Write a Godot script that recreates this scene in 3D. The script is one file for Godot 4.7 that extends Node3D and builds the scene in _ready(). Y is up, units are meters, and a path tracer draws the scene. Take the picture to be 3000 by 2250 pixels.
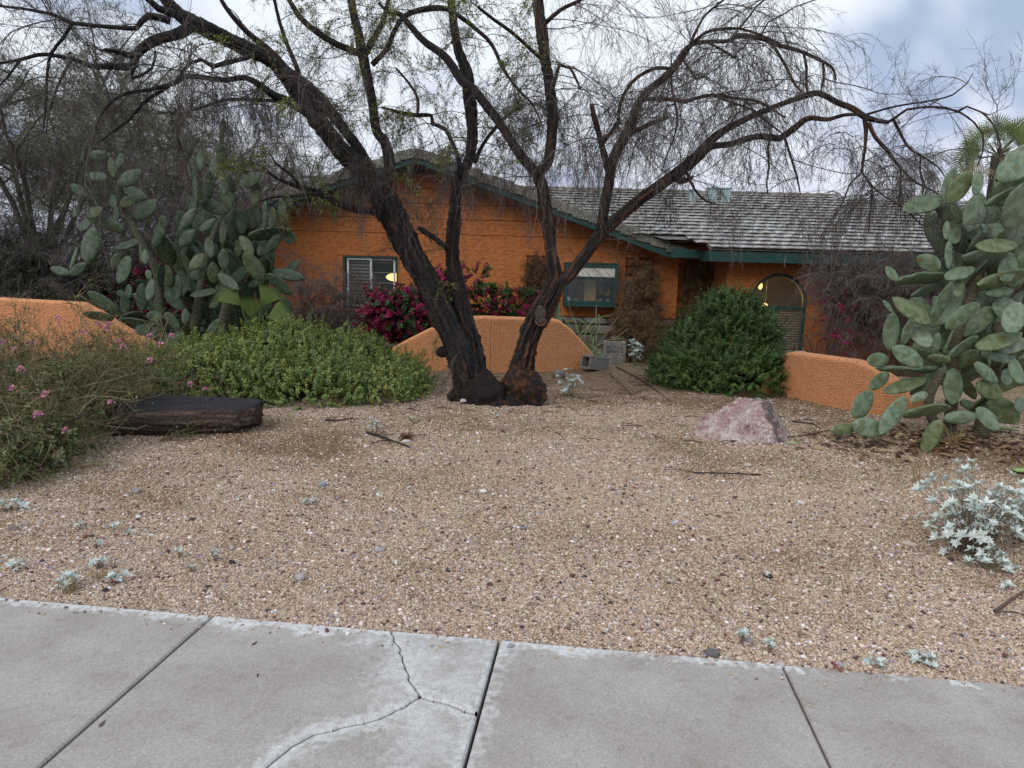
extends Node3D
# A desert front yard on an overcast dusk: sidewalk, gravel, a bare mesquite, prickly pears and an orange ranch house.

var rng := RandomNumberGenerator.new()
var fn := FastNoiseLite.new()
var fine := FastNoiseLite.new()
var names := {}
var M := {}
const SIDE_O := Vector3(0, 0, -2.756)
const SIDE_U := Vector3(0.9932, 0, 0.1163)
const SIDE_V := Vector3(0.1163, 0, -0.9932)


class Geo:
	var v := PackedVector3Array()
	var n := PackedVector3Array()
	var c := PackedColorArray()
	var u := PackedVector2Array()
	var i := PackedInt32Array()

	func vert(p: Vector3, nn: Vector3, col := Color.WHITE, uv := Vector2.ZERO) -> int:
		v.append(p)
		n.append(nn)
		c.append(col)
		u.append(uv)
		return v.size() - 1

	func tri(a: int, b: int, d: int) -> void:
		i.append(a)
		i.append(d)
		i.append(b)

	# flat triangle, counter-clockwise seen from outside
	func ft(a: Vector3, b: Vector3, d: Vector3, col := Color.WHITE) -> void:
		var nn := (b - a).cross(d - a).normalized()
		tri(vert(a, nn, col), vert(b, nn, col), vert(d, nn, col))

	func fq(a: Vector3, b: Vector3, d: Vector3, e: Vector3, col := Color.WHITE) -> void:
		var nn := (b - a).cross(d - a).normalized()
		if nn.length_squared() < 0.1:
			nn = (d - a).cross(e - a).normalized()
		var k := vert(a, nn, col)
		vert(b, nn, col)
		vert(d, nn, col)
		vert(e, nn, col)
		tri(k, k + 1, k + 2)
		tri(k, k + 2, k + 3)

	# triangle of a convex body around the middle m, turned outwards
	func ot(a: Vector3, b: Vector3, d: Vector3, m: Vector3, col := Color.WHITE) -> void:
		if (b - a).cross(d - a).dot((a + b + d) / 3.0 - m) < 0.0:
			ft(a, d, b, col)
		else:
			ft(a, b, d, col)

	func oq(a: Vector3, b: Vector3, d: Vector3, e: Vector3, m: Vector3, col := Color.WHITE) -> void:
		ot(a, b, d, m, col)
		ot(a, d, e, m, col)

	# box with chamfered edges
	func box(t: Transform3D, size: Vector3, ch := 0.004, col := Color.WHITE) -> void:
		var h := size * 0.5
		ch = minf(ch, minf(h.x, minf(h.y, h.z)) * 0.6)
		var m := t.origin
		var p := func(s: Vector3, ax: int) -> Vector3:
			var q := Vector3(s.x * (h.x - (0.0 if ax == 0 else ch)), s.y * (h.y - (0.0 if ax == 1 else ch)), s.z * (h.z - (0.0 if ax == 2 else ch)))
			return t * q
		for ax in 3:
			var b := (ax + 1) % 3
			var d := (ax + 2) % 3
			for sg in [-1.0, 1.0]:
				var q := []
				for k in [[-1, -1], [1, -1], [1, 1], [-1, 1]]:
					var s := Vector3.ZERO
					s[ax] = sg
					s[b] = k[0]
					s[d] = k[1]
					q.append(p.call(s, ax))
				oq(q[0], q[1], q[2], q[3], m, col)
			for s1 in [-1.0, 1.0]:
				for s2 in [-1.0, 1.0]:
					var s := Vector3.ZERO
					s[b] = s1
					s[d] = s2
					s[ax] = -1.0
					var e := s
					e[ax] = 1.0
					oq(p.call(s, b), p.call(e, b), p.call(e, d), p.call(s, d), m, col)
		for k in 8:
			var s := Vector3(1 if k & 1 else -1, 1 if k & 2 else -1, 1 if k & 4 else -1)
			ot(p.call(s, 0), p.call(s, 1), p.call(s, 2), m, col)

	func box_at(x0: float, x1: float, y0: float, y1: float, z0: float, z1: float, ch := 0.004, col := Color.WHITE) -> void:
		box(Transform3D(Basis(), Vector3(x0 + x1, y0 + y1, z0 + z1) * 0.5), Vector3(absf(x1 - x0), absf(y1 - y0), absf(z1 - z0)), ch, col)

	# tube along points with a radius each
	func tube(p: PackedVector3Array, r: PackedFloat32Array, sides: int, col := Color.WHITE, cap := true) -> void:
		var last := p.size() - 1
		var side := Vector3.ZERO
		var first := v.size()
		for k in last + 1:
			var dir := (p[mini(k + 1, last)] - p[maxi(k - 1, 0)]).normalized()
			if side == Vector3.ZERO:
				side = dir.cross(Vector3(0.31, 0.2, 0.93)).normalized()
			side = (side - dir * side.dot(dir)).normalized()
			var up := dir.cross(side)
			for s in sides:
				var a := TAU * s / sides
				var nn := side * cos(a) + up * sin(a)
				v.append(p[k] + nn * r[k])
				n.append(nn)
				c.append(col)
				u.append(Vector2(float(s) / sides, k))
			if k > 0:
				var b := first + k * sides
				for s in sides:
					var s2 := (s + 1) % sides
					tri(b - sides + s, b - sides + s2, b + s2)
					tri(b - sides + s, b + s2, b + s)
		if cap:
			var b := first + last * sides
			var e := vert(p[last] + (p[last] - p[last - 1]).normalized() * r[last] * 0.5, (p[last] - p[last - 1]).normalized(), col)
			for s in sides:
				tri(b + s, b + (s + 1) % sides, e)

	# leaf: a folded diamond-like blade of six triangles
	func leaf(at: Vector3, dir: Vector3, up: Vector3, long: float, wide: float, col: Color, fold := 0.25) -> void:
		var side := dir.cross(up).normalized() * wide * 0.5
		var nn := side.cross(dir).normalized()
		if nn.dot(up) < 0.0:
			nn = -nn
		var mid := at + dir * long * 0.45 - nn * wide * fold
		var tip := at + dir * long - nn * long * 0.12
		var k := vert(at, nn, col)
		vert(mid + side + nn * wide * fold, nn, col)
		vert(tip, nn, col)
		vert(mid - side + nn * wide * fold, nn, col)
		vert(mid, nn, col)
		tri(k, k + 1, k + 4)
		tri(k + 1, k + 2, k + 4)
		tri(k + 2, k + 3, k + 4)
		tri(k + 3, k, k + 4)

	func mesh() -> ArrayMesh:
		var a := []
		a.resize(Mesh.ARRAY_MAX)
		a[Mesh.ARRAY_VERTEX] = v
		a[Mesh.ARRAY_NORMAL] = n
		a[Mesh.ARRAY_COLOR] = c
		a[Mesh.ARRAY_TEX_UV] = u
		a[Mesh.ARRAY_INDEX] = i
		var m := ArrayMesh.new()
		m.add_surface_from_arrays(Mesh.PRIMITIVE_TRIANGLES, a)
		return m


func lin(r: float, g: float, b: float) -> Color:
	return Color(r, g, b).linear_to_srgb()


func numbered(called: String) -> String:
	names[called] = names.get(called, -1) + 1
	return called if names[called] == 0 else "%s_%03d" % [called, names[called]]


func meta(o: Node, label: String, category: String, group := "", kind := "") -> void:
	if label:
		o.set_meta("label", label)
	if category:
		o.set_meta("category", category)
	if group:
		o.set_meta("group", group)
	if kind:
		o.set_meta("kind", kind)


# a thing: a node at its base whose children are its parts
func thing(called: String, at: Vector3, label: String, category: String, group := "") -> Node3D:
	var o := Node3D.new()
	o.name = numbered(called)
	add_child(o)
	o.position = at
	meta(o, label, category, group)
	return o


# a part built in the world's axes, hung under its thing
func part(called: String, g, m: Material, parent: Node3D, kind := "") -> MeshInstance3D:
	var o := MeshInstance3D.new()
	o.name = called
	o.mesh = g.mesh() if g is Geo else g
	o.material_override = m
	parent.add_child(o, true)
	o.position = -home(parent)
	if kind:
		o.set_meta("kind", kind)
	return o


func home(o: Node) -> Vector3:
	var p := Vector3.ZERO
	while o != self:
		p += o.position
		o = o.get_parent()
	return p


func setting(called: String, g: Geo, m: Material) -> MeshInstance3D:
	var o := MeshInstance3D.new()
	o.name = called
	o.mesh = g.mesh()
	o.material_override = m
	add_child(o)
	o.set_meta("kind", "structure")
	return o


func scatter(called: String, me: Mesh, m: Material, places: Array[Transform3D], tints, parent: Node3D, kind := "stuff") -> MultiMeshInstance3D:
	var mm := MultiMesh.new()
	mm.transform_format = MultiMesh.TRANSFORM_3D
	mm.use_colors = tints != null
	mm.mesh = me
	mm.instance_count = places.size()
	for k in places.size():
		mm.set_instance_transform(k, places[k])
		if tints != null:
			mm.set_instance_color(k, tints[k])
	var o := MultiMeshInstance3D.new()
	o.name = called
	o.multimesh = mm
	o.material_override = m
	parent.add_child(o, true)
	if parent != self:
		o.position = -home(parent)
	if kind:
		o.set_meta("kind", kind)
	return o


func noise(kind: int, freq: float, octaves := 4, seed_ := 1) -> FastNoiseLite:
	var f := FastNoiseLite.new()
	f.noise_type = kind
	f.frequency = freq
	f.fractal_octaves = octaves
	f.seed = seed_
	if octaves == 1:
		f.fractal_type = FastNoiseLite.FRACTAL_NONE
	return f


func ntex(f: FastNoiseLite, size: int, stops := [], colors := []) -> NoiseTexture2D:
	var t := NoiseTexture2D.new()
	t.noise = f
	t.width = size
	t.height = size
	t.seamless = true
	t.generate_mipmaps = false
	if stops.size():
		var g := Gradient.new()
		g.offsets = PackedFloat32Array(stops)
		g.colors = PackedColorArray(colors)
		t.color_ramp = g
	return t


func mat(col: Color, rough: float) -> StandardMaterial3D:
	var m := StandardMaterial3D.new()
	m.albedo_color = col
	m.roughness = rough
	m.metallic_specular = 0.4
	return m


# vertex-coloured material
func vmat(rough: float) -> StandardMaterial3D:
	var m := mat(Color.WHITE, rough)
	m.vertex_color_use_as_albedo = true
	return m


# adds colour grain and relief mapped from three sides, repeating every `metres`
func grain(m: StandardMaterial3D, colour: Texture2D, relief: Texture2D, depth_cm: float, metres: float, squeeze := Vector3.ONE) -> StandardMaterial3D:
	m.uv1_triplanar = true
	m.uv1_world_triplanar = true
	m.uv1_scale = squeeze / metres
	m.uv1_triplanar_sharpness = 4.0
	if colour:
		m.albedo_texture = colour
	if relief:
		m.heightmap_enabled = true
		m.heightmap_texture = relief
		m.heightmap_scale = depth_cm
	return m


func leafy(col: Color, rough := 0.5, through := 0.35) -> StandardMaterial3D:
	var m := mat(col, rough)
	m.vertex_color_use_as_albedo = true
	m.backlight_enabled = true
	m.backlight = lin(through, through, through * 0.6)
	m.cull_mode = BaseMaterial3D.CULL_DISABLED
	return m


func side_uv(p: Vector3) -> Vector2:
	var q := p - SIDE_O
	return Vector2(q.x * SIDE_U.x + q.z * SIDE_U.z, q.x * SIDE_V.x + q.z * SIDE_V.z)


func side_at(uv: Vector2, y := 0.0) -> Vector3:
	var p := SIDE_O + SIDE_U * uv.x + SIDE_V * uv.y
	p.y = y
	return p


# height of the yard
func gh(x: float, z: float) -> float:
	var d := -z
	var vv := (x * SIDE_V.x + (z + 2.756) * SIDE_V.z)
	if vv < -0.004:
		return -0.14
	var y := -0.012
	y += 0.05 * smoothstep(0.5, 4.5, vv)
	y += fn.get_noise_2d(x * 6.0, z * 6.0) * 0.025 * smoothstep(0.1, 1.0, vv)
	y += 0.13 * exp(-((x - 1.9) * (x - 1.9) / 1.3 + (d - 11.0) * (d - 11.0) / 0.8))
	y += 0.10 * exp(-((x + 0.15) * (x + 0.15) / 0.8 + (d - 8.0) * (d - 8.0) / 0.8))
	y += 0.08 * exp(-((x - 4.2) * (x - 4.2) / 2.2 + (d - 6.9) * (d - 6.9) / 0.8))
	y -= 0.42 * smoothstep(11.3, 13.4, d) * smoothstep(60.0, 20.0, d)
	return y


func on_ground(p: Vector3, lift := 0.0) -> Vector3:
	return Vector3(p.x, gh(p.x, p.z) + lift, p.z)


func rv(s := 1.0) -> Vector3:
	return Vector3(rng.randf_range(-s, s), rng.randf_range(-s, s), rng.randf_range(-s, s))


func tint(c: Color, spread: float) -> Color:
	var k := 1.0 + rng.randf_range(-spread, spread)
	return Color(c.r * k * (1.0 + rng.randf_range(-spread, spread) * 0.4), c.g * k, c.b * k * (1.0 + rng.randf_range(-spread, spread) * 0.5))


# smooth curve through the points (x, y, z, radius), a step every `step` metres
func curve(pts: Array, step: float) -> Array:
	var p := PackedVector3Array()
	var r := PackedFloat32Array()
	for k in pts.size() - 1:
		var a: Vector4 = pts[maxi(k - 1, 0)]
		var b: Vector4 = pts[k]
		var c: Vector4 = pts[k + 1]
		var d: Vector4 = pts[mini(k + 2, pts.size() - 1)]
		var parts := maxi(1, int(Vector3(c.x - b.x, c.y - b.y, c.z - b.z).length() / step))
		for j in parts + (1 if k == pts.size() - 2 else 0):
			var t := float(j) / parts
			var q := 0.5 * (2.0 * b + (c - a) * t + (2.0 * a - 5.0 * b + 4.0 * c - d) * t * t + (3.0 * b - a - 3.0 * c + d) * t * t * t)
			p.append(Vector3(q.x, q.y, q.z))
			r.append(maxf(lerpf(b.w, c.w, t), 0.0015))
	return [p, r]


# a twig that leaves along dir and hangs down by droop
func hang(at: Vector3, dir: Vector3, long: float, droop: float, steps: int, wobble: float) -> PackedVector3Array:
	var p := PackedVector3Array([at])
	var d := dir.normalized()
	for k in steps:
		d = (d + Vector3(0, -droop / steps, 0) + rv(wobble)).normalized()
		at += d * long / steps
		p.append(at)
	return p


func taper(a: float, b: float, count: int) -> PackedFloat32Array:
	var r := PackedFloat32Array()
	for k in count:
		r.append(lerpf(a, b, float(k) / maxi(count - 1, 1)))
	return r


func _ready() -> void:
	rng.seed = 7
	fn.noise_type = FastNoiseLite.TYPE_SIMPLEX_SMOOTH
	fn.frequency = 0.15
	fn.fractal_octaves = 4
	fn.seed = 3
	fine.noise_type = FastNoiseLite.TYPE_SIMPLEX_SMOOTH
	fine.frequency = 1.0
	fine.fractal_octaves = 3
	fine.seed = 11
	# --- camera: a phone held at eye height, tipped down and very slightly askew
	var cam := Camera3D.new()
	cam.name = "camera"
	cam.fov = 56.81
	cam.near = 0.05
	cam.far = 900.0
	cam.position = Vector3(0, 1.5, 0)
	cam.rotation_degrees = Vector3(-8.7, 0, 1.45)
	cam.rotation_order = EULER_ORDER_YXZ
	cam.current = true
	add_child(cam)
	# --- sky, sun behind the overcast, exposure
	var env := Environment.new()
	env.background_mode = Environment.BG_SKY
	var sky := Sky.new()
	var sm := PanoramaSkyMaterial.new()
	sm.panorama = ImageTexture.create_from_image(cloud_cover())
	sky.sky_material = sm
	env.sky = sky
	env.background_energy_multiplier = 1.0
	env.tonemap_mode = Environment.TONE_MAPPER_LINEAR
	env.tonemap_exposure = 1.12
	env.sdfgi_enabled = true
	env.ssao_enabled = true
	env.ssil_enabled = true
	var we := WorldEnvironment.new()
	we.name = "environment"
	we.environment = env
	add_child(we)
	var sun := DirectionalLight3D.new()
	sun.name = "sun"
	sun.rotation_degrees = Vector3(-38, -30, 0)
	sun.light_energy = 0.5
	sun.light_angular_distance = 40.0
	sun.light_color = Color(1.0, 0.96, 0.92)
	sun.shadow_enabled = true
	add_child(sun)
	materials()
	ground()
	sidewalk()
	house()
	garden_walls()
	mesquite()
	cacti()
	shrubs()
	background()
	small_things()
	gravel()


func cloud_cover() -> Image:
	var w := 1536
	var h := 768
	var im := Image.create(w, h, false, Image.FORMAT_RGBF)
	var broad := noise(FastNoiseLite.TYPE_SIMPLEX_SMOOTH, 0.42, 5, 22)
	var wisps := noise(FastNoiseLite.TYPE_SIMPLEX_SMOOTH, 1.1, 4, 5)
	var grey := Color(0.32, 0.44, 0.62)
	var white := Color(0.89, 0.96, 1.01)
	var low := Color(0.58, 0.585, 0.77)
	for y in h / 2 + 2:
		var el := (0.5 - (y + 0.5) / h) * PI
		var s := maxf(sin(el), 0.0)
		var k := cos(el) / (s + 0.22)
		for x in w:
			var az := (x + 0.5) / w * TAU
			var px := cos(az) * k
			var pz := sin(az) * k
			# streaks drawn out along one wind direction
			var a := px * 0.8 + pz * 0.6
			var b := pz * 0.8 - px * 0.6
			var f := broad.get_noise_2d(a * 0.6, b * 1.5) * 1.1 + wisps.get_noise_2d(a * 0.8, b * 2.4) * 0.45
			var t := smoothstep(-0.48, 0.02, f)
			var c := grey.lerp(white, t)
			var hz := exp(-s * 5.0)
			c = c.lerp(low, hz * 0.85)
			im.set_pixel(x, y, c)
	im.fill_rect(Rect2i(0, h / 2 + 2, w, h / 2 - 2), Color(0.22, 0.2, 0.18))
	return im


func materials() -> void:
	var simplex := FastNoiseLite.TYPE_SIMPLEX_SMOOTH
	var cell := noise(FastNoiseLite.TYPE_CELLULAR, 0.085, 1, 4)
	cell.cellular_return_type = FastNoiseLite.RETURN_CELL_VALUE
	var pit := noise(FastNoiseLite.TYPE_CELLULAR, 0.085, 1, 4)
	pit.cellular_return_type = FastNoiseLite.RETURN_DISTANCE
	var grit := ntex(cell, 1024, [0.0, 0.25, 0.6, 0.85, 1.0], [lin(0.18, 0.135, 0.09), lin(0.31, 0.24, 0.16), lin(0.40, 0.32, 0.215), lin(0.48, 0.39, 0.275), lin(0.58, 0.50, 0.38)])
	M.ground = grain(vmat(0.95), grit, ntex(pit, 1024, [0.0, 1.0], [Color.WHITE, Color.BLACK]), 0.6, 1.3)
	M.ground.metallic_specular = 0.2
	M.far_ground = mat(lin(0.22, 0.175, 0.13), 0.95)
	var stucco := noise(simplex, 0.02, 5, 8)
	stucco.domain_warp_enabled = true
	var stucco_bump := ntex(stucco, 512)
	var tone := noise(simplex, 0.012, 4, 9)
	M.stucco = grain(mat(lin(0.42, 0.150, 0.045), 0.85), ntex(tone, 512, [0.15, 0.3, 0.8], [Color(0.80, 0.77, 0.74), Color(0.90, 0.88, 0.86), Color.WHITE]), stucco_bump, 1.2, 1.1, Vector3(1, 2.2, 1))
	M.low_wall = grain(vmat(0.85), ntex(noise(simplex, 0.028, 5, 19), 512, [0.14, 0.20, 0.28, 0.75], [Color(0.58, 0.48, 0.42), Color(0.82, 0.77, 0.73), Color(0.94, 0.925, 0.91), Color.WHITE]), stucco_bump, 1.6, 0.7, Vector3(1, 2.6, 1))
	M.low_wall.albedo_color = lin(0.68, 0.315, 0.145)
	M.green = grain(mat(lin(0.010, 0.052, 0.047), 0.55), ntex(noise(simplex, 0.02, 4, 2), 256, [0.2, 0.8], [Color(0.85, 0.85, 0.85), Color.WHITE]), null, 0, 0.8)
	M.green_dark = mat(lin(0.016, 0.06, 0.052), 0.5)
	M.soffit = mat(lin(0.09, 0.05, 0.028), 0.8)
	M.tile = grain(vmat(0.22), ntex(noise(simplex, 0.03, 4, 6), 256, [0.2, 0.8], [Color(0.80, 0.79, 0.78), Color.WHITE]), ntex(noise(simplex, 0.06, 3, 7), 256), 0.3, 0.5)
	M.tile.metallic_specular = 0.6
	M.tile.clearcoat_enabled = true
	M.tile.clearcoat = 0.8
	M.tile.clearcoat_roughness = 0.15
	M.ridge = grain(vmat(0.7), ntex(noise(simplex, 0.03, 4, 6), 256, [0.25, 0.75], [Color(0.68, 0.67, 0.64), Color.WHITE]), ntex(noise(simplex, 0.05, 4, 7), 256), 0.5, 0.4)
	M.metal = mat(lin(0.33, 0.44, 0.44), 0.45)
	M.metal.metallic = 0.3
	M.alu = mat(lin(0.55, 0.57, 0.58), 0.4)
	M.stone = grain(vmat(0.9), null, ntex(noise(simplex, 0.03, 4, 6), 256), 0.6, 0.4)
	M.glass = mat(Color(0.55, 0.62, 0.64, 0.06), 0.03)
	M.glass.transparency = BaseMaterial3D.TRANSPARENCY_ALPHA
	M.glass.metallic_specular = 0.5
	M.frosted = mat(lin(0.45, 0.44, 0.38), 0.4)
	M.blind = mat(lin(0.55, 0.54, 0.48), 0.6)
	M.room = mat(lin(0.30, 0.26, 0.19), 0.9)
	M.curtain = leafy(lin(0.55, 0.42, 0.2), 0.8, 0.3)
	M.bulb = mat(lin(0.9, 0.7, 0.35), 0.5)
	M.bulb.emission_enabled = true
	M.bulb.emission = Color(1.0, 0.88, 0.55)
	M.bulb.emission_energy_multiplier = 1.6
	M.bark = grain(vmat(0.75), null, ntex(noise(simplex, 0.022, 5, 31), 512), 2.4, 0.35, Vector3(2.2, 0.55, 2.2))
	M.bark.metallic_specular = 0.35
	M.twig = vmat(0.8)
	M.leaf = leafy(Color.WHITE)
	M.silver = leafy(Color.WHITE, 0.8, 0.2)
	M.bract = leafy(Color.WHITE, 0.7, 0.4)
	M.pad = grain(vmat(0.5), ntex(noise(simplex, 0.02, 5, 12), 512, [0.11, 0.16, 0.24, 0.6, 0.85], [Color(1.0, 0.68, 0.46), Color(0.95, 0.84, 0.62), Color(0.74, 0.78, 0.74), Color(0.95, 0.97, 0.95), Color.WHITE]), ntex(noise(simplex, 0.05, 4, 3), 512), 0.35, 0.9)
	M.wood = grain(vmat(0.85), ntex(noise(simplex, 0.02, 4, 14), 256, [0.2, 0.8], [Color(0.6, 0.58, 0.56), Color.WHITE]), ntex(noise(simplex, 0.03, 4, 15), 256), 0.4, 0.5, Vector3(1, 6, 1))
	M.rock = grain(vmat(0.8), ntex(noise(simplex, 0.03, 5, 16), 512, [0.2, 0.8], [Color(0.74, 0.70, 0.70), Color.WHITE]), ntex(noise(simplex, 0.02, 5, 17), 512), 1.6, 0.5)
	M.pebble = vmat(0.8)
	M.concrete_side = grain(mat(lin(0.30, 0.285, 0.27), 0.9), null, ntex(noise(simplex, 0.2, 2, 18), 256), 0.15, 0.3)
	M.asphalt = grain(mat(lin(0.055, 0.055, 0.058), 0.9), null, ntex(noise(simplex, 0.2, 2, 18), 256), 0.5, 0.4)


func ground() -> void:
	# one sheet, fine near the camera and coarser towards the horizon, its rows along the sidewalk
	var us := PackedFloat32Array()
	var vs := PackedFloat32Array()
	var q := -260.0
	while q < 260.0:
		us.append(q)
		q += clampf(absf(q) * 0.16, 0.09, 30.0) if absf(q) > 6.5 else 0.09
	q = -12.0
	while q < 420.0:
		vs.append(q)
		if q < -1.6:
			q += 1.4
		elif q < -0.05:
			q = -0.006 if q > -0.5 else q + 0.4
		elif q < 0.0:
			q = 0.0
		else:
			q += clampf((q - 6.0) * 0.05, 0.07, 30.0)
	var g := Geo.new()
	var w := us.size()
	var gravel_c := Color(0.98, 0.935, 0.95)
	var soil := Color(0.52, 0.45, 0.42)
	for b in vs:
		for a in us:
			var p := side_at(Vector2(a, b))
			p.y = gh(p.x, p.z)
			var e := 0.15
			var nn := Vector3(gh(p.x - e, p.z) - gh(p.x + e, p.z), 2.0 * e, gh(p.x, p.z - e) - gh(p.x, p.z + e)).normalized() if b > 0.3 else Vector3.UP
			g.vert(p, nn, gravel_c.lerp(soil, soilness(p.x, p.z)))
	for r in vs.size() - 1:
		for s in w - 1:
			var k := r * w + s
			g.tri(k, k + 1, k + w + 1)
			g.tri(k, k + w + 1, k + w)
	setting("ground", g, M.ground)


# how much bare damp soil shows between the gravel
func soilness(x: float, z: float) -> float:
	var d := -z
	var f := fn.get_noise_2d(x * 4.0 + 40.0, z * 4.0) * 0.9 + fine.get_noise_2d(x * 1.6, z * 1.6) * 0.35
	var s := 0.18 + f * 0.95
	s += 0.55 * exp(-((x - 1.9) * (x - 1.9) / 2.2 + (d - 10.0) * (d - 10.0) / 1.8))
	s += 0.65 * exp(-((x + 1.75) * (x + 1.75) / 0.35 + (d - 5.75) * (d - 5.75) / 0.12))
	s += 0.85 * exp(-((x - 4.3) * (x - 4.3) / 2.6 + (d - 5.9) * (d - 5.9) / 0.7))
	s += 0.85 * exp(-((x + 4.0) * (x + 4.0) / 2.6 + (d - 5.0) * (d - 5.0) / 0.9))
	s += 0.25 * smoothstep(4.8, 6.5, d) + 0.5 * smoothstep(7.2, 8.6, d)
	return clampf(s, 0.0, 1.0)


func slab(outline: PackedVector2Array, parent: Node3D, m: Material, y: float) -> void:
	# a piece of concrete: top with a worn arris, sides down into the bed
	var g := Geo.new()
	var o := outline
	if Geometry2D.is_polygon_clockwise(o):
		o.reverse()
	var inner: Array = Geometry2D.offset_polygon(o, -0.007)
	var cut := func(p: Vector2) -> Vector2: return Vector2((p.x + 2.6) / 5.0, (p.y + 1.5) / 1.5)
	if inner.is_empty():
		return
	var t: PackedVector2Array = inner[0]
	var idx := Geometry2D.triangulate_polygon(t)
	for p in t:
		g.vert(side_at(p, y), Vector3.UP, Color.WHITE, cut.call(p))
	for k in range(0, idx.size(), 3):
		var a := t[idx[k]]
		var b := t[idx[k + 1]]
		var c := t[idx[k + 2]]
		if (b - a).cross(c - a) > 0.0:
			g.tri(idx[k], idx[k + 1], idx[k + 2])
		else:
			g.tri(idx[k], idx[k + 2], idx[k + 1])
	# arris and skirt: nearest outline point of every inner point
	for ring in 2:
		var from := t if ring == 0 else PackedVector2Array()
		for k in t.size():
			var a := t[k]
			var b := t[(k + 1) % t.size()]
			var out := Vector2((b - a).y, -(b - a).x).normalized() * 0.007
			var y0 := y if ring == 0 else y - 0.006
			var y1 := y - 0.006 if ring == 0 else y - 0.13
			var a0 := a if ring == 0 else a + out
			var b0 := b if ring == 0 else b + out
			var nn := (side_at(out) - side_at(Vector2.ZERO)).normalized()
			if ring == 0:
				nn = (nn + Vector3.UP).normalized()
			var i0 := g.vert(side_at(a0, y0), nn, Color.WHITE, cut.call(a))
			g.vert(side_at(a + out, y1), nn, Color.WHITE, cut.call(a))
			g.vert(side_at(b + out, y1), nn, Color.WHITE, cut.call(b))
			g.vert(side_at(b0, y0), nn, Color.WHITE, cut.call(b))
			g.tri(i0, i0 + 1, i0 + 2)
			g.tri(i0, i0 + 2, i0 + 3)
	part("slab", g, m, parent)


func jagged(a: PackedVector2Array, amount: float) -> PackedVector2Array:
	var p := PackedVector2Array()
	for k in a.size() - 1:
		var steps := maxi(2, int(a[k].distance_to(a[k + 1]) / 0.022))
		for j in steps:
			var q := a[k].lerp(a[k + 1], float(j) / steps)
			if j > 0 or k > 0:
				q += Vector2(fine.get_noise_2d(q.x * 30.0, q.y * 30.0), fine.get_noise_2d(q.y * 30.0 + 50.0, q.x * 30.0)) * amount
			p.append(q)
	p.append(a[a.size() - 1])
	return p


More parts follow.
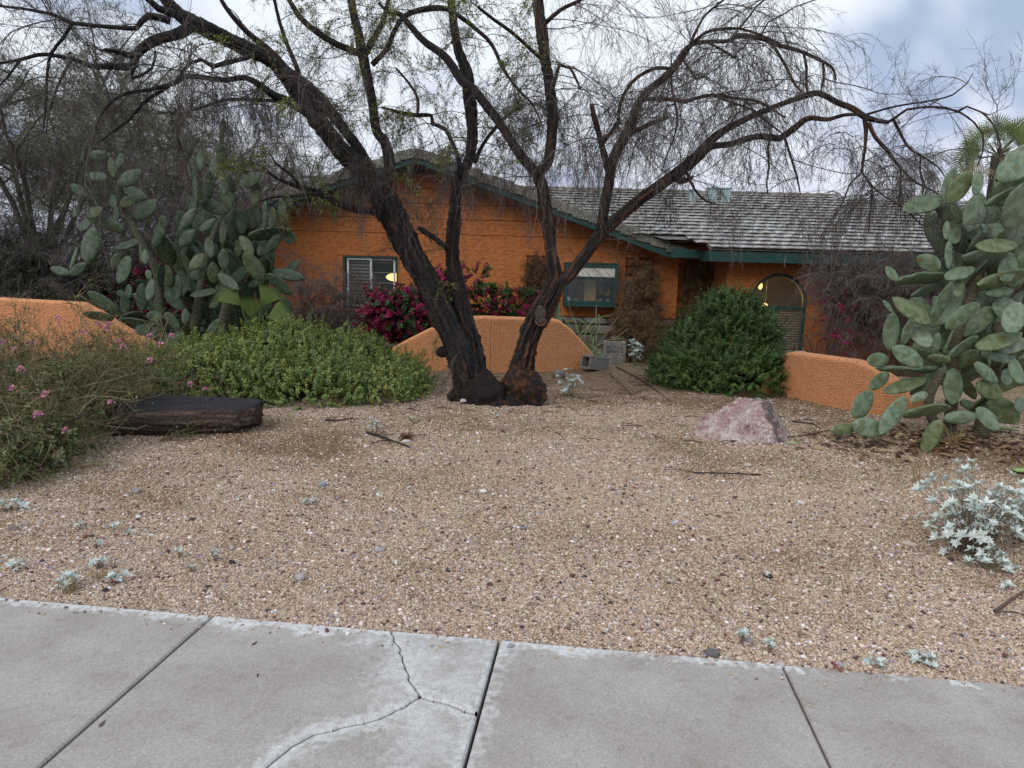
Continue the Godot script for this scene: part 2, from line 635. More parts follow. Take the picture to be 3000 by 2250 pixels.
func sidewalk() -> void:
	var base := Node3D.new()
	base.name = "sidewalk"
	add_child(base)
	meta(base, "", "", "", "structure")
	# the cracks of the broken slab
	var node := Vector2(-0.252, -0.442)
	var c1 := PackedVector2Array([Vector2(-0.487, 0.005), Vector2(-0.447, -0.081), Vector2(-0.412, -0.135), Vector2(-0.36, -0.255), Vector2(-0.305, -0.364), node])
	var c2 := PackedVector2Array([node, Vector2(-0.198, -0.459), Vector2(-0.146, -0.463), Vector2(-0.1, -0.49), Vector2(-0.04, -0.51)])
	var c3 := PackedVector2Array([node, Vector2(-0.314, -0.534), Vector2(-0.372, -0.601), Vector2(-0.466, -0.653), Vector2(-0.541, -0.701), Vector2(-0.592, -0.77), Vector2(-0.617, -0.839), Vector2(-0.628, -0.895), Vector2(-0.645, -0.998)])
	c1[0].y = 0.0
	var ja := -1.29
	var jb := -0.025
	c2[4].x = jb - 0.006
	var k1 := jagged(c1, 0.012)
	var k2 := jagged(c2, 0.012)
	var k3 := jagged(c3, 0.012)
	# concrete: cement grey with white lime bloom along the edge, the joint and the cracks
	var w := 1100
	var h := 330
	var im := Image.create(w, h, false, Image.FORMAT_RGB8)
	var bloom := noise(FastNoiseLite.TYPE_SIMPLEX_SMOOTH, 2.4, 4, 41)
	var r := RandomNumberGenerator.new()
	r.seed = 5
	var lines := [c1, c2, c3]
	for y in h:
		var vv := -(y + 0.5) / h * 1.5
		for x in w:
			var uu := (x + 0.5) / w * 5.0 - 2.6
			var f := bloom.get_noise_2d(uu * 2.0, vv * 2.0)
			var f2 := bloom.get_noise_2d(uu * 9.0 + 70.0, vv * 9.0)
			var reach := 0.035 + 0.055 * smoothstep(-0.1, 0.45, bloom.get_noise_2d(uu * 0.9, 3.0)) + f2 * 0.035
			if uu > 0.35:
				reach = lerpf(reach, 0.035 + f2 * 0.05, smoothstep(0.35, 0.6, uu))
			var white := smoothstep(reach + 0.035, reach - 0.025, -vv)
			if uu > 0.35:
				white *= lerpf(1.0, smoothstep(0.0, 0.4, bloom.get_noise_2d(uu * 1.3, 9.0) + f2 * 0.3), smoothstep(0.35, 0.75, uu + f2 * 0.3))
			if uu < jb + 0.16 and uu > ja:
				var near := 9.0
				var p := Vector2(uu, vv)
				for l in lines:
					for s in l.size() - 1:
						near = minf(near, p.distance_to(Geometry2D.get_closest_point_to_segment(p, l[s], l[s + 1])))
				near = minf(near, jb - uu if uu < jb else uu - jb + 0.02 - maxf(0.0, vv + 0.2) * 0.4)
				white = maxf(white, smoothstep(0.085 + f2 * 0.09, 0.0, near) * 0.85)
				if uu < jb:
					white = maxf(white, (0.42 + f * 0.6) * smoothstep(-0.56, -0.40, uu + (vv + 0.35) * 0.5 + f2 * 0.1))
			white *= 0.75 + f2 * 0.5
			var damp := bloom.get_noise_2d(uu * 0.7 + 20.0, vv * 0.9) * 0.07 + minf(0.0, bloom.get_noise_2d(uu * 3.0, vv * 3.0 + 40.0) + 0.25) * 0.12
			var c := Color(0.352 + damp, 0.324 + damp, 0.306 + damp).lerp(Color(0.60, 0.61, 0.62), clampf(white, 0.0, 1.0))
			var g := 1.0 + r.randf_range(-0.17, 0.17) + (r.randf_range(0.1, 0.35) if r.randf() < 0.025 else 0.0) - (r.randf_range(0.1, 0.4) if r.randf() < 0.012 else 0.0)
			im.set_pixel(x, y, lin(c.r * g, c.g * g, c.b * g))
	var m := mat(Color.WHITE, 0.85)
	m.metallic_specular = 0.3
	im.flip_y()
	m.albedo_texture = ImageTexture.create_from_image(im)
	m.texture_repeat = true
	var joints := [-6.3, -5.1, -3.83, -2.55, ja, jb, 1.11, 2.36, 3.6, 4.9, 6.2]
	for k in joints.size() - 1:
		var a: float = joints[k] + 0.0055
		var b: float = joints[k + 1] - 0.0055
		var y := rng.randf_range(-0.003, 0.002)
		if joints[k] != ja:
			slab(PackedVector2Array([Vector2(a, -1.5), Vector2(b, -1.5), Vector2(b, 0.0), Vector2(a, 0.0)]), base, m, y)
			continue
		var end := k3[k3.size() - 1]
		var left := PackedVector2Array([Vector2(a, 0.0), Vector2(a, -1.5), Vector2(end.x - 0.3, -1.5), end])
		var back := k3.duplicate()
		back.reverse()
		left.append_array(back.slice(1))
		var up := k1.duplicate()
		up.reverse()
		left.append_array(up.slice(1))
		var right := PackedVector2Array([Vector2(end.x - 0.3, -1.5), Vector2(b, -1.5)])
		var back2 := k2.duplicate()
		back2.reverse()
		right.append_array(back2)
		right.append_array(k3.slice(1))
		var top := k1.duplicate()
		top.append_array(k2.slice(1))
		top.append(Vector2(b, 0.0))
		slab(shrunk(left), base, m, 0.001)
		slab(shrunk(right), base, m, -0.003)
		slab(shrunk(top), base, m, 0.002)
	# earth in the joints
	var g := Geo.new()
	for j in joints:
		g.fq(side_at(Vector2(j - 0.014, -1.5), -0.04), side_at(Vector2(j + 0.014, -1.5), -0.04), side_at(Vector2(j + 0.014, 0.0), -0.04), side_at(Vector2(j - 0.014, 0.0), -0.04))
	part("joint_earth", g, mat(lin(0.05, 0.045, 0.035), 1.0), base, "stuff")
	# kerb and road on the near side
	g = Geo.new()
	g.box(Transform3D(Basis(SIDE_U, Vector3.UP, -SIDE_V), side_at(Vector2(0, -1.585), -0.095)), Vector3(30, 0.19, 0.15), 0.02)
	setting("kerb", g, M.concrete_side)
	g = Geo.new()
	g.fq(side_at(Vector2(-120, -10.0), -0.13), side_at(Vector2(120, -10.0), -0.13), side_at(Vector2(120, -1.66), -0.13), side_at(Vector2(-120, -1.66), -0.13))
	setting("road", g, M.asphalt)


func shrunk(p: PackedVector2Array) -> PackedVector2Array:
	var o := Geometry2D.offset_polygon(p, -0.0022)
	return o[0] if o.size() else p


# a stone: a lump bounded by random planes
func pebble_mesh(planes: int, flat: float, detail: int) -> ArrayMesh:
	var ns := []
	for k in planes:
		ns.append([rv().normalized(), rng.randf_range(0.75, 1.0)])
	var g := Geo.new()
	lump(g, ns, Vector3(1, flat, 0.8), detail, 0.0, func(_p, _n): return Color.WHITE)
	return g.mesh()


# sphere directions pushed out to the nearest bounding plane
func lump(g: Geo, ns: Array, scale: Vector3, detail: int, rough: float, colour: Callable, at := Vector3.ZERO) -> void:
	var rows := detail
	var cols := detail * 2
	var first := g.v.size()
	for r in rows + 1:
		var th := PI * r / rows
		for s in cols + 1:
			var ph := TAU * s / cols
			var d := Vector3(sin(th) * cos(ph), cos(th), sin(th) * sin(ph))
			var reach := 1.05
			for e in ns:
				var k: float = d.dot(e[0])
				if k > 0.01:
					reach = minf(reach, e[1] / k)
			var p := d * reach * scale
			if rough > 0.0:
				p *= 1.0 + rough * fine.get_noise_3dv(p * 6.0 + at) + rough * 0.4 * fine.get_noise_3dv(p * 22.0)
			g.vert(p + at, Vector3.ZERO, Color.WHITE)
	for r in rows:
		for s in cols:
			var k := first + r * (cols + 1) + s
			if r > 0:
				g.tri(k, k + 1, k + cols + 1)
			if r < rows - 1:
				g.tri(k + 1, k + cols + 2, k + cols + 1)
	# normals from the faces
	for k in range(0, g.i.size(), 3):
		if g.i[k] < first:
			continue
		var nn := (g.v[g.i[k + 2]] - g.v[g.i[k]]).cross(g.v[g.i[k + 1]] - g.v[g.i[k]])
		for j in 3:
			g.n[g.i[k + j]] += nn
	for r in rows + 1:
		var a := first + r * (cols + 1)
		var nn := g.n[a] + g.n[a + cols]
		g.n[a] = nn
		g.n[a + cols] = nn
	for k in range(first, g.v.size()):
		g.n[k] = g.n[k].normalized() if g.n[k].length_squared() > 0.0 else (g.v[k] - at).normalized()
		g.c[k] = colour.call(g.v[k] - at, g.n[k])


func gravel() -> void:
	var shapes := [pebble_mesh(9, 0.6, 5), pebble_mesh(11, 0.7, 5), pebble_mesh(8, 0.5, 5)]
	var hues := [Color(0.43, 0.34, 0.225), Color(0.52, 0.43, 0.30), Color(0.32, 0.245, 0.165), Color(0.60, 0.53, 0.42), Color(0.38, 0.28, 0.205), Color(0.20, 0.145, 0.105), Color(0.47, 0.365, 0.29)]
	var odd := [Color(0.72, 0.70, 0.66), Color(0.13, 0.055, 0.05), Color(0.06, 0.05, 0.05), Color(0.27, 0.27, 0.29), Color(0.62, 0.55, 0.48)]
	for kind in 3:
		var places: Array[Transform3D] = []
		var tints := PackedColorArray()
		while places.size() < 85000:
			# more of them near the camera, where each one shows
			var d := 2.45 * pow(9.2 / 2.45, rng.randf())
			var x := rng.randf_range(-0.85, 0.85) * d
			var z := -d
			var vv := side_uv(Vector3(x, 0, z)).y
			var spilled := vv < 0.006 and vv > -0.16 and rng.randf() < 0.035 * exp(vv * 18.0)
			if vv < 0.006 and not spilled:
				continue
			var s := soilness(x, z)
			if rng.randf() < s * 0.88:
				continue
			var size := 0.0026 + 0.0036 * pow(rng.randf(), 2.4) + 0.0005 * d
			var c: Color = hues[rng.randi() % 7]
			if rng.randf() < 0.035:
				c = odd[rng.randi() % 5]
				size *= rng.randf_range(1.1, 1.9)
			if rng.randf() < 0.004:
				size *= 1.9
			var b := Basis.from_euler(Vector3(rng.randf_range(-0.4, 0.4), rng.randf() * TAU, rng.randf_range(-0.4, 0.4))) * Basis.from_scale(Vector3(rng.randf_range(0.8, 1.3), 1, 1) * size)
			places.append(Transform3D(b, Vector3(x, 0.002 + size * 0.4 if spilled else gh(x, z) + size * rng.randf_range(0.0, 0.35), z)))
			tints.append(tint(Color(c.r * 0.98, c.g * 0.94, c.b * 1.0), 0.16))
		var o := scatter("gravel", shapes[kind], M.pebble, places, tints, self)
		o.name = "gravel" if kind == 0 else "gravel_%03d" % kind
		meta(o, ["tan and buff decomposed granite gravel across the yard", "rounded pale brown gravel grains across the yard", "flat chips of tan gravel across the yard"][kind], "gravel")


func bx(called: String, parent: Node3D, m: Material, x0: float, x1: float, y0: float, y1: float, z0: float, z1: float, ch := 0.004) -> MeshInstance3D:
	var g := Geo.new()
	g.box_at(x0, x1, y0, y1, z0, z1, ch)
	return part(called, g, m, parent)


# a bar between two points, wide across and tall upwards
func bar(g: Geo, a: Vector3, b: Vector3, tall: float, deep: float, ch := 0.004, col := Color.WHITE) -> void:
	var d := (b - a).normalized()
	var zz := Vector3(0, 0, 1) if absf(d.z) < 0.9 else Vector3(1, 0, 0)
	var up := zz.cross(d).normalized()
	zz = d.cross(up)
	g.box(Transform3D(Basis(d, up, zz), (a + b) * 0.5), Vector3(a.distance_to(b), tall, deep), ch, col)


# flat polygon in x-y, pushed from z0 (front) back to z1
func sheet(g: Geo, poly: PackedVector2Array, z0: float, z1: float, col := Color.WHITE) -> void:
	if Geometry2D.is_polygon_clockwise(poly):
		poly.reverse()
	var idx := Geometry2D.triangulate_polygon(poly)
	for k in range(0, idx.size(), 3):
		var a := poly[idx[k]]
		var b := poly[idx[k + 1]]
		var c := poly[idx[k + 2]]
		if (b - a).cross(c - a) < 0.0:
			var q := b
			b = c
			c = q
		g.ft(Vector3(a.x, a.y, z0), Vector3(b.x, b.y, z0), Vector3(c.x, c.y, z0), col)
		g.ft(Vector3(a.x, a.y, z1), Vector3(c.x, c.y, z1), Vector3(b.x, b.y, z1), col)
	for k in poly.size():
		var a := poly[k]
		var b := poly[(k + 1) % poly.size()]
		g.fq(Vector3(a.x, a.y, z0), Vector3(a.x, a.y, z1), Vector3(b.x, b.y, z1), Vector3(b.x, b.y, z0), col)


const PEAK_X := -2.2
const PITCH := 0.335


func rake_y(x: float, top := 4.02) -> float:
	return top - absf(x - PEAK_X) * PITCH


func house() -> void:
	var hs := thing("house", Vector3(2, -0.42, -17), "orange stucco ranch house with green fascia and grey tiled roof", "house")
	var gz := -16.5
	# --- gabled front: stucco below, boards above
	var wx0 := -3.95
	var wx1 := -2.68
	var bx0 := 1.13
	var bx1 := 2.3
	var g := Geo.new()
	for e in [[-7.3, wx0, 0.6, 2.38], [wx0, wx1, 0.6, 0.65], [wx0, wx1, 1.86, 2.38], [wx1, bx0, 0.6, 2.38], [bx0, bx1, 0.6, 0.9], [bx0, bx1, 1.78, 2.38], [bx1, 3.75, 0.6, 2.38]]:
		g.box_at(e[0], e[1], e[2], e[3], gz, gz - 0.2, 0.0005)
	part("gable_wall", g, M.stucco, hs)
	bx("wall", hs, M.stucco, 3.55, 3.75, -0.4, 2.3, gz - 0.2, gz - 1.2)
	var y := 2.39
	while y < 3.7:
		var y1 := minf(y + 0.335, 3.86)
		var h0 := minf((3.90 - y) / PITCH, 5.9)
		var h1 := minf((3.90 - y1) / PITCH, 5.9)
		g = Geo.new()
		var left := maxf(PEAK_X - h0, -7.3)
		var left1 := maxf(PEAK_X - h1, -7.3)
		sheet(g, PackedVector2Array([Vector2(left, y), Vector2(PEAK_X + h0, y), Vector2(PEAK_X + h1, y1 - 0.013), Vector2(left1, y1 - 0.013)]), gz + 0.012, gz - 0.1)
		part("plank", g, M.stucco, hs)
		y += 0.335
	bx("wall", hs, M.stucco, -7.3, 3.7, 2.3, 2.42, gz - 0.11, gz - 0.19)
	g = Geo.new()
	sheet(g, PackedVector2Array([Vector2(-7.2, 2.4), Vector2(2.2, 2.4), Vector2(PEAK_X, 3.86)]), gz - 0.11, gz - 0.18)
	part("gable_backing", g, M.soffit, hs)
	# stone footing of the gabled front
	bx("footing", hs, mat(lin(0.09, 0.08, 0.07), 0.9), -7.3, 3.75, -0.5, 0.59, gz - 0.04, gz - 0.2)
	var fx := -7.3
	var row := 0
	for yy in [-0.42, -0.12, 0.2, 0.43]:
		fx = -7.3 + 0.13 * row
		var top: float = [-0.13, 0.19, 0.42, 0.585][row]
		while fx < 3.6:
			var wide := minf(rng.randf_range(0.28, 0.62), 3.74 - fx)
			if wide > 0.1:
				g = Geo.new()
				var ns := []
				for s in [Vector3(1, 0, 0), Vector3(-1, 0, 0), Vector3(0, 1, 0), Vector3(0, -1, 0), Vector3(0, 0, 1), Vector3(0, 0, -1)]:
					ns.append([(s + rv(0.12)).normalized(), 0.62])
				var hue := Color(0.11, 0.095, 0.08) if rng.randf() < 0.75 else Color(0.24, 0.22, 0.20)
				hue = tint(hue, 0.25)
				var half := Vector3((wide - 0.02) / 1.24, (top - yy - 0.016) / 1.24, 0.09)
				lump(g, ns, half, 7, 0.05, func(_p, _n): return hue, Vector3(fx + wide * 0.5, (yy + top) * 0.5, gz + 0.01))
				part("stone", g, M.stone, hs)
			fx += wide
		row += 1
	# --- rake: fascia board, soffit, barge tiles
	for sgn in [-1.0, 1.0]:
		g = Geo.new()
		var a := Vector3(PEAK_X, 3.94, -15.82)
		var b := Vector3(PEAK_X + sgn * 5.62, 3.94 - 5.62 * PITCH, -15.82)
		bar(g, a, b, 0.20, 0.05) if sgn > 0 else bar(g, b, a, 0.20, 0.05)
		part("fascia", g, M.green, hs)
		g = Geo.new()
		bar(g, a + Vector3(0, 0.06, -3.2), b + Vector3(0, 0.06, -3.2), 0.05, 6.3)
		part("soffit", g, M.soffit, hs)
		g = Geo.new()
		bar(g, a + Vector3(0, 0.13, -3.3), b + Vector3(0, 0.13, -3.3), 0.06, 6.1)
		part("roof_plane", g, M.ridge, hs)
		for k in 17:
			var s0 := 0.345 * k
			var s1 := s0 + 0.40
			g = Geo.new()
			var q0 := Vector3(PEAK_X + sgn * s0, 4.10 - s0 * PITCH, -15.80)
			var q1 := Vector3(PEAK_X + sgn * s1, 4.10 - s1 * PITCH + 0.035, -15.80)
			var col := tint(Color(0.175, 0.165, 0.145), 0.22)
			# rounded barge tile: half pipe over the edge with a leg hanging down the front
			var d := (q1 - q0).normalized()
			var up: Vector3 = (Vector3(0, 0, 1).cross(d)).normalized() * sgn
			if up.y < 0.0:
				up = -up
			var prof := [Vector2(0.045, -0.15), Vector2(0.05, -0.03), Vector2(0.035, 0.025), Vector2(-0.01, 0.055), Vector2(-0.12, 0.06), Vector2(-0.26, 0.055)]
			var wob := rng.randf_range(-0.012, 0.012)
			for e in prof.size() - 1:
				var o0: Vector3 = Vector3(0, 0, prof[e].x) + up * (prof[e].y + wob)
				var o1: Vector3 = Vector3(0, 0, prof[e + 1].x) + up * (prof[e + 1].y + wob)
				var n0 := Vector3(0, 0, 1).lerp(up, e / 4.0).normalized()
				var n1 := Vector3(0, 0, 1).lerp(up, minf(1.0, (e + 1) / 4.0)).normalized()
				var lift: Vector3 = up * 0.015
				var i0 := g.vert(q0 + o0, n0, col)
				g.vert(q1 + o0 + lift, n0, col)
				g.vert(q1 + o1 + lift, n1, col)
				g.vert(q0 + o1, n1, col)
				if sgn > 0:
					g.tri(i0, i0 + 1, i0 + 2)
					g.tri(i0, i0 + 2, i0 + 3)
				else:
					g.tri(i0, i0 + 2, i0 + 1)
					g.tri(i0, i0 + 3, i0 + 2)
				# butt end
				var t: Vector3 = up * -0.022 if e > 1 else Vector3(0, 0, -0.022)
				if sgn > 0:
					g.fq(q1 + o0 + lift, q1 + o0 + lift + t, q1 + o1 + lift + t, q1 + o1 + lift, col)
				else:
					g.fq(q1 + o1 + lift, q1 + o1 + lift + t, q1 + o0 + lift + t, q1 + o0 + lift, col)
			part("barge_tile", g, M.ridge, hs)
	# --- wing on the right: wall with an arched window, recess between it and the gable
	var wz := -15.5
	bx("recess_wall", hs, M.stucco, 3.75, 4.58, -0.5, 2.29, -16.75, -16.95)
	g = Geo.new()
	var ax0 := 5.11
	var ax1 := 6.36
	var ar := (ax1 - ax0) * 0.5
	var acx := (ax0 + ax1) * 0.5
	var spring := 1.06
	var sill := 0.0
	var outline := PackedVector2Array([Vector2(4.58, -0.5), Vector2(ax0, -0.5), Vector2(ax0, spring)])
	for k in range(1, 17):
		var a := PI - PI * k / 32.0
		outline.append(Vector2(acx + cos(a) * ar, spring + sin(a) * ar))
	outline.append_array(PackedVector2Array([Vector2(acx, 2.3), Vector2(4.58, 2.3)]))
	sheet(g, outline, wz, wz - 0.22)
	outline = PackedVector2Array()
	for p in [Vector2(4.58, -0.5), Vector2(ax0, -0.5), Vector2(ax0, spring)]:
		pass
	outline = PackedVector2Array([Vector2(6.85, -0.5), Vector2(ax1, -0.5), Vector2(ax1, spring)])
	for k in range(1, 17):
		var a := PI * k / 32.0
		outline.append(Vector2(acx + cos(a) * ar, spring + sin(a) * ar))
	outline.append_array(PackedVector2Array([Vector2(acx, 2.3), Vector2(6.85, 2.3)]))
	sheet(g, outline, wz, wz - 0.22)
	sheet(g, PackedVector2Array([Vector2(ax0, -0.5), Vector2(ax1, -0.5), Vector2(ax1, sill), Vector2(ax0, sill)]), wz, wz - 0.22)
	part("wing_wall", g, M.stucco, hs)
	bx("wing_wall", hs, M.stucco, 6.85, 13.5, -0.5, 2.3, wz - 0.5, wz - 0.72)
	bx("wing_wall", hs, M.stucco, 6.63, 6.85, -0.5, 2.3, wz - 0.23, wz - 0.49)
	bx("wing_wall", hs, M.stucco, 4.58, 4.78, -0.5, 2.3, wz - 0.23, wz - 1.9)
	# arched window
	var aw := part("arched_window", frame_arch(acx, spring, ar, sill, wz - 0.07), M.green_dark, hs)
	g = Geo.new()
	g.box_at(ax0 + 0.06, ax1 - 0.06, spring - 0.16, spring - 0.08, wz - 0.06, wz - 0.12)
	g.box_at(acx - 0.03, acx + 0.03, sill + 0.05, spring - 0.16, wz - 0.06, wz - 0.12)
	part("mullion", g, M.green_dark, aw)
	g = Geo.new()
	sheet(g, PackedVector2Array([Vector2(ax0 + 0.04, sill + 0.03), Vector2(ax1 - 0.04, sill + 0.03), Vector2(ax1 - 0.04, spring - 0.1), Vector2(ax0 + 0.04, spring - 0.1)]), wz - 0.09, wz - 0.095)
	part("pane", g, M.glass, aw)
	g = Geo.new()
	outline = PackedVector2Array()
	for k in 25:
		var a := PI * k / 24.0
		outline.append(Vector2(acx + cos(a) * (ar - 0.03), spring - 0.09 + sin(a) * (ar + 0.05)))
	sheet(g, outline, wz - 0.09, wz - 0.095)
	part("pane", g, M.glass, aw)
	for k in 16:
		g = Geo.new()
		g.box(Transform3D(Basis(Vector3.RIGHT, -0.35), Vector3(acx, sill + 0.06 + k * 0.056, wz - 0.2)), Vector3(ax1 - ax0 - 0.1, 0.005, 0.05), 0.001)
		part("blind_slat", g, M.blind, aw)
	bx("window_sill", hs, M.frosted, ax0 - 0.05, ax1 + 0.05, sill - 0.06, sill + 0.02, wz + 0.05, wz - 0.1)
	# --- eaves of the wing
	bx("fascia", hs, M.green, 4.0, 13.6, 1.885, 2.10, -14.87, -14.92)
	bx("fascia", hs, M.green, 3.36, 3.998, 1.965, 2.15, -15.57, -15.62)
	bx("fascia", hs, M.green, 4.0, 4.04, 1.89, 2.10, -14.925, -15.565)
	bx("soffit", hs, M.soffit, 4.05, 13.6, 2.06, 2.085, -14.93, -15.6)
	bx("soffit", hs, M.soffit, 3.4, 13.5, 2.30, 2.32, -15.63, -17.4)
	# --- tiled slope of the wing
	roof_slope(hs)
	# --- roof furniture
	for e in [[4.55, 3.60, -18.9, 0.16], [5.05, 3.66, -18.9, 0.22], [5.38, 3.66, -18.9, 0.22]]:
		var o := part("roof_vent", Geo.new() if false else vent(Vector3(e[0], e[1], e[2]), e[3]), M.metal, hs)
	g = Geo.new()
	g.tube(PackedVector3Array([Vector3(2.87, 2.5, -16.9), Vector3(2.87, 2.9, -16.9)]), PackedFloat32Array([0.045, 0.045]), 12)
	part("vent_pipe", g, M.metal, hs)
	# --- sliding window on the gable
	var w := part("window", frame_rect(wx0, wx1, 0.65, 1.86, gz - 0.02, 0.045, 0.06), M.green_dark, hs)
	var mid := (wx0 + wx1) * 0.5
	for e in [[wx0 + 0.08, mid + 0.02, gz - 0.06], [mid - 0.02, wx1 - 0.08, gz - 0.10]]:
		part("sash", frame_rect(e[0], e[1], 0.70, 1.81, e[2], 0.045, 0.03), M.alu, w)
		g = Geo.new()
		g.box_at(e[0] + 0.02, e[1] - 0.02, 0.74, 1.77, e[2] - 0.012, e[2] - 0.018, 0.0005)
		part("pane", g, M.glass, w)
	for k in 13:
		for s in 2:
			if s == 1 and k % 3 != 0:
				continue
			g = Geo.new()
			var c := Vector3(lerpf(wx0, wx1, 0.28 + 0.45 * s), 0.78 + k * 0.078, gz - 0.2)
			g.box(Transform3D(Basis(Vector3.RIGHT, -0.75 if s == 0 else -0.15), c), Vector3(0.5, 0.006, 0.06), 0.001)
			part("blind_slat", g, M.blind, w)
	# --- projecting garden window
	var b := part("bay_window", frame_rect(bx0 - 0.01, bx1 + 0.02, 0.895, 1.79, -16.12, 0.075, 0.05), M.green, hs)
	g = Geo.new()
	g.box_at(bx0 + 0.06, bx1 - 0.05, 1.46, 1.515, -16.125, -16.165)
	for x in [bx0 + 0.02, bx1 - 0.015]:
		g.box_at(x - 0.03, x + 0.03, 0.9, 0.97, -16.175, gz - 0.002)
		g.box_at(x - 0.03, x + 0.03, 1.72, 1.785, -16.175, gz - 0.002)
	part("frame_bar", g, M.green, b)
	bx("base_board", b, M.green, bx0 - 0.01, bx1 + 0.02, 0.84, 0.893, -16.10, gz - 0.002)
	g = Geo.new()
	g.box_at(bx0 + 0.05, bx1 - 0.04, 0.96, 1.47, -16.14, -16.146, 0.0005)
	part("pane", g, M.glass, b)
	g = Geo.new()
	g.box_at(bx0 + 0.05, bx1 - 0.04, 1.51, 1.72, -16.14, -16.146, 0.0005)
	part("roller_blind", g, M.frosted, b)
	for x in [bx0 + 0.02, bx1 - 0.015]:
		g = Geo.new()
		g.box_at(x - 0.003, x + 0.003, 0.97, 1.72, -16.176, gz - 0.004, 0.0005)
		part("pane", g, M.glass, b)
	bx("top_board", b, M.green, bx0 - 0.01, bx1 + 0.02, 1.795, 1.825, -16.11, gz - 0.002)
	# --- what the windows let one see: rooms with lamps
	for e in [[-7.2, 3.55, -16.72, -20.5], [4.8, 13.4, -16.1, -19.5]]:
		g = Geo.new()
		var x0: float = e[0]
		var x1: float = e[1]
		var z0: float = e[2]
		var z1: float = e[3]
		g.box_at(x0, x1, -0.45, -0.4, z0, z1)
		g.box_at(x0, x1, -0.4, 2.25, z1, z1 - 0.1)
		g.box_at(x0 - 0.1, x0, -0.4, 2.25, z0, z1)
		g.box_at(x1, x1 + 0.1, -0.4, 2.25, z0, z1)
		g.box_at(x0, x1, 2.255, 2.29, z0, z1)
		part("room", g, M.room, hs)
	bx("wing_back_wall", hs, M.room, -7.4, 13.6, -0.5, 2.25, -20.8, -21.0)
	lamp(Vector3(-2.95, 1.38, -17.9), Vector3(0.5, 0.2, 0.4), "warm ceiling lamp glowing behind the sliding window", 6.0)
	lamp(Vector3(5.72, 1.40, -16.7), Vector3(0.09, 0.16, 0.09), "small upper warm lamp behind the arched window", 1.5)
	lamp(Vector3(5.80, 0.95, -16.5), Vector3(0.10, 0.12, 0.10), "small lower warm lamp behind the arched window", 1.2)
	# curtain and potted plants inside the garden window
	g = Geo.new()
	for k in 40:
		var xa := 1.62 + k * 0.007
		var za := -16.62 + 0.02 * sin(k * 0.9)
		var zb := -16.62 + 0.02 * sin((k + 1) * 0.9)
		g.fq(Vector3(xa, 0.96, za), Vector3(xa + 0.007, 0.96, zb), Vector3(xa + 0.007, 1.7, zb), Vector3(xa, 1.7, za))
	var cu := thing("curtain", Vector3(1.76, 0.96, -16.62), "yellow curtain hanging inside the garden window", "curtain")
	part("cloth", g, M.curtain, cu)
	for e in [[1.42, 0.3, "dark leafy houseplant standing at the curtain inside garden window"], [1.98, 0.26, "yellowish leafy houseplant beside the curtain in garden window"], [2.14, 0.2, "small houseplant in the far corner of garden window"]]:
		var pl := thing("houseplant", Vector3(e[0], 0.9, -16.36), e[2], "houseplant", "plants in the garden window")
		g = Geo.new()
		g.tube(PackedVector3Array([Vector3(e[0], 0.895, -16.36), Vector3(e[0], 1.0, -16.36)]), PackedFloat32Array([0.05, 0.065]), 12)
		part("pot", g, mat(lin(0.12, 0.1, 0.1), 0.5), pl)
		g = Geo.new()
		for k in 70:
			var d := (rv() + Vector3(0, 0.5, 0)).normalized()
			var at := Vector3(e[0], 1.02, -16.36) + d * Vector3(0.12, e[1], 0.12) * rng.randf_range(0.3, 1.0)
			g.leaf(at, (d + rv(0.5)).normalized(), Vector3.UP, 0.075, 0.035, tint(Color(0.05, 0.06, 0.02) if e[0] < 1.9 else Color(0.25, 0.16, 0.03), 0.3))
		part("foliage", g, M.leaf, pl)
	var cup := thing("white_cup", Vector3(1.22, 0.895, -16.26), "small white cup on the garden window ledge", "cup")
	g = Geo.new()
	g.tube(PackedVector3Array([Vector3(1.22, 0.895, -16.26), Vector3(1.22, 1.03, -16.26)]), PackedFloat32Array([0.045, 0.05]), 14)
	part("body", g, mat(lin(0.6, 0.62, 0.6), 0.3), cup)
	g = Geo.new()
	g.tube(PackedVector3Array([Vector3(1.262, 0.93, -16.26), Vector3(1.295, 0.94, -16.26), Vector3(1.3, 0.975, -16.26), Vector3(1.264, 0.99, -16.26)]), PackedFloat32Array([0.007, 0.007, 0.007, 0.007]), 6)
	part("handle", g, mat(lin(0.6, 0.62, 0.6), 0.3), cup)
	# trellises fixed to the front
	trellis(0.27, 0.78, 0.55, 1.97, gz + 0.03, "weathered brown trellis beside the garden window behind the tree trunk")
	trellis(2.54, 3.16, -0.3, 1.97, gz + 0.03, "tall brown wooden trellis between garden window and recess")
	trellis(3.95, 4.5, -0.3, 1.95, -16.71, "brown wooden trellis in the recess by the arched window wall")


func lamp(at: Vector3, size: Vector3, label: String, energy: float) -> void:
	var o := thing("lamp", at, label, "lamp")
	var g := Geo.new()
	lump(g, [], size * 0.5, 10, 0.0, func(_p, _n): return Color.WHITE, at)
	part("shade", g, M.bulb, o)
	g = Geo.new()
	g.tube(PackedVector3Array([at + Vector3(0, size.y * 0.45, 0), at + Vector3(0, 2.24 - at.y, 0)]), PackedFloat32Array([0.008, 0.008]), 6)
	part("stem", g, M.metal, o)
	var l := OmniLight3D.new()
	l.name = "lamp_light"
	l.light_energy = energy * 0.28
	l.light_color = Color(1.0, 0.80, 0.45)
	l.omni_range = 8.0
	l.omni_attenuation = 2.0
	l.shadow_enabled = true
	l.light_size = 0.05
	o.add_child(l)


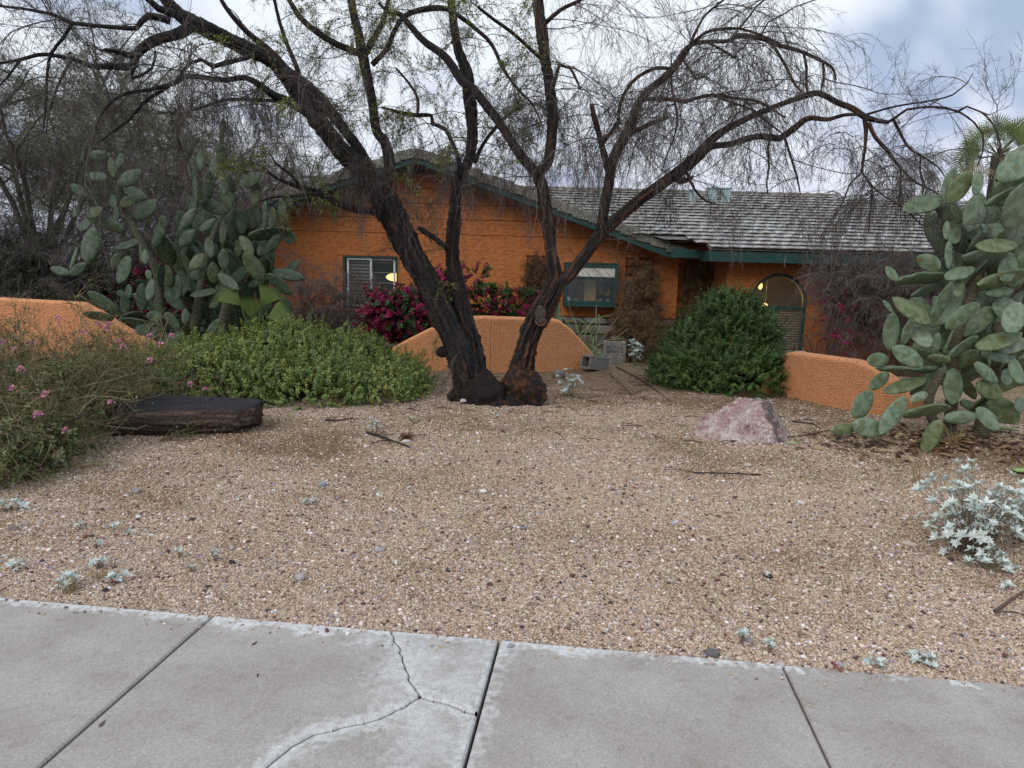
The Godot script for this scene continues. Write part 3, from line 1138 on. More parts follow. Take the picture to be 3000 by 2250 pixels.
func trellis(x0: float, x1: float, y0: float, y1: float, z: float, label: String) -> void:
	var o := thing("trellis", Vector3((x0 + x1) * 0.5, y0, z), label, "trellis", "wooden trellises on the house front")
	for k in 5:
		var g := Geo.new()
		var x := lerpf(x0 + 0.012, x1 - 0.012, k / 4.0)
		g.box_at(x - 0.012, x + 0.012, y0, y1, z, z - 0.02, 0.002, tint(Color(0.075, 0.035, 0.018), 0.2))
		part("upright", g, M.wood, o)
	var n := int((y1 - y0) / 0.17)
	for k in n + 1:
		var g := Geo.new()
		var y := lerpf(y0 + 0.02, y1 - 0.02, float(k) / n)
		g.box_at(x0 - 0.02, x1 + 0.02, y - 0.012, y + 0.012, z + 0.021, z + 0.001, 0.002, tint(Color(0.075, 0.035, 0.018), 0.2))
		part("slat", g, M.wood, o)


func vent(p: Vector3, w: float) -> Geo:
	var g := Geo.new()
	g.box(Transform3D(Basis(), p), Vector3(w, 0.34, w), 0.01)
	g.box(Transform3D(Basis(), p + Vector3(0, 0.185, 0)), Vector3(w + 0.08, 0.035, w + 0.08), 0.008)
	return g


func frame_rect(x0: float, x1: float, y0: float, y1: float, z: float, wide: float, deep: float) -> Geo:
	var g := Geo.new()
	g.box_at(x0, x0 + wide, y0, y1, z, z - deep)
	g.box_at(x1 - wide, x1, y0, y1, z, z - deep)
	g.box_at(x0 + wide, x1 - wide, y0, y0 + wide, z + 0.002, z - deep)
	g.box_at(x0 + wide, x1 - wide, y1 - wide, y1, z + 0.002, z - deep)
	return g


func frame_arch(cx: float, spring: float, r: float, sill: float, z: float) -> Geo:
	var g := Geo.new()
	var outer := PackedVector2Array([Vector2(cx + r, sill)])
	var inner := PackedVector2Array([Vector2(cx + r - 0.065, sill)])
	for k in 25:
		var a := PI * k / 24.0
		outer.append(Vector2(cx + cos(a) * r, spring + sin(a) * r))
		inner.append(Vector2(cx + cos(a) * (r - 0.065), spring + sin(a) * (r - 0.065)))
	outer.append(Vector2(cx - r, sill))
	inner.append(Vector2(cx - r + 0.065, sill))
	for k in outer.size() - 1:
		var m := Vector3((outer[k].x + outer[k + 1].x + inner[k].x + inner[k + 1].x) * 0.25, (outer[k].y + outer[k + 1].y + inner[k].y + inner[k + 1].y) * 0.25, z - 0.04)
		var q := [outer[k], outer[k + 1], inner[k + 1], inner[k]]
		var f := []
		var bk := []
		for p in q:
			f.append(Vector3(p.x, p.y, z))
			bk.append(Vector3(p.x, p.y, z - 0.08))
		g.oq(f[0], f[1], f[2], f[3], m)
		g.oq(f[0], f[1], bk[1], bk[0], m)
		g.oq(f[2], f[3], bk[3], bk[2], m)
	return g


func roof_slope(hs: Node3D) -> void:
	# courses of flat tiles climbing from the eave; the near courses are pieces of their own
	var eave := Vector3(0, 2.13, -14.84)
	var up := Vector3(0, 1.68, -5.05).normalized()
	var nn := Vector3(0, 5.05, 1.68).normalized()
	var wide := 0.30
	var shown := 0.30
	var shapes := []
	for k in 6:
		var g := Geo.new()
		var col := tint(Color(0.52, 0.51, 0.505), 0.16)
		if k == 5:
			col = Color(0.60, 0.59, 0.59)
		# shallow barrel on top, thick butt in front
		var cols := 4
		var prev := []
		for s in cols + 1:
			var x := (float(s) / cols - 0.5) * (wide - 0.008)
			var rise := 0.010 * (1.0 - pow(2.0 * s / cols - 1.0, 2.0)) + rng.randf_range(-0.002, 0.002)
			var now := [Vector3(x, 0.036 + rise, 0.0), Vector3(x, 0.058 + rise, 0.0), Vector3(x, 0.010 + rise * 0.6, -(shown + 0.05))]
			if s > 0:
				g.fq(prev[0], now[0], now[1], prev[1], col)
				g.fq(prev[0], prev[2], now[2], now[0], col)
				g.fq(prev[1], now[1], now[2], prev[2], col)
			prev = now
		var e0 := -0.5 * (wide - 0.008)
		for x in [e0, -e0]:
			var q0 := Vector3(x, 0.036, 0)
			var q1 := Vector3(x, 0.058, 0)
			var q2 := Vector3(x, 0.010, -(shown + 0.05))
			if x < 0:
				g.ft(q0, q1, q2, col)
			else:
				g.ft(q0, q2, q1, col)
		shapes.append(g.mesh())
	var slope := Basis(Vector3.RIGHT, nn, -up)
	var rest: Array = [[], [], [], [], [], []]
	var count := 0
	for r in 18:
		var x := 4.0 - fmod(r * 0.6180, 1.0) * wide * 0.5 - (wide * 0.5 if r % 2 else 0.0)
		var xs := []
		var lo := 3.35 if r < 1 else 0.2
		if r < 2:
			lo = 4.0
		var hi := 13.0
		var p0 := x
		while p0 > lo + wide:
			p0 -= wide
		while p0 < hi:
			xs.append(p0)
			p0 += wide
		for q in xs:
			# hidden behind the gable's own roof
			var depth := 14.84 + r * shown * 0.949
			var yy := 2.13 + r * shown * 0.3157
			if q < 3.4 and (depth < 15.55 or yy < rake_y(q, 4.1) - 0.16):
				continue
			if r > 16 and q > 8.7:
				continue
			var kind := rng.randi() % 6 if rng.randf() > 0.3 else rng.randi() % 3
			var t := Transform3D(slope * Basis.from_euler(Vector3(rng.randf_range(-0.012, 0.012), rng.randf_range(-0.012, 0.012), rng.randf_range(-0.02, 0.02))), eave + up * (r * shown + rng.randf_range(-0.008, 0.008)) + nn * 0.012 + Vector3(q + wide * 0.5, 0, 0))
			if r < 9 and q < 9.2 and count < 300:
				count += 1
				var o := MeshInstance3D.new()
				o.name = "roof_tile"
				o.mesh = shapes[kind]
				o.material_override = M.tile
				hs.add_child(o, true)
				o.transform = Transform3D(t.basis, t.origin - home(hs))
			else:
				rest[kind].append(t)
	var far: Array[Transform3D] = []
	var g := Geo.new()
	for kind in 6:
		var me: ArrayMesh = shapes[kind]
		var a := me.surface_get_arrays(0)
		for t in rest[kind]:
			var first := g.v.size()
			for k in a[Mesh.ARRAY_VERTEX].size():
				g.vert(t * a[Mesh.ARRAY_VERTEX][k], (t.basis * a[Mesh.ARRAY_NORMAL][k]).normalized(), a[Mesh.ARRAY_COLOR][k])
			for k in a[Mesh.ARRAY_INDEX]:
				g.i.append(first + k)
	part("roof_tiles", g, M.tile, hs, "stuff")
	# deck under the tiles, back slope, ridge caps
	g = Geo.new()
	var dk := mat(lin(0.16, 0.15, 0.14), 0.95)
	for e in [[4.0, 13.2, 0.0, 0.7], [3.2, 13.2, 0.7, 5.33]]:
		g.fq(Vector3(e[0], 0, 0) + eave + up * e[2] - nn * 0.004, Vector3(e[1], 0, 0) + eave + up * e[2] - nn * 0.004, Vector3(e[1], 0, 0) + eave + up * e[3] - nn * 0.004, Vector3(e[0], 0, 0) + eave + up * e[3] - nn * 0.004)
	g.ft(Vector3(3.2, 0, 0) + eave + up * 0.7 - nn * 0.004, Vector3(3.2, 0, 0) + eave + up * 5.33 - nn * 0.004, Vector3(-1.6, 0, 0) + eave + up * 5.33 - nn * 0.004)
	part("roof_deck", g, dk, hs)
	var top := eave + up * 5.33
	g = Geo.new()
	g.fq(top + Vector3(-2, 0, 0), top + Vector3(13.2, 0, 0), top + Vector3(13.2, -1.7, -5), top + Vector3(-2, -1.7, -5))
	part("back_slope", g, dk, hs)
	var rx := -1.0
	while rx < 12.6:
		g = Geo.new()
		var col := tint(Color(0.23, 0.21, 0.185), 0.15)
		var lowered := 0.0 if rx < 8.6 else -0.10
		var pts := PackedVector3Array()
		var prev := []
		for s in 9:
			var a := PI * s / 8.0
			var o := Vector3(0, sin(a) * 0.085, cos(a) * 0.13)
			var now := [top + Vector3(rx, lowered, 0.02) + o, top + Vector3(rx + 0.42, lowered + 0.016, 0.02) + o * 1.06]
			if s > 0:
				g.fq(prev[0], prev[1], now[1], now[0], col)
				g.fq(prev[1], prev[1] + Vector3(0, -0.02, 0), now[1] + Vector3(0, -0.02, 0), now[1], col)
			prev = now
		part("ridge_tile", g, M.ridge, hs)
		rx += 0.37


# low stucco wall with a rounded top: a path on the ground, heights along it
func garden_wall(called: String, label: String, path: Array, tops: Array, low: float, crack := -1.0) -> void:
	var o := thing(called, Vector3(path[0].x, low, path[0].z), label, "wall", "low orange stucco garden walls")
	var long := 0.0
	var runs := [0.0]
	for k in path.size() - 1:
		long += (path[k] as Vector3).distance_to(path[k + 1])
		runs.append(long)
	var stations := PackedFloat32Array()
	var n := int(long / 0.035)
	for k in n + 1:
		stations.append(long * k / n)
	if crack > 0.0:
		for e in [-0.010, -0.004, 0.0, 0.004, 0.010]:
			stations.append(crack + e)
		stations.sort()
	var g := Geo.new()
	var thick := 0.11
	var ring := 0
	for s in stations:
		var k := 0
		while k < path.size() - 2 and s > runs[k + 1]:
			k += 1
		var t: float = (s - runs[k]) / (runs[k + 1] - runs[k])
		var p: Vector3 = (path[k] as Vector3).lerp(path[k + 1], t)
		var dir: Vector3 = ((path[k + 1] as Vector3) - path[k]).normalized()
		var out := Vector3(-dir.z, 0, dir.x)
		if out.z < 0.0:
			out = -out
		var top := 0.0
		for e in tops.size() - 1:
			if s >= tops[e].x and s <= tops[e + 1].x:
				top = lerpf(tops[e].y, tops[e + 1].y, (s - tops[e].x) / (tops[e + 1].x - tops[e].x))
		var prof := []
		var rows := 26
		for r in rows:
			prof.append(Vector2(thick, low + (top - 0.05 - low) * r / (rows - 1)))
		for r in range(1, 8):
			var a := PI * 0.5 * r / 4.0
			prof.append(Vector2(cos(a) * thick, top - 0.05 + sin(a) * 0.05))
		for r in 6:
			prof.append(Vector2(-thick, top - 0.05 - (top - 0.05 - low) * r / 5.0))
		ring = prof.size()
		var drift := crack + 0.02 * fine.get_noise_1d(top)
		for r in ring:
			var q: Vector3 = p + out * prof[r].x + Vector3(0, prof[r].y, 0)
			q += out * (fine.get_noise_2d(s * 3.0, prof[r].y * 3.0) * 0.007 + fine.get_noise_2d(s * 9.0 + 30.0, prof[r].y * 26.0) * 0.004)
			var deep := 0.0
			if crack > 0.0 and absf(s - crack) < 0.0035 and r > 3 and r < 30:
				deep = 0.02
				q += dir * fine.get_noise_1d(prof[r].y * 9.0) * 0.01
			q -= out * deep
			g.vert(q, Vector3.ZERO)
	for s in stations.size() - 1:
		for r in ring - 1:
			var k := s * ring + r
			var a := g.v[k]
			var nn := (g.v[k + ring] - a).cross(g.v[k + 1] - a)
			g.tri(k, k + ring, k + ring + 1)
			g.tri(k, k + ring + 1, k + 1)
			for j in [k, k + 1, k + ring, k + ring + 1]:
				g.n[j] += nn
	# turn outwards whichever way the path runs
	var flip: bool = g.n[3].z < 0.0
	for k in g.n.size():
		g.n[k] = g.n[k].normalized() * (-1.0 if flip else 1.0)
	if flip:
		for k in range(0, g.i.size(), 3):
			var q := g.i[k]
			g.i[k] = g.i[k + 1]
			g.i[k + 1] = q
	part("stucco", g, M.low_wall, o)
	var caps := Geo.new()
	for e in [0, stations.size() - 1]:
		var poly := PackedVector3Array()
		for r in ring:
			poly.append(g.v[e * ring + r])
		var m := Vector3.ZERO
		for q in poly:
			m += q / ring
		var inside := g.v[(stations.size() / 2) * ring + 3]
		for r in ring:
			caps.ot(poly[r], poly[(r + 1) % ring], m, inside)
	part("end_face", caps, M.low_wall, o)


func garden_walls() -> void:
	garden_wall("garden_wall", "low orange garden wall with arched top behind the tree trunks", [Vector3(-1.85, 0, -10.95), Vector3(-0.6, 0, -10.82), Vector3(0.5, 0, -10.82), Vector3(1.32, 0, -10.95)], [Vector2(0, 0.36), Vector2(0.25, 0.5), Vector2(0.55, 0.66), Vector2(0.85, 0.79), Vector2(1.15, 0.87), Vector2(1.4, 0.885), Vector2(2.4, 0.875), Vector2(2.55, 0.85), Vector2(2.75, 0.70), Vector2(2.95, 0.50), Vector2(3.1, 0.33), Vector2(3.3, 0.08)], -0.15, 1.52)
	garden_wall("garden_wall", "low orange garden wall between round shrub and big prickly pear", [Vector3(3.42, 0, -9.55), Vector3(3.75, 0, -8.8), Vector3(4.1, 0, -7.95), Vector3(4.35, 0, -7.5)], [Vector2(0, 0.05), Vector2(0.12, 0.25), Vector2(0.26, 0.48), Vector2(0.40, 0.60), Vector2(0.55, 0.635), Vector2(1.5, 0.64), Vector2(1.75, 0.60), Vector2(2.0, 0.48), Vector2(2.4, 0.2)], -0.2)
	garden_wall("garden_wall", "low orange garden wall behind the pink flowered shrub", [Vector3(-10.5, 0, -11.3), Vector3(-8.0, 0, -11.0), Vector3(-6.2, 0, -11.0), Vector3(-5.2, 0, -11.05)], [Vector2(0, 0.98), Vector2(2.6, 0.97), Vector2(3.9, 0.93), Vector2(4.15, 0.8), Vector2(4.5, 0.58), Vector2(4.9, 0.35), Vector2(5.4, 0.1)], -0.2)


# bark: a tube with furrows and knots, charred black with red-brown patches where the bark has flaked
func bark_tube(pts: Array, sides: int, step: float, furrow: float, red: float) -> Geo:
	var g := Geo.new()
	var cv := curve(pts, step)
	var p: PackedVector3Array = cv[0]
	var r: PackedFloat32Array = cv[1]
	var last := p.size() - 1
	var side := Vector3.ZERO
	var run := rng.randf() * 50.0
	for k in last + 1:
		var dir := (p[mini(k + 1, last)] - p[maxi(k - 1, 0)]).normalized()
		if side == Vector3.ZERO:
			side = dir.cross(Vector3(0.31, 0.2, 0.93)).normalized()
		side = (side - dir * side.dot(dir)).normalized()
		var up := dir.cross(side)
		if k > 0:
			run += p[k].distance_to(p[k - 1])
		for s in sides:
			var a := TAU * s / sides
			var nn := side * cos(a) + up * sin(a)
			# furrows run along the limb: stretched noise in angle and length
			var f := fine.get_noise_3d(cos(a) * 4.0, sin(a) * 4.0, run * 1.3 + 9.0)
			var f2 := fine.get_noise_3d(cos(a) * 9.0, sin(a) * 9.0, run * 4.0)
			var lump_ := fn.get_noise_3d(cos(a) * 4.0, sin(a) * 4.0, run * 14.0)
			var f3 := fine.get_noise_3d(cos(a) * 16.0, sin(a) * 16.0, run * 15.0)
			var rr := r[k] * (1.0 + lump_ * 0.14) + furrow * 0.6 * f3 * minf(r[k] / 0.1, 1.0) + furrow * (f + 0.8 * f2) * minf(r[k] / 0.12, 1.0)
			var patch := fine.get_noise_3d(cos(a) * 1.6 + 20.0, sin(a) * 1.6, run * 2.2) + 0.5 * f2
			var col := Color(0.017, 0.0155, 0.0165).lerp(Color(0.05, 0.042, 0.038), clampf(f * 1.3 + 0.3, 0.0, 1.0))
			col = col.lerp(Color(0.135, 0.062, 0.036), smoothstep(0.30 - red, 0.62 - red, patch) * 0.8)
			if patch + f * 0.5 > 0.85 - red * 0.6:
				col = col.lerp(Color(0.26, 0.12, 0.055), 0.7)
			g.vert(p[k] + nn * rr, Vector3.ZERO, col, Vector2(float(s) / sides, run))
		if k > 0:
			var b := k * sides
			for s in sides:
				var s2 := (s + 1) % sides
				g.tri(b - sides + s, b - sides + s2, b + s2)
				g.tri(b - sides + s, b + s2, b + s)
	var e := g.vert(p[last] + (p[last] - p[last - 1]).normalized() * r[last] * 0.3, Vector3.ZERO, Color(0.12, 0.08, 0.05))
	for s in sides:
		g.tri(last * sides + s, last * sides + (s + 1) % sides, e)
	for k in range(0, g.i.size(), 3):
		var nn := (g.v[g.i[k + 2]] - g.v[g.i[k]]).cross(g.v[g.i[k + 1]] - g.v[g.i[k]])
		for j in 3:
			g.n[g.i[k + j]] += nn
	for k in g.n.size():
		g.n[k] = g.n[k].normalized()
	return g


# a hanging spray of bare twigs, root at the origin, leaving along +x
func spray(long: float, subs: int, minis: int, r0: float, droop: float, cols: Array, leaves := 0, leaf_col := Color(0.1, 0.14, 0.03), leaf_size := 0.016) -> ArrayMesh:
	var g := Geo.new()
	var p := hang(Vector3.ZERO, Vector3(1, rng.randf_range(-0.1, 0.7), rng.randf_range(-0.4, 0.4)), long, droop, 9, 0.14)
	var c0: Color = cols[0]
	g.tube(p, taper(r0, 0.0018, p.size()), 4, c0)
	for k in subs:
		var t := lerpf(0.12, 0.98, (k + rng.randf()) / subs) * (p.size() - 1)
		var at := p[int(t)].lerp(p[mini(int(t) + 1, p.size() - 1)], t - int(t))
		var dir := (p[mini(int(t) + 1, p.size() - 1)] - p[int(t)]).normalized() * 0.7 + rv(0.9)
		var q := hang(at, dir, long * rng.randf_range(0.28, 0.62), droop * rng.randf_range(0.7, 1.6), 6, 0.2)
		g.tube(q, taper(r0 * 0.36, 0.0011, q.size()), 3, tint(cols[rng.randi() % cols.size()], 0.3), false)
		for j in minis:
			var u := rng.randf_range(0.15, 1.0) * (q.size() - 1.01)
			var at2 := q[int(u)].lerp(q[int(u) + 1], u - int(u))
			var d2 := (q[int(u) + 1] - q[int(u)]).normalized() * 0.8 + rv(0.9)
			var w := hang(at2, d2, rng.randf_range(0.05, 0.17), 0.4, 3, 0.25)
			g.tube(w, taper(0.0016, 0.0009, w.size()), 3, tint(cols[rng.randi() % cols.size()], 0.3), false)
		for j in leaves:
			var u := rng.randf_range(0.1, 1.0) * (q.size() - 1.01)
			var at2 := q[int(u)].lerp(q[int(u) + 1], u - int(u)) + rv(0.02)
			g.leaf(at2, rv().normalized(), rv().normalized(), leaf_size * rng.randf_range(0.7, 1.4), leaf_size * 0.5, tint(leaf_col, 0.3))
	return g.mesh()


func limbs() -> Array:
	# name, twigs per metre, points (x, y, z, radius) followed from trunk to tip
	return [
		["trunk", 0.0, [Vector4(-0.437, -0.063, -7.85, 0.2678), Vector4(-0.443, 0.053, -7.856, 0.2057), Vector4(-0.489, 0.264, -7.868, 0.1598), Vector4(-0.572, 0.568, -7.884, 0.1476), Vector4(-0.679, 0.832, -7.9, 0.1354), Vector4(-0.926, 1.315, -7.929, 0.1283), Vector4(-1.185, 1.793, -7.959, 0.1313), Vector4(-1.339, 2.085, -7.977, 0.1342), Vector4(-1.442, 2.266, -7.989, 0.1318), Vector4(-1.537, 2.446, -8, 0.1206)]],
		["trunk", 0.6, [Vector4(-0.39, 0.325, -8, 0.1206), Vector4(-0.456, 0.672, -8.025, 0.1019), Vector4(-0.543, 0.978, -8.048, 0.0856), Vector4(-0.623, 1.32, -8.074, 0.0845), Vector4(-0.708, 1.717, -8.104, 0.0746), Vector4(-0.689, 2.113, -8.133, 0.0619), Vector4(-0.679, 2.413, -8.156, 0.0595), Vector4(-0.644, 2.563, -8.167, 0.0570), Vector4(-0.541, 2.751, -8.183, 0.0558), Vector4(-0.511, 2.937, -8.197, 0.0584), Vector4(-0.521, 3.232, -8.219, 0.0616), Vector4(-0.555, 3.433, -8.235, 0.0679), Vector4(-0.583, 3.67, -8.253, 0.0619), Vector4(-0.675, 3.922, -8.274, 0.0465), Vector4(-0.736, 4.174, -8.294, 0.0420), Vector4(-0.788, 4.533, -8.322, 0.0374), Vector4(-0.861, 4.889, -8.35, 0.0276)]],
		["trunk", 0.0, [Vector4(0.027, -0.031, -7.85, 0.2180), Vector4(0.048, 0.207, -7.828, 0.1739), Vector4(0.049, 0.305, -7.819, 0.1464), Vector4(0.109, 0.497, -7.8, 0.1139), Vector4(0.161, 0.758, -7.775, 0.1011), Vector4(0.271, 1.066, -7.743, 0.1179), Vector4(0.412, 1.353, -7.712, 0.0954), Vector4(0.455, 1.464, -7.7, 0.0880)]],
		["branch", 1.2, [Vector4(-1.529, 2.418, -8, 0.1066), Vector4(-1.692, 2.607, -7.892, 0.0952), Vector4(-1.837, 2.715, -7.811, 0.0917), Vector4(-1.991, 2.921, -7.692, 0.0879), Vector4(-2.15, 3.145, -7.557, 0.0815), Vector4(-2.295, 3.358, -7.425, 0.0707), Vector4(-2.413, 3.506, -7.322, 0.0674), Vector4(-2.638, 3.591, -7.192, 0.0662), Vector4(-2.812, 3.649, -7.087, 0.0675), Vector4(-2.962, 3.7, -6.994, 0.0710), Vector4(-3.111, 3.763, -6.893, 0.0634), Vector4(-3.184, 3.852, -6.815, 0.0476), Vector4(-3.226, 3.975, -6.726, 0.0429), Vector4(-3.272, 4.145, -6.6, 0.0272)]],
		["branch", 1.5, [Vector4(-1.595, 2.56, -8.05, 0.0639), Vector4(-1.714, 2.8, -7.97, 0.0582), Vector4(-1.88, 3.02, -7.884, 0.0525), Vector4(-2.077, 3.269, -7.782, 0.0584), Vector4(-2.248, 3.418, -7.706, 0.0491), Vector4(-2.383, 3.517, -7.65, 0.0430), Vector4(-2.528, 3.672, -7.575, 0.0369), Vector4(-2.729, 3.832, -7.483, 0.0278), Vector4(-2.888, 4.018, -7.39, 0.0214), Vector4(-2.975, 4.229, -7.3, 0.0151)]],
		["branch", 5.0, [Vector4(-2.053, 3.01, -7.2, 0.0405), Vector4(-2.194, 3.085, -7.126, 0.0428), Vector4(-2.327, 3.134, -7.059, 0.0371), Vector4(-2.527, 3.247, -6.945, 0.0258), Vector4(-2.72, 3.206, -6.853, 0.0213), Vector4(-2.969, 3.198, -6.729, 0.0209), Vector4(-3.096, 3.115, -6.659, 0.0193), Vector4(-3.25, 3.042, -6.577, 0.0163), Vector4(-3.448, 2.965, -6.468, 0.0134), Vector4(-3.569, 2.809, -6.376, 0.0105), Vector4(-3.605, 2.638, -6.3, 0.0065)]],
		["branch", 6.0, [Vector4(-3.074, 3.155, -6.7, 0.0180), Vector4(-3.182, 3.066, -6.668, 0.0179), Vector4(-3.342, 2.941, -6.621, 0.0164), Vector4(-3.455, 2.783, -6.577, 0.0122), Vector4(-3.614, 2.648, -6.528, 0.0094), Vector4(-3.697, 2.56, -6.5, 0.0054)]],
		["branch", 5.0, [Vector4(-2.346, 3.144, -7.4, 0.0214), Vector4(-2.457, 3.147, -7.355, 0.0198), Vector4(-2.8, 3.118, -7.212, 0.0164), Vector4(-2.978, 3.042, -7.134, 0.0147), Vector4(-3.211, 2.919, -7.025, 0.0116), Vector4(-3.216, 2.779, -6.973, 0.0101), Vector4(-3.159, 2.582, -6.9, 0.0071)]],
		["branch", 4.0, [Vector4(-2.478, 3.459, -6.95, 0.0261), Vector4(-2.518, 3.43, -6.934, 0.0229), Vector4(-2.702, 3.357, -6.869, 0.0227), Vector4(-2.801, 3.312, -6.833, 0.0226), Vector4(-2.886, 3.361, -6.795, 0.0169), Vector4(-2.983, 3.319, -6.759, 0.0154), Vector4(-3.074, 3.155, -6.7, 0.0152)]],
		["branch", 4.0, [Vector4(-2.928, 3.619, -6.7, 0.0503), Vector4(-3.014, 3.543, -6.663, 0.0450), Vector4(-3.221, 3.443, -6.585, 0.0420), Vector4(-3.346, 3.301, -6.524, 0.0367), Vector4(-3.363, 3.211, -6.496, 0.0365), Vector4(-3.528, 3.19, -6.433, 0.0265), Vector4(-3.651, 3.174, -6.386, 0.0238), Vector4(-3.784, 3.212, -6.328, 0.0183), Vector4(-3.974, 3.22, -6.249, 0.0155), Vector4(-4.125, 3.158, -6.185, 0.0128), Vector4(-4.323, 3.089, -6.1, 0.0088)]],
		["branch", 5.0, [Vector4(-3.274, 3.267, -6.4, 0.0238), Vector4(-3.347, 3.255, -6.246, 0.0207), Vector4(-3.392, 3.243, -6.144, 0.0140), Vector4(-3.41, 3.216, -6.1, 0.0076)]],
		["branch", 5.0, [Vector4(-3.36, 3.21, -6.5, 0.0215), Vector4(-3.353, 3.099, -6.454, 0.0133), Vector4(-3.132, 3.165, -6.367, 0.0105), Vector4(-3.063, 3.284, -6.3, 0.0104)]],
		["branch", 4.5, [Vector4(-3.062, 3.62, -6.6, 0.0322), Vector4(-3.212, 3.632, -6.516, 0.0293), Vector4(-3.288, 3.511, -6.452, 0.0213), Vector4(-3.316, 3.5, -6.437, 0.0213), Vector4(-3.427, 3.487, -6.374, 0.0184), Vector4(-3.696, 3.463, -6.213, 0.0167), Vector4(-3.792, 3.497, -6.142, 0.0140), Vector4(-3.975, 3.499, -6.018, 0.0112), Vector4(-4.143, 3.479, -5.9, 0.0073)]],
		["branch", 3.0, [Vector4(-2.983, 3.649, -6.5, 0.0366), Vector4(-3.076, 3.659, -6.417, 0.0289), Vector4(-3.14, 3.72, -6.328, 0.0237), Vector4(-3.193, 3.828, -6.2, 0.0179)]],
		["branch", 6.0, [Vector4(-3.629, 3.42, -6.1, 0.0151), Vector4(-3.688, 3.305, -6.072, 0.0138), Vector4(-3.779, 3.162, -6.034, 0.0125), Vector4(-3.795, 2.951, -5.987, 0.0111), Vector4(-3.788, 2.775, -5.949, 0.0098), Vector4(-3.795, 2.556, -5.9, 0.0061)]],
		["branch", 6.0, [Vector4(-3.708, 3.177, -6.2, 0.0128), Vector4(-3.772, 3.008, -6.144, 0.0114), Vector4(-3.819, 2.833, -6.088, 0.0101), Vector4(-3.839, 2.661, -6.035, 0.0075), Vector4(-3.839, 2.548, -6, 0.0050)]],
		["branch", 6.0, [Vector4(-4.202, 3.189, -6.3, 0.0117), Vector4(-4.23, 3.053, -6.202, 0.0103), Vector4(-4.26, 2.935, -6.111, 0.0076), Vector4(-4.302, 2.801, -6, 0.0050)]],
		["branch", 2.0, [Vector4(-1.492, 2.302, -8, 0.0787), Vector4(-1.405, 2.599, -8.036, 0.0638), Vector4(-1.452, 2.885, -8.071, 0.0575), Vector4(-1.556, 3.037, -8.092, 0.0516), Vector4(-1.603, 3.347, -8.13, 0.0488), Vector4(-1.656, 3.562, -8.156, 0.0505), Vector4(-1.725, 3.852, -8.191, 0.0553), Vector4(-1.773, 4.066, -8.217, 0.0462), Vector4(-1.825, 4.264, -8.242, 0.0448), Vector4(-1.859, 4.452, -8.265, 0.0403), Vector4(-1.912, 4.741, -8.3, 0.0275)]],
		["branch", 3.5, [Vector4(-1.737, 3.855, -8.25, 0.0402), Vector4(-1.978, 3.921, -8.148, 0.0336), Vector4(-2.198, 4.027, -8.043, 0.0302), Vector4(-2.338, 4.143, -7.959, 0.0296), Vector4(-2.421, 4.283, -7.88, 0.0228), Vector4(-2.48, 4.432, -7.8, 0.0161)]],
		["branch", 3.0, [Vector4(-1.722, 3.837, -8.25, 0.0371), Vector4(-1.647, 3.986, -8.292, 0.0342), Vector4(-1.562, 4.155, -8.339, 0.0310), Vector4(-1.493, 4.386, -8.399, 0.0260), Vector4(-1.466, 4.561, -8.442, 0.0227), Vector4(-1.445, 4.796, -8.5, 0.0158)]],
		["branch", 3.0, [Vector4(-1.639, 3.764, -8.3, 0.0311), Vector4(-1.471, 3.928, -8.274, 0.0274), Vector4(-1.369, 4.131, -8.248, 0.0256), Vector4(-1.258, 4.26, -8.229, 0.0272), Vector4(-1.052, 4.322, -8.205, 0.0288), Vector4(-0.817, 4.326, -8.18, 0.0304), Vector4(-0.674, 4.251, -8.162, 0.0253), Vector4(-0.468, 4.098, -8.134, 0.0219), Vector4(-0.309, 3.949, -8.11, 0.0201), Vector4(-0.178, 3.696, -8.078, 0.0184), Vector4(-0.018, 3.483, -8.049, 0.0150), Vector4(0.141, 3.333, -8.025, 0.0116), Vector4(0.242, 3.133, -8, 0.0066)]],
		["branch", 4.0, [Vector4(-2.248, 3.199, -7.9, 0.0326), Vector4(-2.322, 3.575, -7.796, 0.0258), Vector4(-2.389, 3.758, -7.741, 0.0224), Vector4(-2.455, 3.996, -7.67, 0.0190), Vector4(-2.488, 4.228, -7.6, 0.0141)]],
		["branch", 3.0, [Vector4(-0.64, 2.655, -8.3, 0.0342), Vector4(-0.684, 2.824, -8.34, 0.0259), Vector4(-0.826, 3.117, -8.413, 0.0243), Vector4(-0.978, 3.184, -8.449, 0.0245), Vector4(-0.997, 3.281, -8.471, 0.0228), Vector4(-1.166, 3.285, -8.508, 0.0246), Vector4(-1.373, 3.324, -8.554, 0.0195), Vector4(-1.582, 3.381, -8.6, 0.0124)]],
		["branch", 3.0, [Vector4(-1.137, 3.241, -8.3, 0.0154), Vector4(-1.143, 3.444, -8.421, 0.0157), Vector4(-1.281, 3.662, -8.567, 0.0142), Vector4(-1.44, 3.843, -8.7, 0.0108)]],
		["branch", 4.0, [Vector4(-0.487, 2.752, -8.3, 0.0275), Vector4(-0.393, 2.96, -8.354, 0.0207), Vector4(-0.267, 3.148, -8.407, 0.0209), Vector4(-0.135, 3.291, -8.453, 0.0210), Vector4(-0.044, 3.37, -8.481, 0.0175), Vector4(0.038, 3.372, -8.5, 0.0070)]],
		["branch", 1.0, [Vector4(-0.669, 1.718, -8.1, 0.0395), Vector4(-0.787, 1.799, -8.042, 0.0332), Vector4(-0.91, 1.897, -7.977, 0.0314), Vector4(-1.013, 1.958, -7.927, 0.0312), Vector4(-1.065, 1.991, -7.9, 0.0229)]],
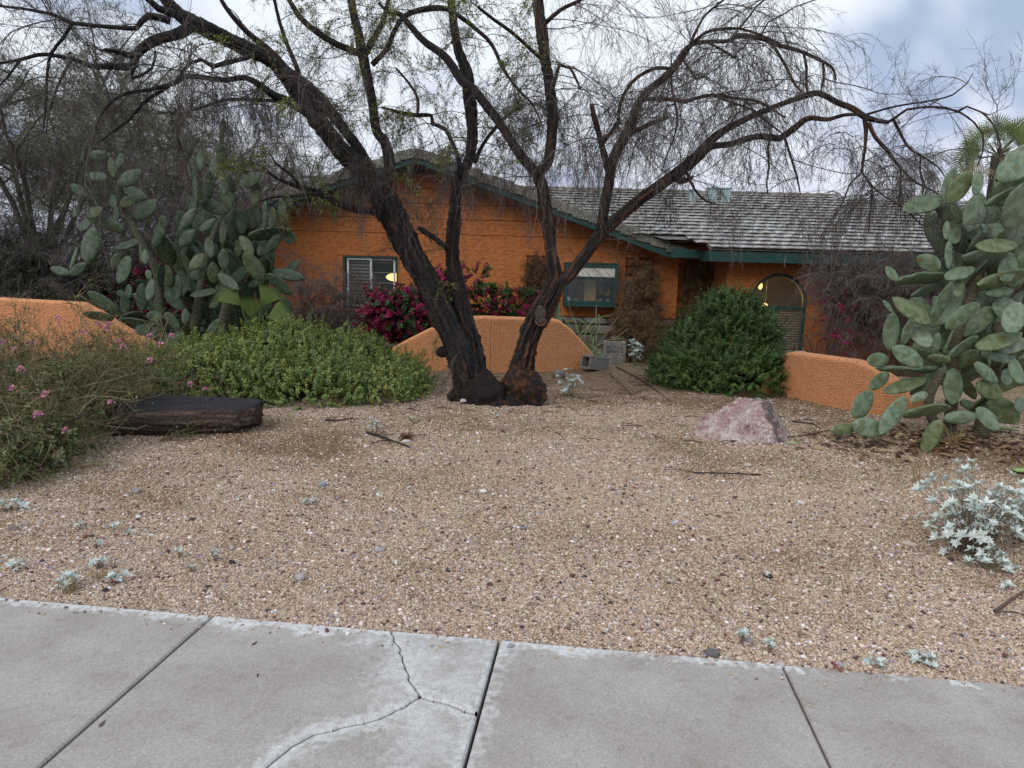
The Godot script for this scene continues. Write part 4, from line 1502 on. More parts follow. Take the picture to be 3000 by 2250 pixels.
		["branch", 1.5, [Vector4(-1.493, 2.129, -7.9, 0.0504), Vector4(-1.569, 2.144, -7.838, 0.0382), Vector4(-1.722, 2.154, -7.715, 0.0376), Vector4(-1.878, 2.203, -7.575, 0.0398), Vector4(-2.024, 2.283, -7.424, 0.0334), Vector4(-2.153, 2.315, -7.299, 0.0257), Vector4(-2.263, 2.345, -7.186, 0.0178), Vector4(-2.345, 2.379, -7.094, 0.0132), Vector4(-2.407, 2.441, -7, 0.0087)]],
		["branch", 3.0, [Vector4(-2.123, 2.304, -7.2, 0.0179), Vector4(-2.197, 2.414, -7.088, 0.0132), Vector4(-2.289, 2.486, -6.984, 0.0101), Vector4(-2.327, 2.571, -6.9, 0.0057)]],
		["branch", 3.0, [Vector4(-1.99, 2.263, -7.3, 0.0181), Vector4(-2.182, 2.211, -7.132, 0.0133), Vector4(-2.336, 2.182, -6.991, 0.0101), Vector4(-2.426, 2.132, -6.9, 0.0071)]],
		["branch", 0.5, [Vector4(0.45, 1.409, -7.7, 0.0806), Vector4(0.384, 1.765, -7.72, 0.0612), Vector4(0.326, 2.107, -7.738, 0.0602), Vector4(0.273, 2.408, -7.755, 0.0578), Vector4(0.222, 2.566, -7.764, 0.0591), Vector4(0.309, 2.674, -7.772, 0.0518), Vector4(0.346, 2.878, -7.784, 0.0540), Vector4(0.351, 3.174, -7.8, 0.0527), Vector4(0.314, 3.464, -7.817, 0.0528), Vector4(0.259, 3.751, -7.833, 0.0499), Vector4(0.224, 3.969, -7.846, 0.0574), Vector4(0.186, 4.182, -7.858, 0.0524), Vector4(0.168, 4.323, -7.867, 0.0549), Vector4(0.139, 4.591, -7.882, 0.0532), Vector4(0.095, 4.891, -7.9, 0.0355)]],
		["branch", 1.2, [Vector4(0.233, 2.529, -7.75, 0.0566), Vector4(0.155, 2.62, -7.767, 0.0518), Vector4(0.033, 2.754, -7.792, 0.0526), Vector4(-0.095, 2.933, -7.822, 0.0469), Vector4(-0.222, 3.113, -7.852, 0.0471), Vector4(-0.35, 3.275, -7.881, 0.0502), Vector4(-0.484, 3.437, -7.91, 0.0504), Vector4(-0.614, 3.529, -7.931, 0.0476), Vector4(-0.79, 3.766, -7.972, 0.0433), Vector4(-1.025, 3.933, -8.011, 0.0360), Vector4(-1.167, 4.082, -8.039, 0.0301), Vector4(-1.295, 4.217, -8.064, 0.0283), Vector4(-1.403, 4.233, -8.079, 0.0217), Vector4(-1.523, 4.333, -8.1, 0.0151)]],
		["branch", 4.0, [Vector4(0.27, 3.688, -7.8, 0.0226), Vector4(0.124, 3.778, -7.718, 0.0191), Vector4(-0.089, 3.914, -7.593, 0.0188), Vector4(-0.26, 3.991, -7.499, 0.0171), Vector4(-0.426, 4.079, -7.4, 0.0138)]],
		["branch", 4.0, [Vector4(0.33, 3.323, -7.9, 0.0180), Vector4(0.407, 3.643, -7.686, 0.0191), Vector4(0.509, 3.596, -7.626, 0.0142), Vector4(0.61, 3.369, -7.5, 0.0093)]],
		["branch", 3.0, [Vector4(0.209, 4.069, -7.9, 0.0261), Vector4(0.394, 4.204, -7.796, 0.0210), Vector4(0.593, 4.274, -7.701, 0.0175), Vector4(0.784, 4.369, -7.6, 0.0126)]],
		["branch", 0.4, [Vector4(0.456, 1.435, -7.7, 0.0782), Vector4(0.563, 1.495, -7.694, 0.0684), Vector4(0.708, 1.683, -7.683, 0.0646), Vector4(0.895, 1.954, -7.666, 0.0681), Vector4(1.052, 2.108, -7.655, 0.0644), Vector4(1.253, 2.287, -7.642, 0.0594), Vector4(1.5, 2.475, -7.626, 0.0581), Vector4(1.714, 2.636, -7.613, 0.0604), Vector4(1.895, 2.799, -7.6, 0.0579)]],
		["branch", 0.8, [Vector4(0.88, 1.921, -7.65, 0.0545), Vector4(0.911, 2.159, -7.635, 0.0530), Vector4(0.944, 2.409, -7.618, 0.0543), Vector4(0.99, 2.719, -7.597, 0.0527), Vector4(1.084, 2.918, -7.583, 0.0526), Vector4(1.16, 3.101, -7.569, 0.0483), Vector4(1.197, 3.226, -7.56, 0.0425), Vector4(1.288, 3.365, -7.549, 0.0396), Vector4(1.466, 3.515, -7.533, 0.0353), Vector4(1.585, 3.654, -7.52, 0.0395), Vector4(1.637, 3.734, -7.513, 0.0352), Vector4(1.702, 3.814, -7.506, 0.0248), Vector4(1.857, 3.843, -7.495, 0.0201), Vector4(2.052, 3.85, -7.482, 0.0201), Vector4(2.158, 3.898, -7.474, 0.0247), Vector4(2.385, 3.87, -7.459, 0.0216), Vector4(2.527, 3.816, -7.448, 0.0216), Vector4(2.742, 3.763, -7.434, 0.0184), Vector4(2.986, 3.658, -7.416, 0.0153), Vector4(3.087, 3.592, -7.408, 0.0123), Vector4(3.124, 3.482, -7.4, 0.0076)]],
		["branch", 4.0, [Vector4(1.62, 3.721, -7.3, 0.0196), Vector4(1.768, 3.852, -7.278, 0.0150), Vector4(1.912, 3.884, -7.261, 0.0150), Vector4(2.087, 3.888, -7.242, 0.0135), Vector4(2.276, 3.834, -7.221, 0.0119), Vector4(2.458, 3.758, -7.2, 0.0089)]],
		["branch", 4.0, [Vector4(1.642, 3.753, -7.3, 0.0136), Vector4(1.691, 3.887, -7.231, 0.0120), Vector4(1.737, 3.978, -7.18, 0.0119), Vector4(1.881, 4.085, -7.091, 0.0103), Vector4(2.037, 4.174, -7, 0.0072)]],
		["branch", 4.0, [Vector4(2.103, 3.907, -7.3, 0.0106), Vector4(2.154, 3.97, -7.217, 0.0090), Vector4(2.198, 4.045, -7.124, 0.0088), Vector4(2.293, 4.107, -7, 0.0072)]],
		["branch", 4.0, [Vector4(2.284, 3.815, -7.2, 0.0104), Vector4(2.333, 3.925, -7.161, 0.0089), Vector4(2.443, 3.975, -7.122, 0.0074), Vector4(2.55, 4.039, -7.082, 0.0059), Vector4(2.795, 4.104, -7, 0.0043)]],
		["branch", 1.5, [Vector4(0.943, 2.595, -7.6, 0.0399), Vector4(0.909, 2.699, -7.616, 0.0357), Vector4(0.854, 2.897, -7.645, 0.0301), Vector4(0.773, 3.16, -7.684, 0.0286), Vector4(0.749, 3.271, -7.7, 0.0191)]],
		["branch", 4.0, [Vector4(0.877, 2.874, -7.65, 0.0206), Vector4(0.99, 3.034, -7.604, 0.0204), Vector4(1.022, 3.076, -7.591, 0.0173), Vector4(1.02, 3.221, -7.556, 0.0172), Vector4(1.079, 3.377, -7.514, 0.0171), Vector4(1.183, 3.493, -7.475, 0.0170), Vector4(1.344, 3.563, -7.432, 0.0184), Vector4(1.48, 3.551, -7.4, 0.0184)]],
		["branch", 3.0, [Vector4(1.106, 2.92, -7.5, 0.0248), Vector4(1.154, 2.958, -7.485, 0.0232), Vector4(1.288, 3.024, -7.45, 0.0246), Vector4(1.464, 3.088, -7.405, 0.0230), Vector4(1.483, 3.093, -7.4, 0.0138)]],
		["branch", 4.0, [Vector4(1.227, 3.26, -7.5, 0.0217), Vector4(1.268, 3.28, -7.487, 0.0201), Vector4(1.446, 3.28, -7.437, 0.0215), Vector4(1.649, 3.245, -7.379, 0.0198), Vector4(1.754, 3.272, -7.347, 0.0182), Vector4(1.896, 3.294, -7.305, 0.0166), Vector4(2.079, 3.257, -7.25, 0.0135), Vector4(2.274, 3.223, -7.192, 0.0119), Vector4(2.391, 3.164, -7.154, 0.0104), Vector4(2.544, 3.053, -7.1, 0.0073)]],
		["branch", 5.0, [Vector4(1.898, 3.287, -7.3, 0.0121), Vector4(2.056, 3.216, -7.253, 0.0120), Vector4(2.243, 3.145, -7.199, 0.0119), Vector4(2.399, 3.011, -7.143, 0.0103), Vector4(2.523, 2.912, -7.1, 0.0073)]],
		["branch", 5.0, [Vector4(1.499, 3.523, -7.45, 0.0139), Vector4(1.521, 3.339, -7.422, 0.0123), Vector4(1.578, 3.106, -7.385, 0.0107), Vector4(1.549, 2.904, -7.354, 0.0091), Vector4(1.485, 2.734, -7.327, 0.0076), Vector4(1.438, 2.565, -7.3, 0.0060)]],
		["branch", 5.0, [Vector4(1.617, 3.624, -7.4, 0.0138), Vector4(1.712, 3.43, -7.259, 0.0120), Vector4(1.779, 3.432, -7.2, 0.0074)]],
		["branch", 5.0, [Vector4(1.84, 3.804, -7.4, 0.0122), Vector4(2.023, 3.654, -7.248, 0.0135), Vector4(2.05, 3.615, -7.219, 0.0119), Vector4(2.07, 3.625, -7.2, 0.0060)]],
		["branch", 1.2, [Vector4(1.875, 2.781, -7.6, 0.0570), Vector4(1.974, 2.92, -7.547, 0.0439), Vector4(2.099, 3.01, -7.498, 0.0351), Vector4(2.29, 3.112, -7.428, 0.0306), Vector4(2.438, 3.173, -7.376, 0.0277), Vector4(2.586, 3.232, -7.323, 0.0261), Vector4(2.661, 3.257, -7.297, 0.0260), Vector4(2.84, 3.313, -7.233, 0.0271), Vector4(2.928, 3.295, -7.204, 0.0257), Vector4(3.054, 3.219, -7.159, 0.0266), Vector4(3.177, 3.162, -7.115, 0.0265), Vector4(3.288, 3.074, -7.071, 0.0292), Vector4(3.396, 3.032, -7.033, 0.0218), Vector4(3.491, 3.012, -7, 0.0159)]],
		["branch", 2.0, [Vector4(1.875, 2.771, -7.6, 0.0485), Vector4(1.979, 2.85, -7.55, 0.0340), Vector4(2.15, 2.869, -7.485, 0.0295), Vector4(2.366, 2.928, -7.397, 0.0305), Vector4(2.504, 2.921, -7.343, 0.0330), Vector4(2.582, 2.905, -7.312, 0.0315), Vector4(2.696, 2.992, -7.251, 0.0326), Vector4(2.804, 3.075, -7.191, 0.0256), Vector4(2.96, 3.053, -7.126, 0.0206), Vector4(3.093, 3.084, -7.066, 0.0175), Vector4(3.243, 3.077, -7, 0.0145)]],
		["branch", 5.0, [Vector4(3.256, 3.049, -7, 0.0232), Vector4(3.274, 2.94, -6.99, 0.0202), Vector4(3.273, 2.741, -6.972, 0.0130), Vector4(3.258, 2.542, -6.953, 0.0101), Vector4(3.357, 2.424, -6.939, 0.0100), Vector4(3.356, 2.208, -6.92, 0.0072), Vector4(3.352, 1.991, -6.9, 0.0043)]],
		["branch", 5.0, [Vector4(3.299, 3.004, -7, 0.0203), Vector4(3.347, 2.87, -6.953, 0.0172), Vector4(3.441, 2.746, -6.9, 0.0157), Vector4(3.556, 2.569, -6.828, 0.0113), Vector4(3.68, 2.435, -6.763, 0.0098), Vector4(3.825, 2.355, -6.7, 0.0069)]],
		["branch", 5.0, [Vector4(3.645, 2.596, -7, 0.0101), Vector4(3.593, 2.372, -6.876, 0.0085), Vector4(3.554, 2.239, -6.8, 0.0070)]],
		["branch", 5.0, [Vector4(3.49, 3.024, -7, 0.0145), Vector4(3.519, 3.03, -6.978, 0.0130), Vector4(3.569, 2.863, -6.889, 0.0128), Vector4(3.622, 2.736, -6.815, 0.0113), Vector4(3.692, 2.677, -6.759, 0.0098), Vector4(3.803, 2.566, -6.662, 0.0069), Vector4(3.846, 2.466, -6.6, 0.0041)]],
		["branch", 5.0, [Vector4(3.714, 2.684, -6.8, 0.0084), Vector4(3.7, 2.545, -6.765, 0.0084), Vector4(3.726, 2.404, -6.728, 0.0070), Vector4(3.714, 2.294, -6.7, 0.0055)]],
		["branch", 4.0, [Vector4(3.425, 2.993, -6.9, 0.0128), Vector4(3.451, 3.012, -6.874, 0.0114), Vector4(3.532, 3.083, -6.788, 0.0112), Vector4(3.639, 3.087, -6.703, 0.0111), Vector4(3.774, 3.061, -6.596, 0.0109), Vector4(3.862, 3.009, -6.523, 0.0094), Vector4(3.944, 2.908, -6.436, 0.0080), Vector4(3.987, 2.802, -6.367, 0.0079), Vector4(3.951, 2.643, -6.282, 0.0065), Vector4(3.867, 2.5, -6.2, 0.0051)]],
		["branch", 4.0, [Vector4(3.776, 2.989, -6.4, 0.0079), Vector4(3.815, 3.018, -6.351, 0.0079), Vector4(3.895, 2.956, -6.273, 0.0078), Vector4(3.952, 2.847, -6.191, 0.0077), Vector4(3.964, 2.718, -6.114, 0.0063), Vector4(3.952, 2.524, -6, 0.0050)]],
		["branch", 4.0, [Vector4(3.252, 3.069, -6.95, 0.0115), Vector4(3.449, 3.119, -6.839, 0.0085), Vector4(3.695, 3.144, -6.701, 0.0069), Vector4(3.835, 3.176, -6.614, 0.0068), Vector4(3.908, 3.255, -6.545, 0.0054), Vector4(3.921, 3.328, -6.5, 0.0027)]],
		["branch", 5.0, [Vector4(3.233, 2.534, -6.9, 0.0086), Vector4(3.117, 2.422, -6.87, 0.0071), Vector4(3.053, 2.261, -6.836, 0.0071), Vector4(2.957, 2.1, -6.8, 0.0056)]],
		["branch", 5.0, [Vector4(3.338, 2.418, -6.9, 0.0086), Vector4(3.438, 2.318, -6.849, 0.0085), Vector4(3.52, 2.264, -6.812, 0.0085), Vector4(3.628, 2.175, -6.76, 0.0070), Vector4(3.735, 2.05, -6.7, 0.0055)]],
		["branch", 5.0, [Vector4(2.437, 3.772, -7.3, 0.0136), Vector4(2.545, 3.563, -7.215, 0.0134), Vector4(2.629, 3.358, -7.134, 0.0118), Vector4(2.686, 3.289, -7.1, 0.0088)]],
		["branch", 5.0, [Vector4(2.749, 3.686, -7.3, 0.0136), Vector4(2.758, 3.541, -7.228, 0.0149), Vector4(2.735, 3.362, -7.139, 0.0133), Vector4(2.736, 3.284, -7.1, 0.0103)]],
		["branch", 5.0, [Vector4(2.899, 3.596, -7.2, 0.0119), Vector4(2.896, 3.428, -7.142, 0.0118), Vector4(2.863, 3.309, -7.1, 0.0088)]],
		["branch", 5.0, [Vector4(2.455, 2.894, -7.2, 0.0134), Vector4(2.424, 2.794, -7.165, 0.0133), Vector4(2.425, 2.592, -7.095, 0.0103), Vector4(2.392, 2.424, -7.036, 0.0073), Vector4(2.403, 2.325, -7, 0.0058)]],
		["branch", 5.0, [Vector4(2.595, 2.884, -7.2, 0.0134), Vector4(2.65, 2.665, -7.121, 0.0118), Vector4(2.69, 2.498, -7.06, 0.0102), Vector4(2.713, 2.333, -7, 0.0058)]],
		["branch", 4.0, [Vector4(1.721, 2.6, -7.5, 0.0140), Vector4(1.791, 2.402, -7.38, 0.0122), Vector4(1.894, 2.277, -7.282, 0.0105), Vector4(2.009, 2.239, -7.2, 0.0060)]],
		["branch", 4.0, [Vector4(1.658, 2.497, -7.5, 0.0366), Vector4(1.71, 2.492, -7.396, 0.0245), Vector4(1.747, 2.513, -7.3, 0.0136)]],
	]


func mesquite() -> void:
	var base := on_ground(Vector3(-0.1, 0, -7.9), -0.1)
	var tree := thing("mesquite_tree", base, "large bare mesquite with forked black trunks in the gravel yard", "tree")
	var all := limbs()
	var greys := [Color(0.10, 0.088, 0.082), Color(0.06, 0.048, 0.045), Color(0.16, 0.145, 0.135), Color(0.05, 0.036, 0.032)]
	var kinds := []
	for k in 7:
		kinds.append(spray(rng.randf_range(0.7, 1.2), 16, 8, 0.006, rng.randf_range(1.3, 2.6), greys))
	for k in 3:
		kinds.append(spray(rng.randf_range(0.5, 0.7), 13, 7, 0.0045, 1.3, greys, 16, Color(0.22, 0.25, 0.05), 0.026))
	var places := []
	for k in 10:
		var none: Array[Transform3D] = []
		places.append(none)
	for l in all:
		var pts: Array = l[2]
		var r0: float = pts[0].w
		var sides := clampi(int(r0 * 300.0), 6, 56)
		var step := 0.022 if r0 > 0.1 else (0.035 if r0 > 0.04 else 0.07)
		var trunk_like: bool = l[0] == "trunk"
		# flaking red bark on the right-hand trunk and its limbs
		var mid: Vector4 = pts[pts.size() / 2]
		var red := 0.26 if mid.x > 0.1 else -0.1
		part(l[0], bark_tube(pts, sides, step, 0.036 if r0 > 0.08 else 0.013, red), M.bark, tree)
		var cv := curve(pts, 0.1)
		var p: PackedVector3Array = cv[0]
		for k in p.size():
			var many: float = minf(l[1], 3.6) * 0.1 * (1.9 if p[k].x < -1.6 else (1.3 if p[k].x > 2.3 else (4.0 if p[k].y > 2.8 else 2.6)))
			if k > p.size() * 0.9:
				many *= 2.0
			while rng.randf() < many:
				many -= 1.0
				var s := rng.randf_range(0.6, 1.1)
				# new green growth keeps to the middle of the crown
				var kind := rng.randi() % 7
				if p[k].x > -2.6 and p[k].x < 0.2 and rng.randf() < 0.7:
					kind = 7 + rng.randi() % 3
				var b := Basis(Vector3.UP, rng.randf() * TAU) * Basis.from_scale(Vector3(s, s * (1.0 if rng.randf() < 0.8 else -0.7), s))
				if b.determinant() < 0.0:
					b = Basis(Vector3.UP, rng.randf() * TAU) * Basis(Vector3.RIGHT, PI * 0.8) * Basis.from_scale(Vector3(s, s, s))
				places[kind].append(Transform3D(b, p[k]))
	# dense bundles of twigs that hang before the gable
	for e in [[Vector3(-1.565, 2.576, -7.9), 14], [Vector3(-1.241, 2.375, -7.95), 7], [Vector3(-1.797, 2.766, -7.8), 9], [Vector3(-0.576, 2.716, -8.2), 12], [Vector3(-0.826, 2.93, -8.2), 6], [Vector3(-0.434, 2.486, -8.1), 5], [Vector3(3.304, 2.787, -7), 10], [Vector3(3.525, 2.652, -6.9), 8], [Vector3(3.362, 2.369, -6.9), 10], [Vector3(3.108, 2.814, -7), 8], [Vector3(3.68, 2.535, -6.7), 6], [Vector3(0.246, 2.704, -7.75), 10], [Vector3(-2.061, 3.197, -7.6), 14], [Vector3(0.14, 3.296, -7.8), 14], [Vector3(0.614, 2.842, -7.7), 12], [Vector3(-2.664, 3.096, -6.6), 14], [Vector3(-2.86, 3.095, -6.5), 14], [Vector3(-2.314, 3.193, -7.2), 10]]:
		for j in e[1]:
			var s := rng.randf_range(0.55, 1.0)
			places[rng.randi() % 7].append(Transform3D(Basis(Vector3.UP, rng.randf() * TAU) * Basis.from_scale(Vector3(s * 0.7, s, s * 0.7)), e[0] + rv(0.16)))
	for k in 10:
		scatter("twigs", kinds[k], M.twig if k < 7 else M.leaf, places[k], null, tree)
	# burls at the foot and a sawn stub on the right trunk
	for e in [[Vector3(0.114, 0.298, -7.75), 0.19, 0.5], [Vector3(0.209, 0.232, -7.7), 0.16, 0.3], [Vector3(-0.298, 0.178, -7.72), 0.22, 0.1], [Vector3(-0.567, 0.119, -7.8), 0.13, 0.0], [Vector3(-0.461, 0.053, -7.65), 0.11, 0.0], [Vector3(-0.179, 0.05, -7.6), 0.12, 0.1], [Vector3(0.007, 0.074, -7.6), 0.11, 0.25], [Vector3(-0.637, 0.029, -7.75), 0.08, 0.0], [Vector3(-0.788, 0.638, -7.9), 0.06, 0.0]]:
		var g := Geo.new()
		var red: float = e[2]
		lump(g, [], Vector3(e[1], e[1] * 1.1, e[1] * 0.9), 22, 0.34, func(p, _n):
			var f := fine.get_noise_3dv(p * 11.0)
			return Color(0.02, 0.017, 0.017).lerp(Color(0.12, 0.05, 0.028), smoothstep(0.35 - red, 0.75 - red, f)), e[0])
		part("burl", g, M.bark, tree)
	var g := Geo.new()
	var q := Vector3(0.289, 1.084, -7.55)
	# the wound: a greyed oval cut face with a pale raised lip
	lump(g, [[Vector3(0.1, 0.15, 1).normalized(), 0.55]], Vector3(0.06, 0.10, 0.07), 20, 0.2, func(p, _n):
		return Color(0.05, 0.04, 0.034).lerp(Color(0.13, 0.095, 0.07), clampf(0.5 + fine.get_noise_3dv(Vector3(p.x * 40.0, p.y * 8.0, p.z * 8.0)), 0.0, 1.0)), q + Vector3(0, 0, -0.05))
	var lip := PackedVector3Array()
	for k in 11:
		var a := PI * (1.1 + k * 0.08)
		lip.append(q + Vector3(cos(a) * 0.062, sin(a) * 0.085 - 0.02, -0.012))
	g.tube(lip, taper(0.008, 0.006, 11), 7, Color(0.22, 0.13, 0.075))
	part("sawn_stub", g, M.wood, tree)


# one prickly pear pad: flat, egg-shaped, thin at its foot; from (0,0,0) up to (0,1,0), half a unit wide at full width 1
func pad_mesh(bend: float, seed_: float) -> ArrayMesh:
	var g := Geo.new()
	var rows := 12
	var cols := 12
	var col := Color.WHITE
	for r in rows + 1:
		var t := float(r) / rows
		var half := 0.5 * pow(sin(PI * pow(clampf(t, 0.0, 1.0), 0.80)), 0.62) * (0.72 + 0.36 * t) + 0.05 * (1.0 - t)
		if r == rows:
			half = 0.0
		half *= 1.0 + 0.05 * fine.get_noise_2d(t * 3.0, seed_)
		for s in cols:
			var a := TAU * s / cols
			var thick := (0.055 + 0.03 * (1.0 - t)) * (1.0 if half > 0.1 else half / 0.1)
			var x := cos(a) * half
			var z := sin(a) * thick * 0.75 + bend * (t * t) + bend * 0.7 * x * x + 0.03 * fine.get_noise_2d(x * 3.0 + seed_, t * 3.0)
			g.vert(Vector3(x, t, z), Vector3.ZERO, col)
	for r in rows:
		for s in cols:
			var k := r * cols + s
			var k2 := r * cols + (s + 1) % cols
			g.tri(k, k2 + cols, k2)
			g.tri(k, k + cols, k2 + cols)
	for k in range(0, g.i.size(), 3):
		var nn := (g.v[g.i[k + 2]] - g.v[g.i[k]]).cross(g.v[g.i[k + 1]] - g.v[g.i[k]])
		for j in 3:
			g.n[g.i[k + j]] += nn
	var flip := false
	for k in g.v.size():
		if absf(g.v[k].z) > 0.03 and g.v[k].y > 0.3 and g.v[k].y < 0.7 and bend == 0.0:
			flip = g.n[k].dot(Vector3(g.v[k].x, 0, g.v[k].z)) < 0.0
			break
	for k in g.n.size():
		g.n[k] = g.n[k].normalized()
	return g.mesh()


func cactus(called: String, at: Vector3, label: String, pads: Array, fill: int, mid: Vector3, reach: Vector3, hues: Array) -> Node3D:
	var o := thing(called, at, label, "cactus", "prickly pear cacti")
	var shapes := [pad_mesh(0.0, 1.0), pad_mesh(0.05, 2.0), pad_mesh(-0.06, 3.0), pad_mesh(0.10, 4.0), pad_mesh(-0.02, 5.0)]
	var mats := []
	for h in hues:
		var m: StandardMaterial3D = M.pad.duplicate()
		m.albedo_color = h
		mats.append(m)
	var list := pads.duplicate()
	for k in fill:
		var d := rv().normalized() * pow(rng.randf(), 0.5)
		var p := mid + d * reach + Vector3(0, 0, -0.25)
		var dir := (d * Vector3(0.7, 0.5, 0.7) + Vector3(0, 0.75, 0) + rv(0.5)).normalized()
		var long := rng.randf_range(0.36, 0.5)
		list.append([p, p + dir * long, long * rng.randf_range(0.35, 0.55)])
	var eye_ := Vector3(0, 0, 1)
	for e in list:
		var a: Vector3 = e[0]
		var b: Vector3 = e[1]
		var w: float = e[2]
		var up := b - a
		var long := up.length()
		# a pad that looks short and broad leans towards or away from the street
		if long < w * 1.45:
			var extra := sqrt(maxf(0.0, pow(w * 1.5, 2.0) - long * long))
			up.z += extra * (1.0 if rng.randf() < 0.5 else -0.8)
			long = up.length()
		up *= 1.08
		long *= 1.08
		w *= 1.12
		var real := clampf(w, long * 0.46, long * 0.74)
		var turn := acos(clampf(w / real, 0.12, 1.0)) * (1.0 if rng.randf() < 0.5 else -1.0) + rng.randf_range(-0.25, 0.25)
		var yy := up.normalized()
		var zz := (eye_ - yy * eye_.dot(yy)).normalized()
		if zz.length_squared() < 0.5:
			zz = yy.cross(Vector3.RIGHT).normalized()
		zz = zz.rotated(yy, turn)
		var xx := yy.cross(zz)
		var m := MeshInstance3D.new()
		m.name = "pad"
		m.mesh = shapes[rng.randi() % shapes.size()]
		m.material_override = mats[rng.randi() % mats.size()]
		o.add_child(m, true)
		m.transform = Transform3D(Basis(xx * real, yy * long * 1.04, zz * long * 0.95), a - at - yy * long * 0.02)
	return o


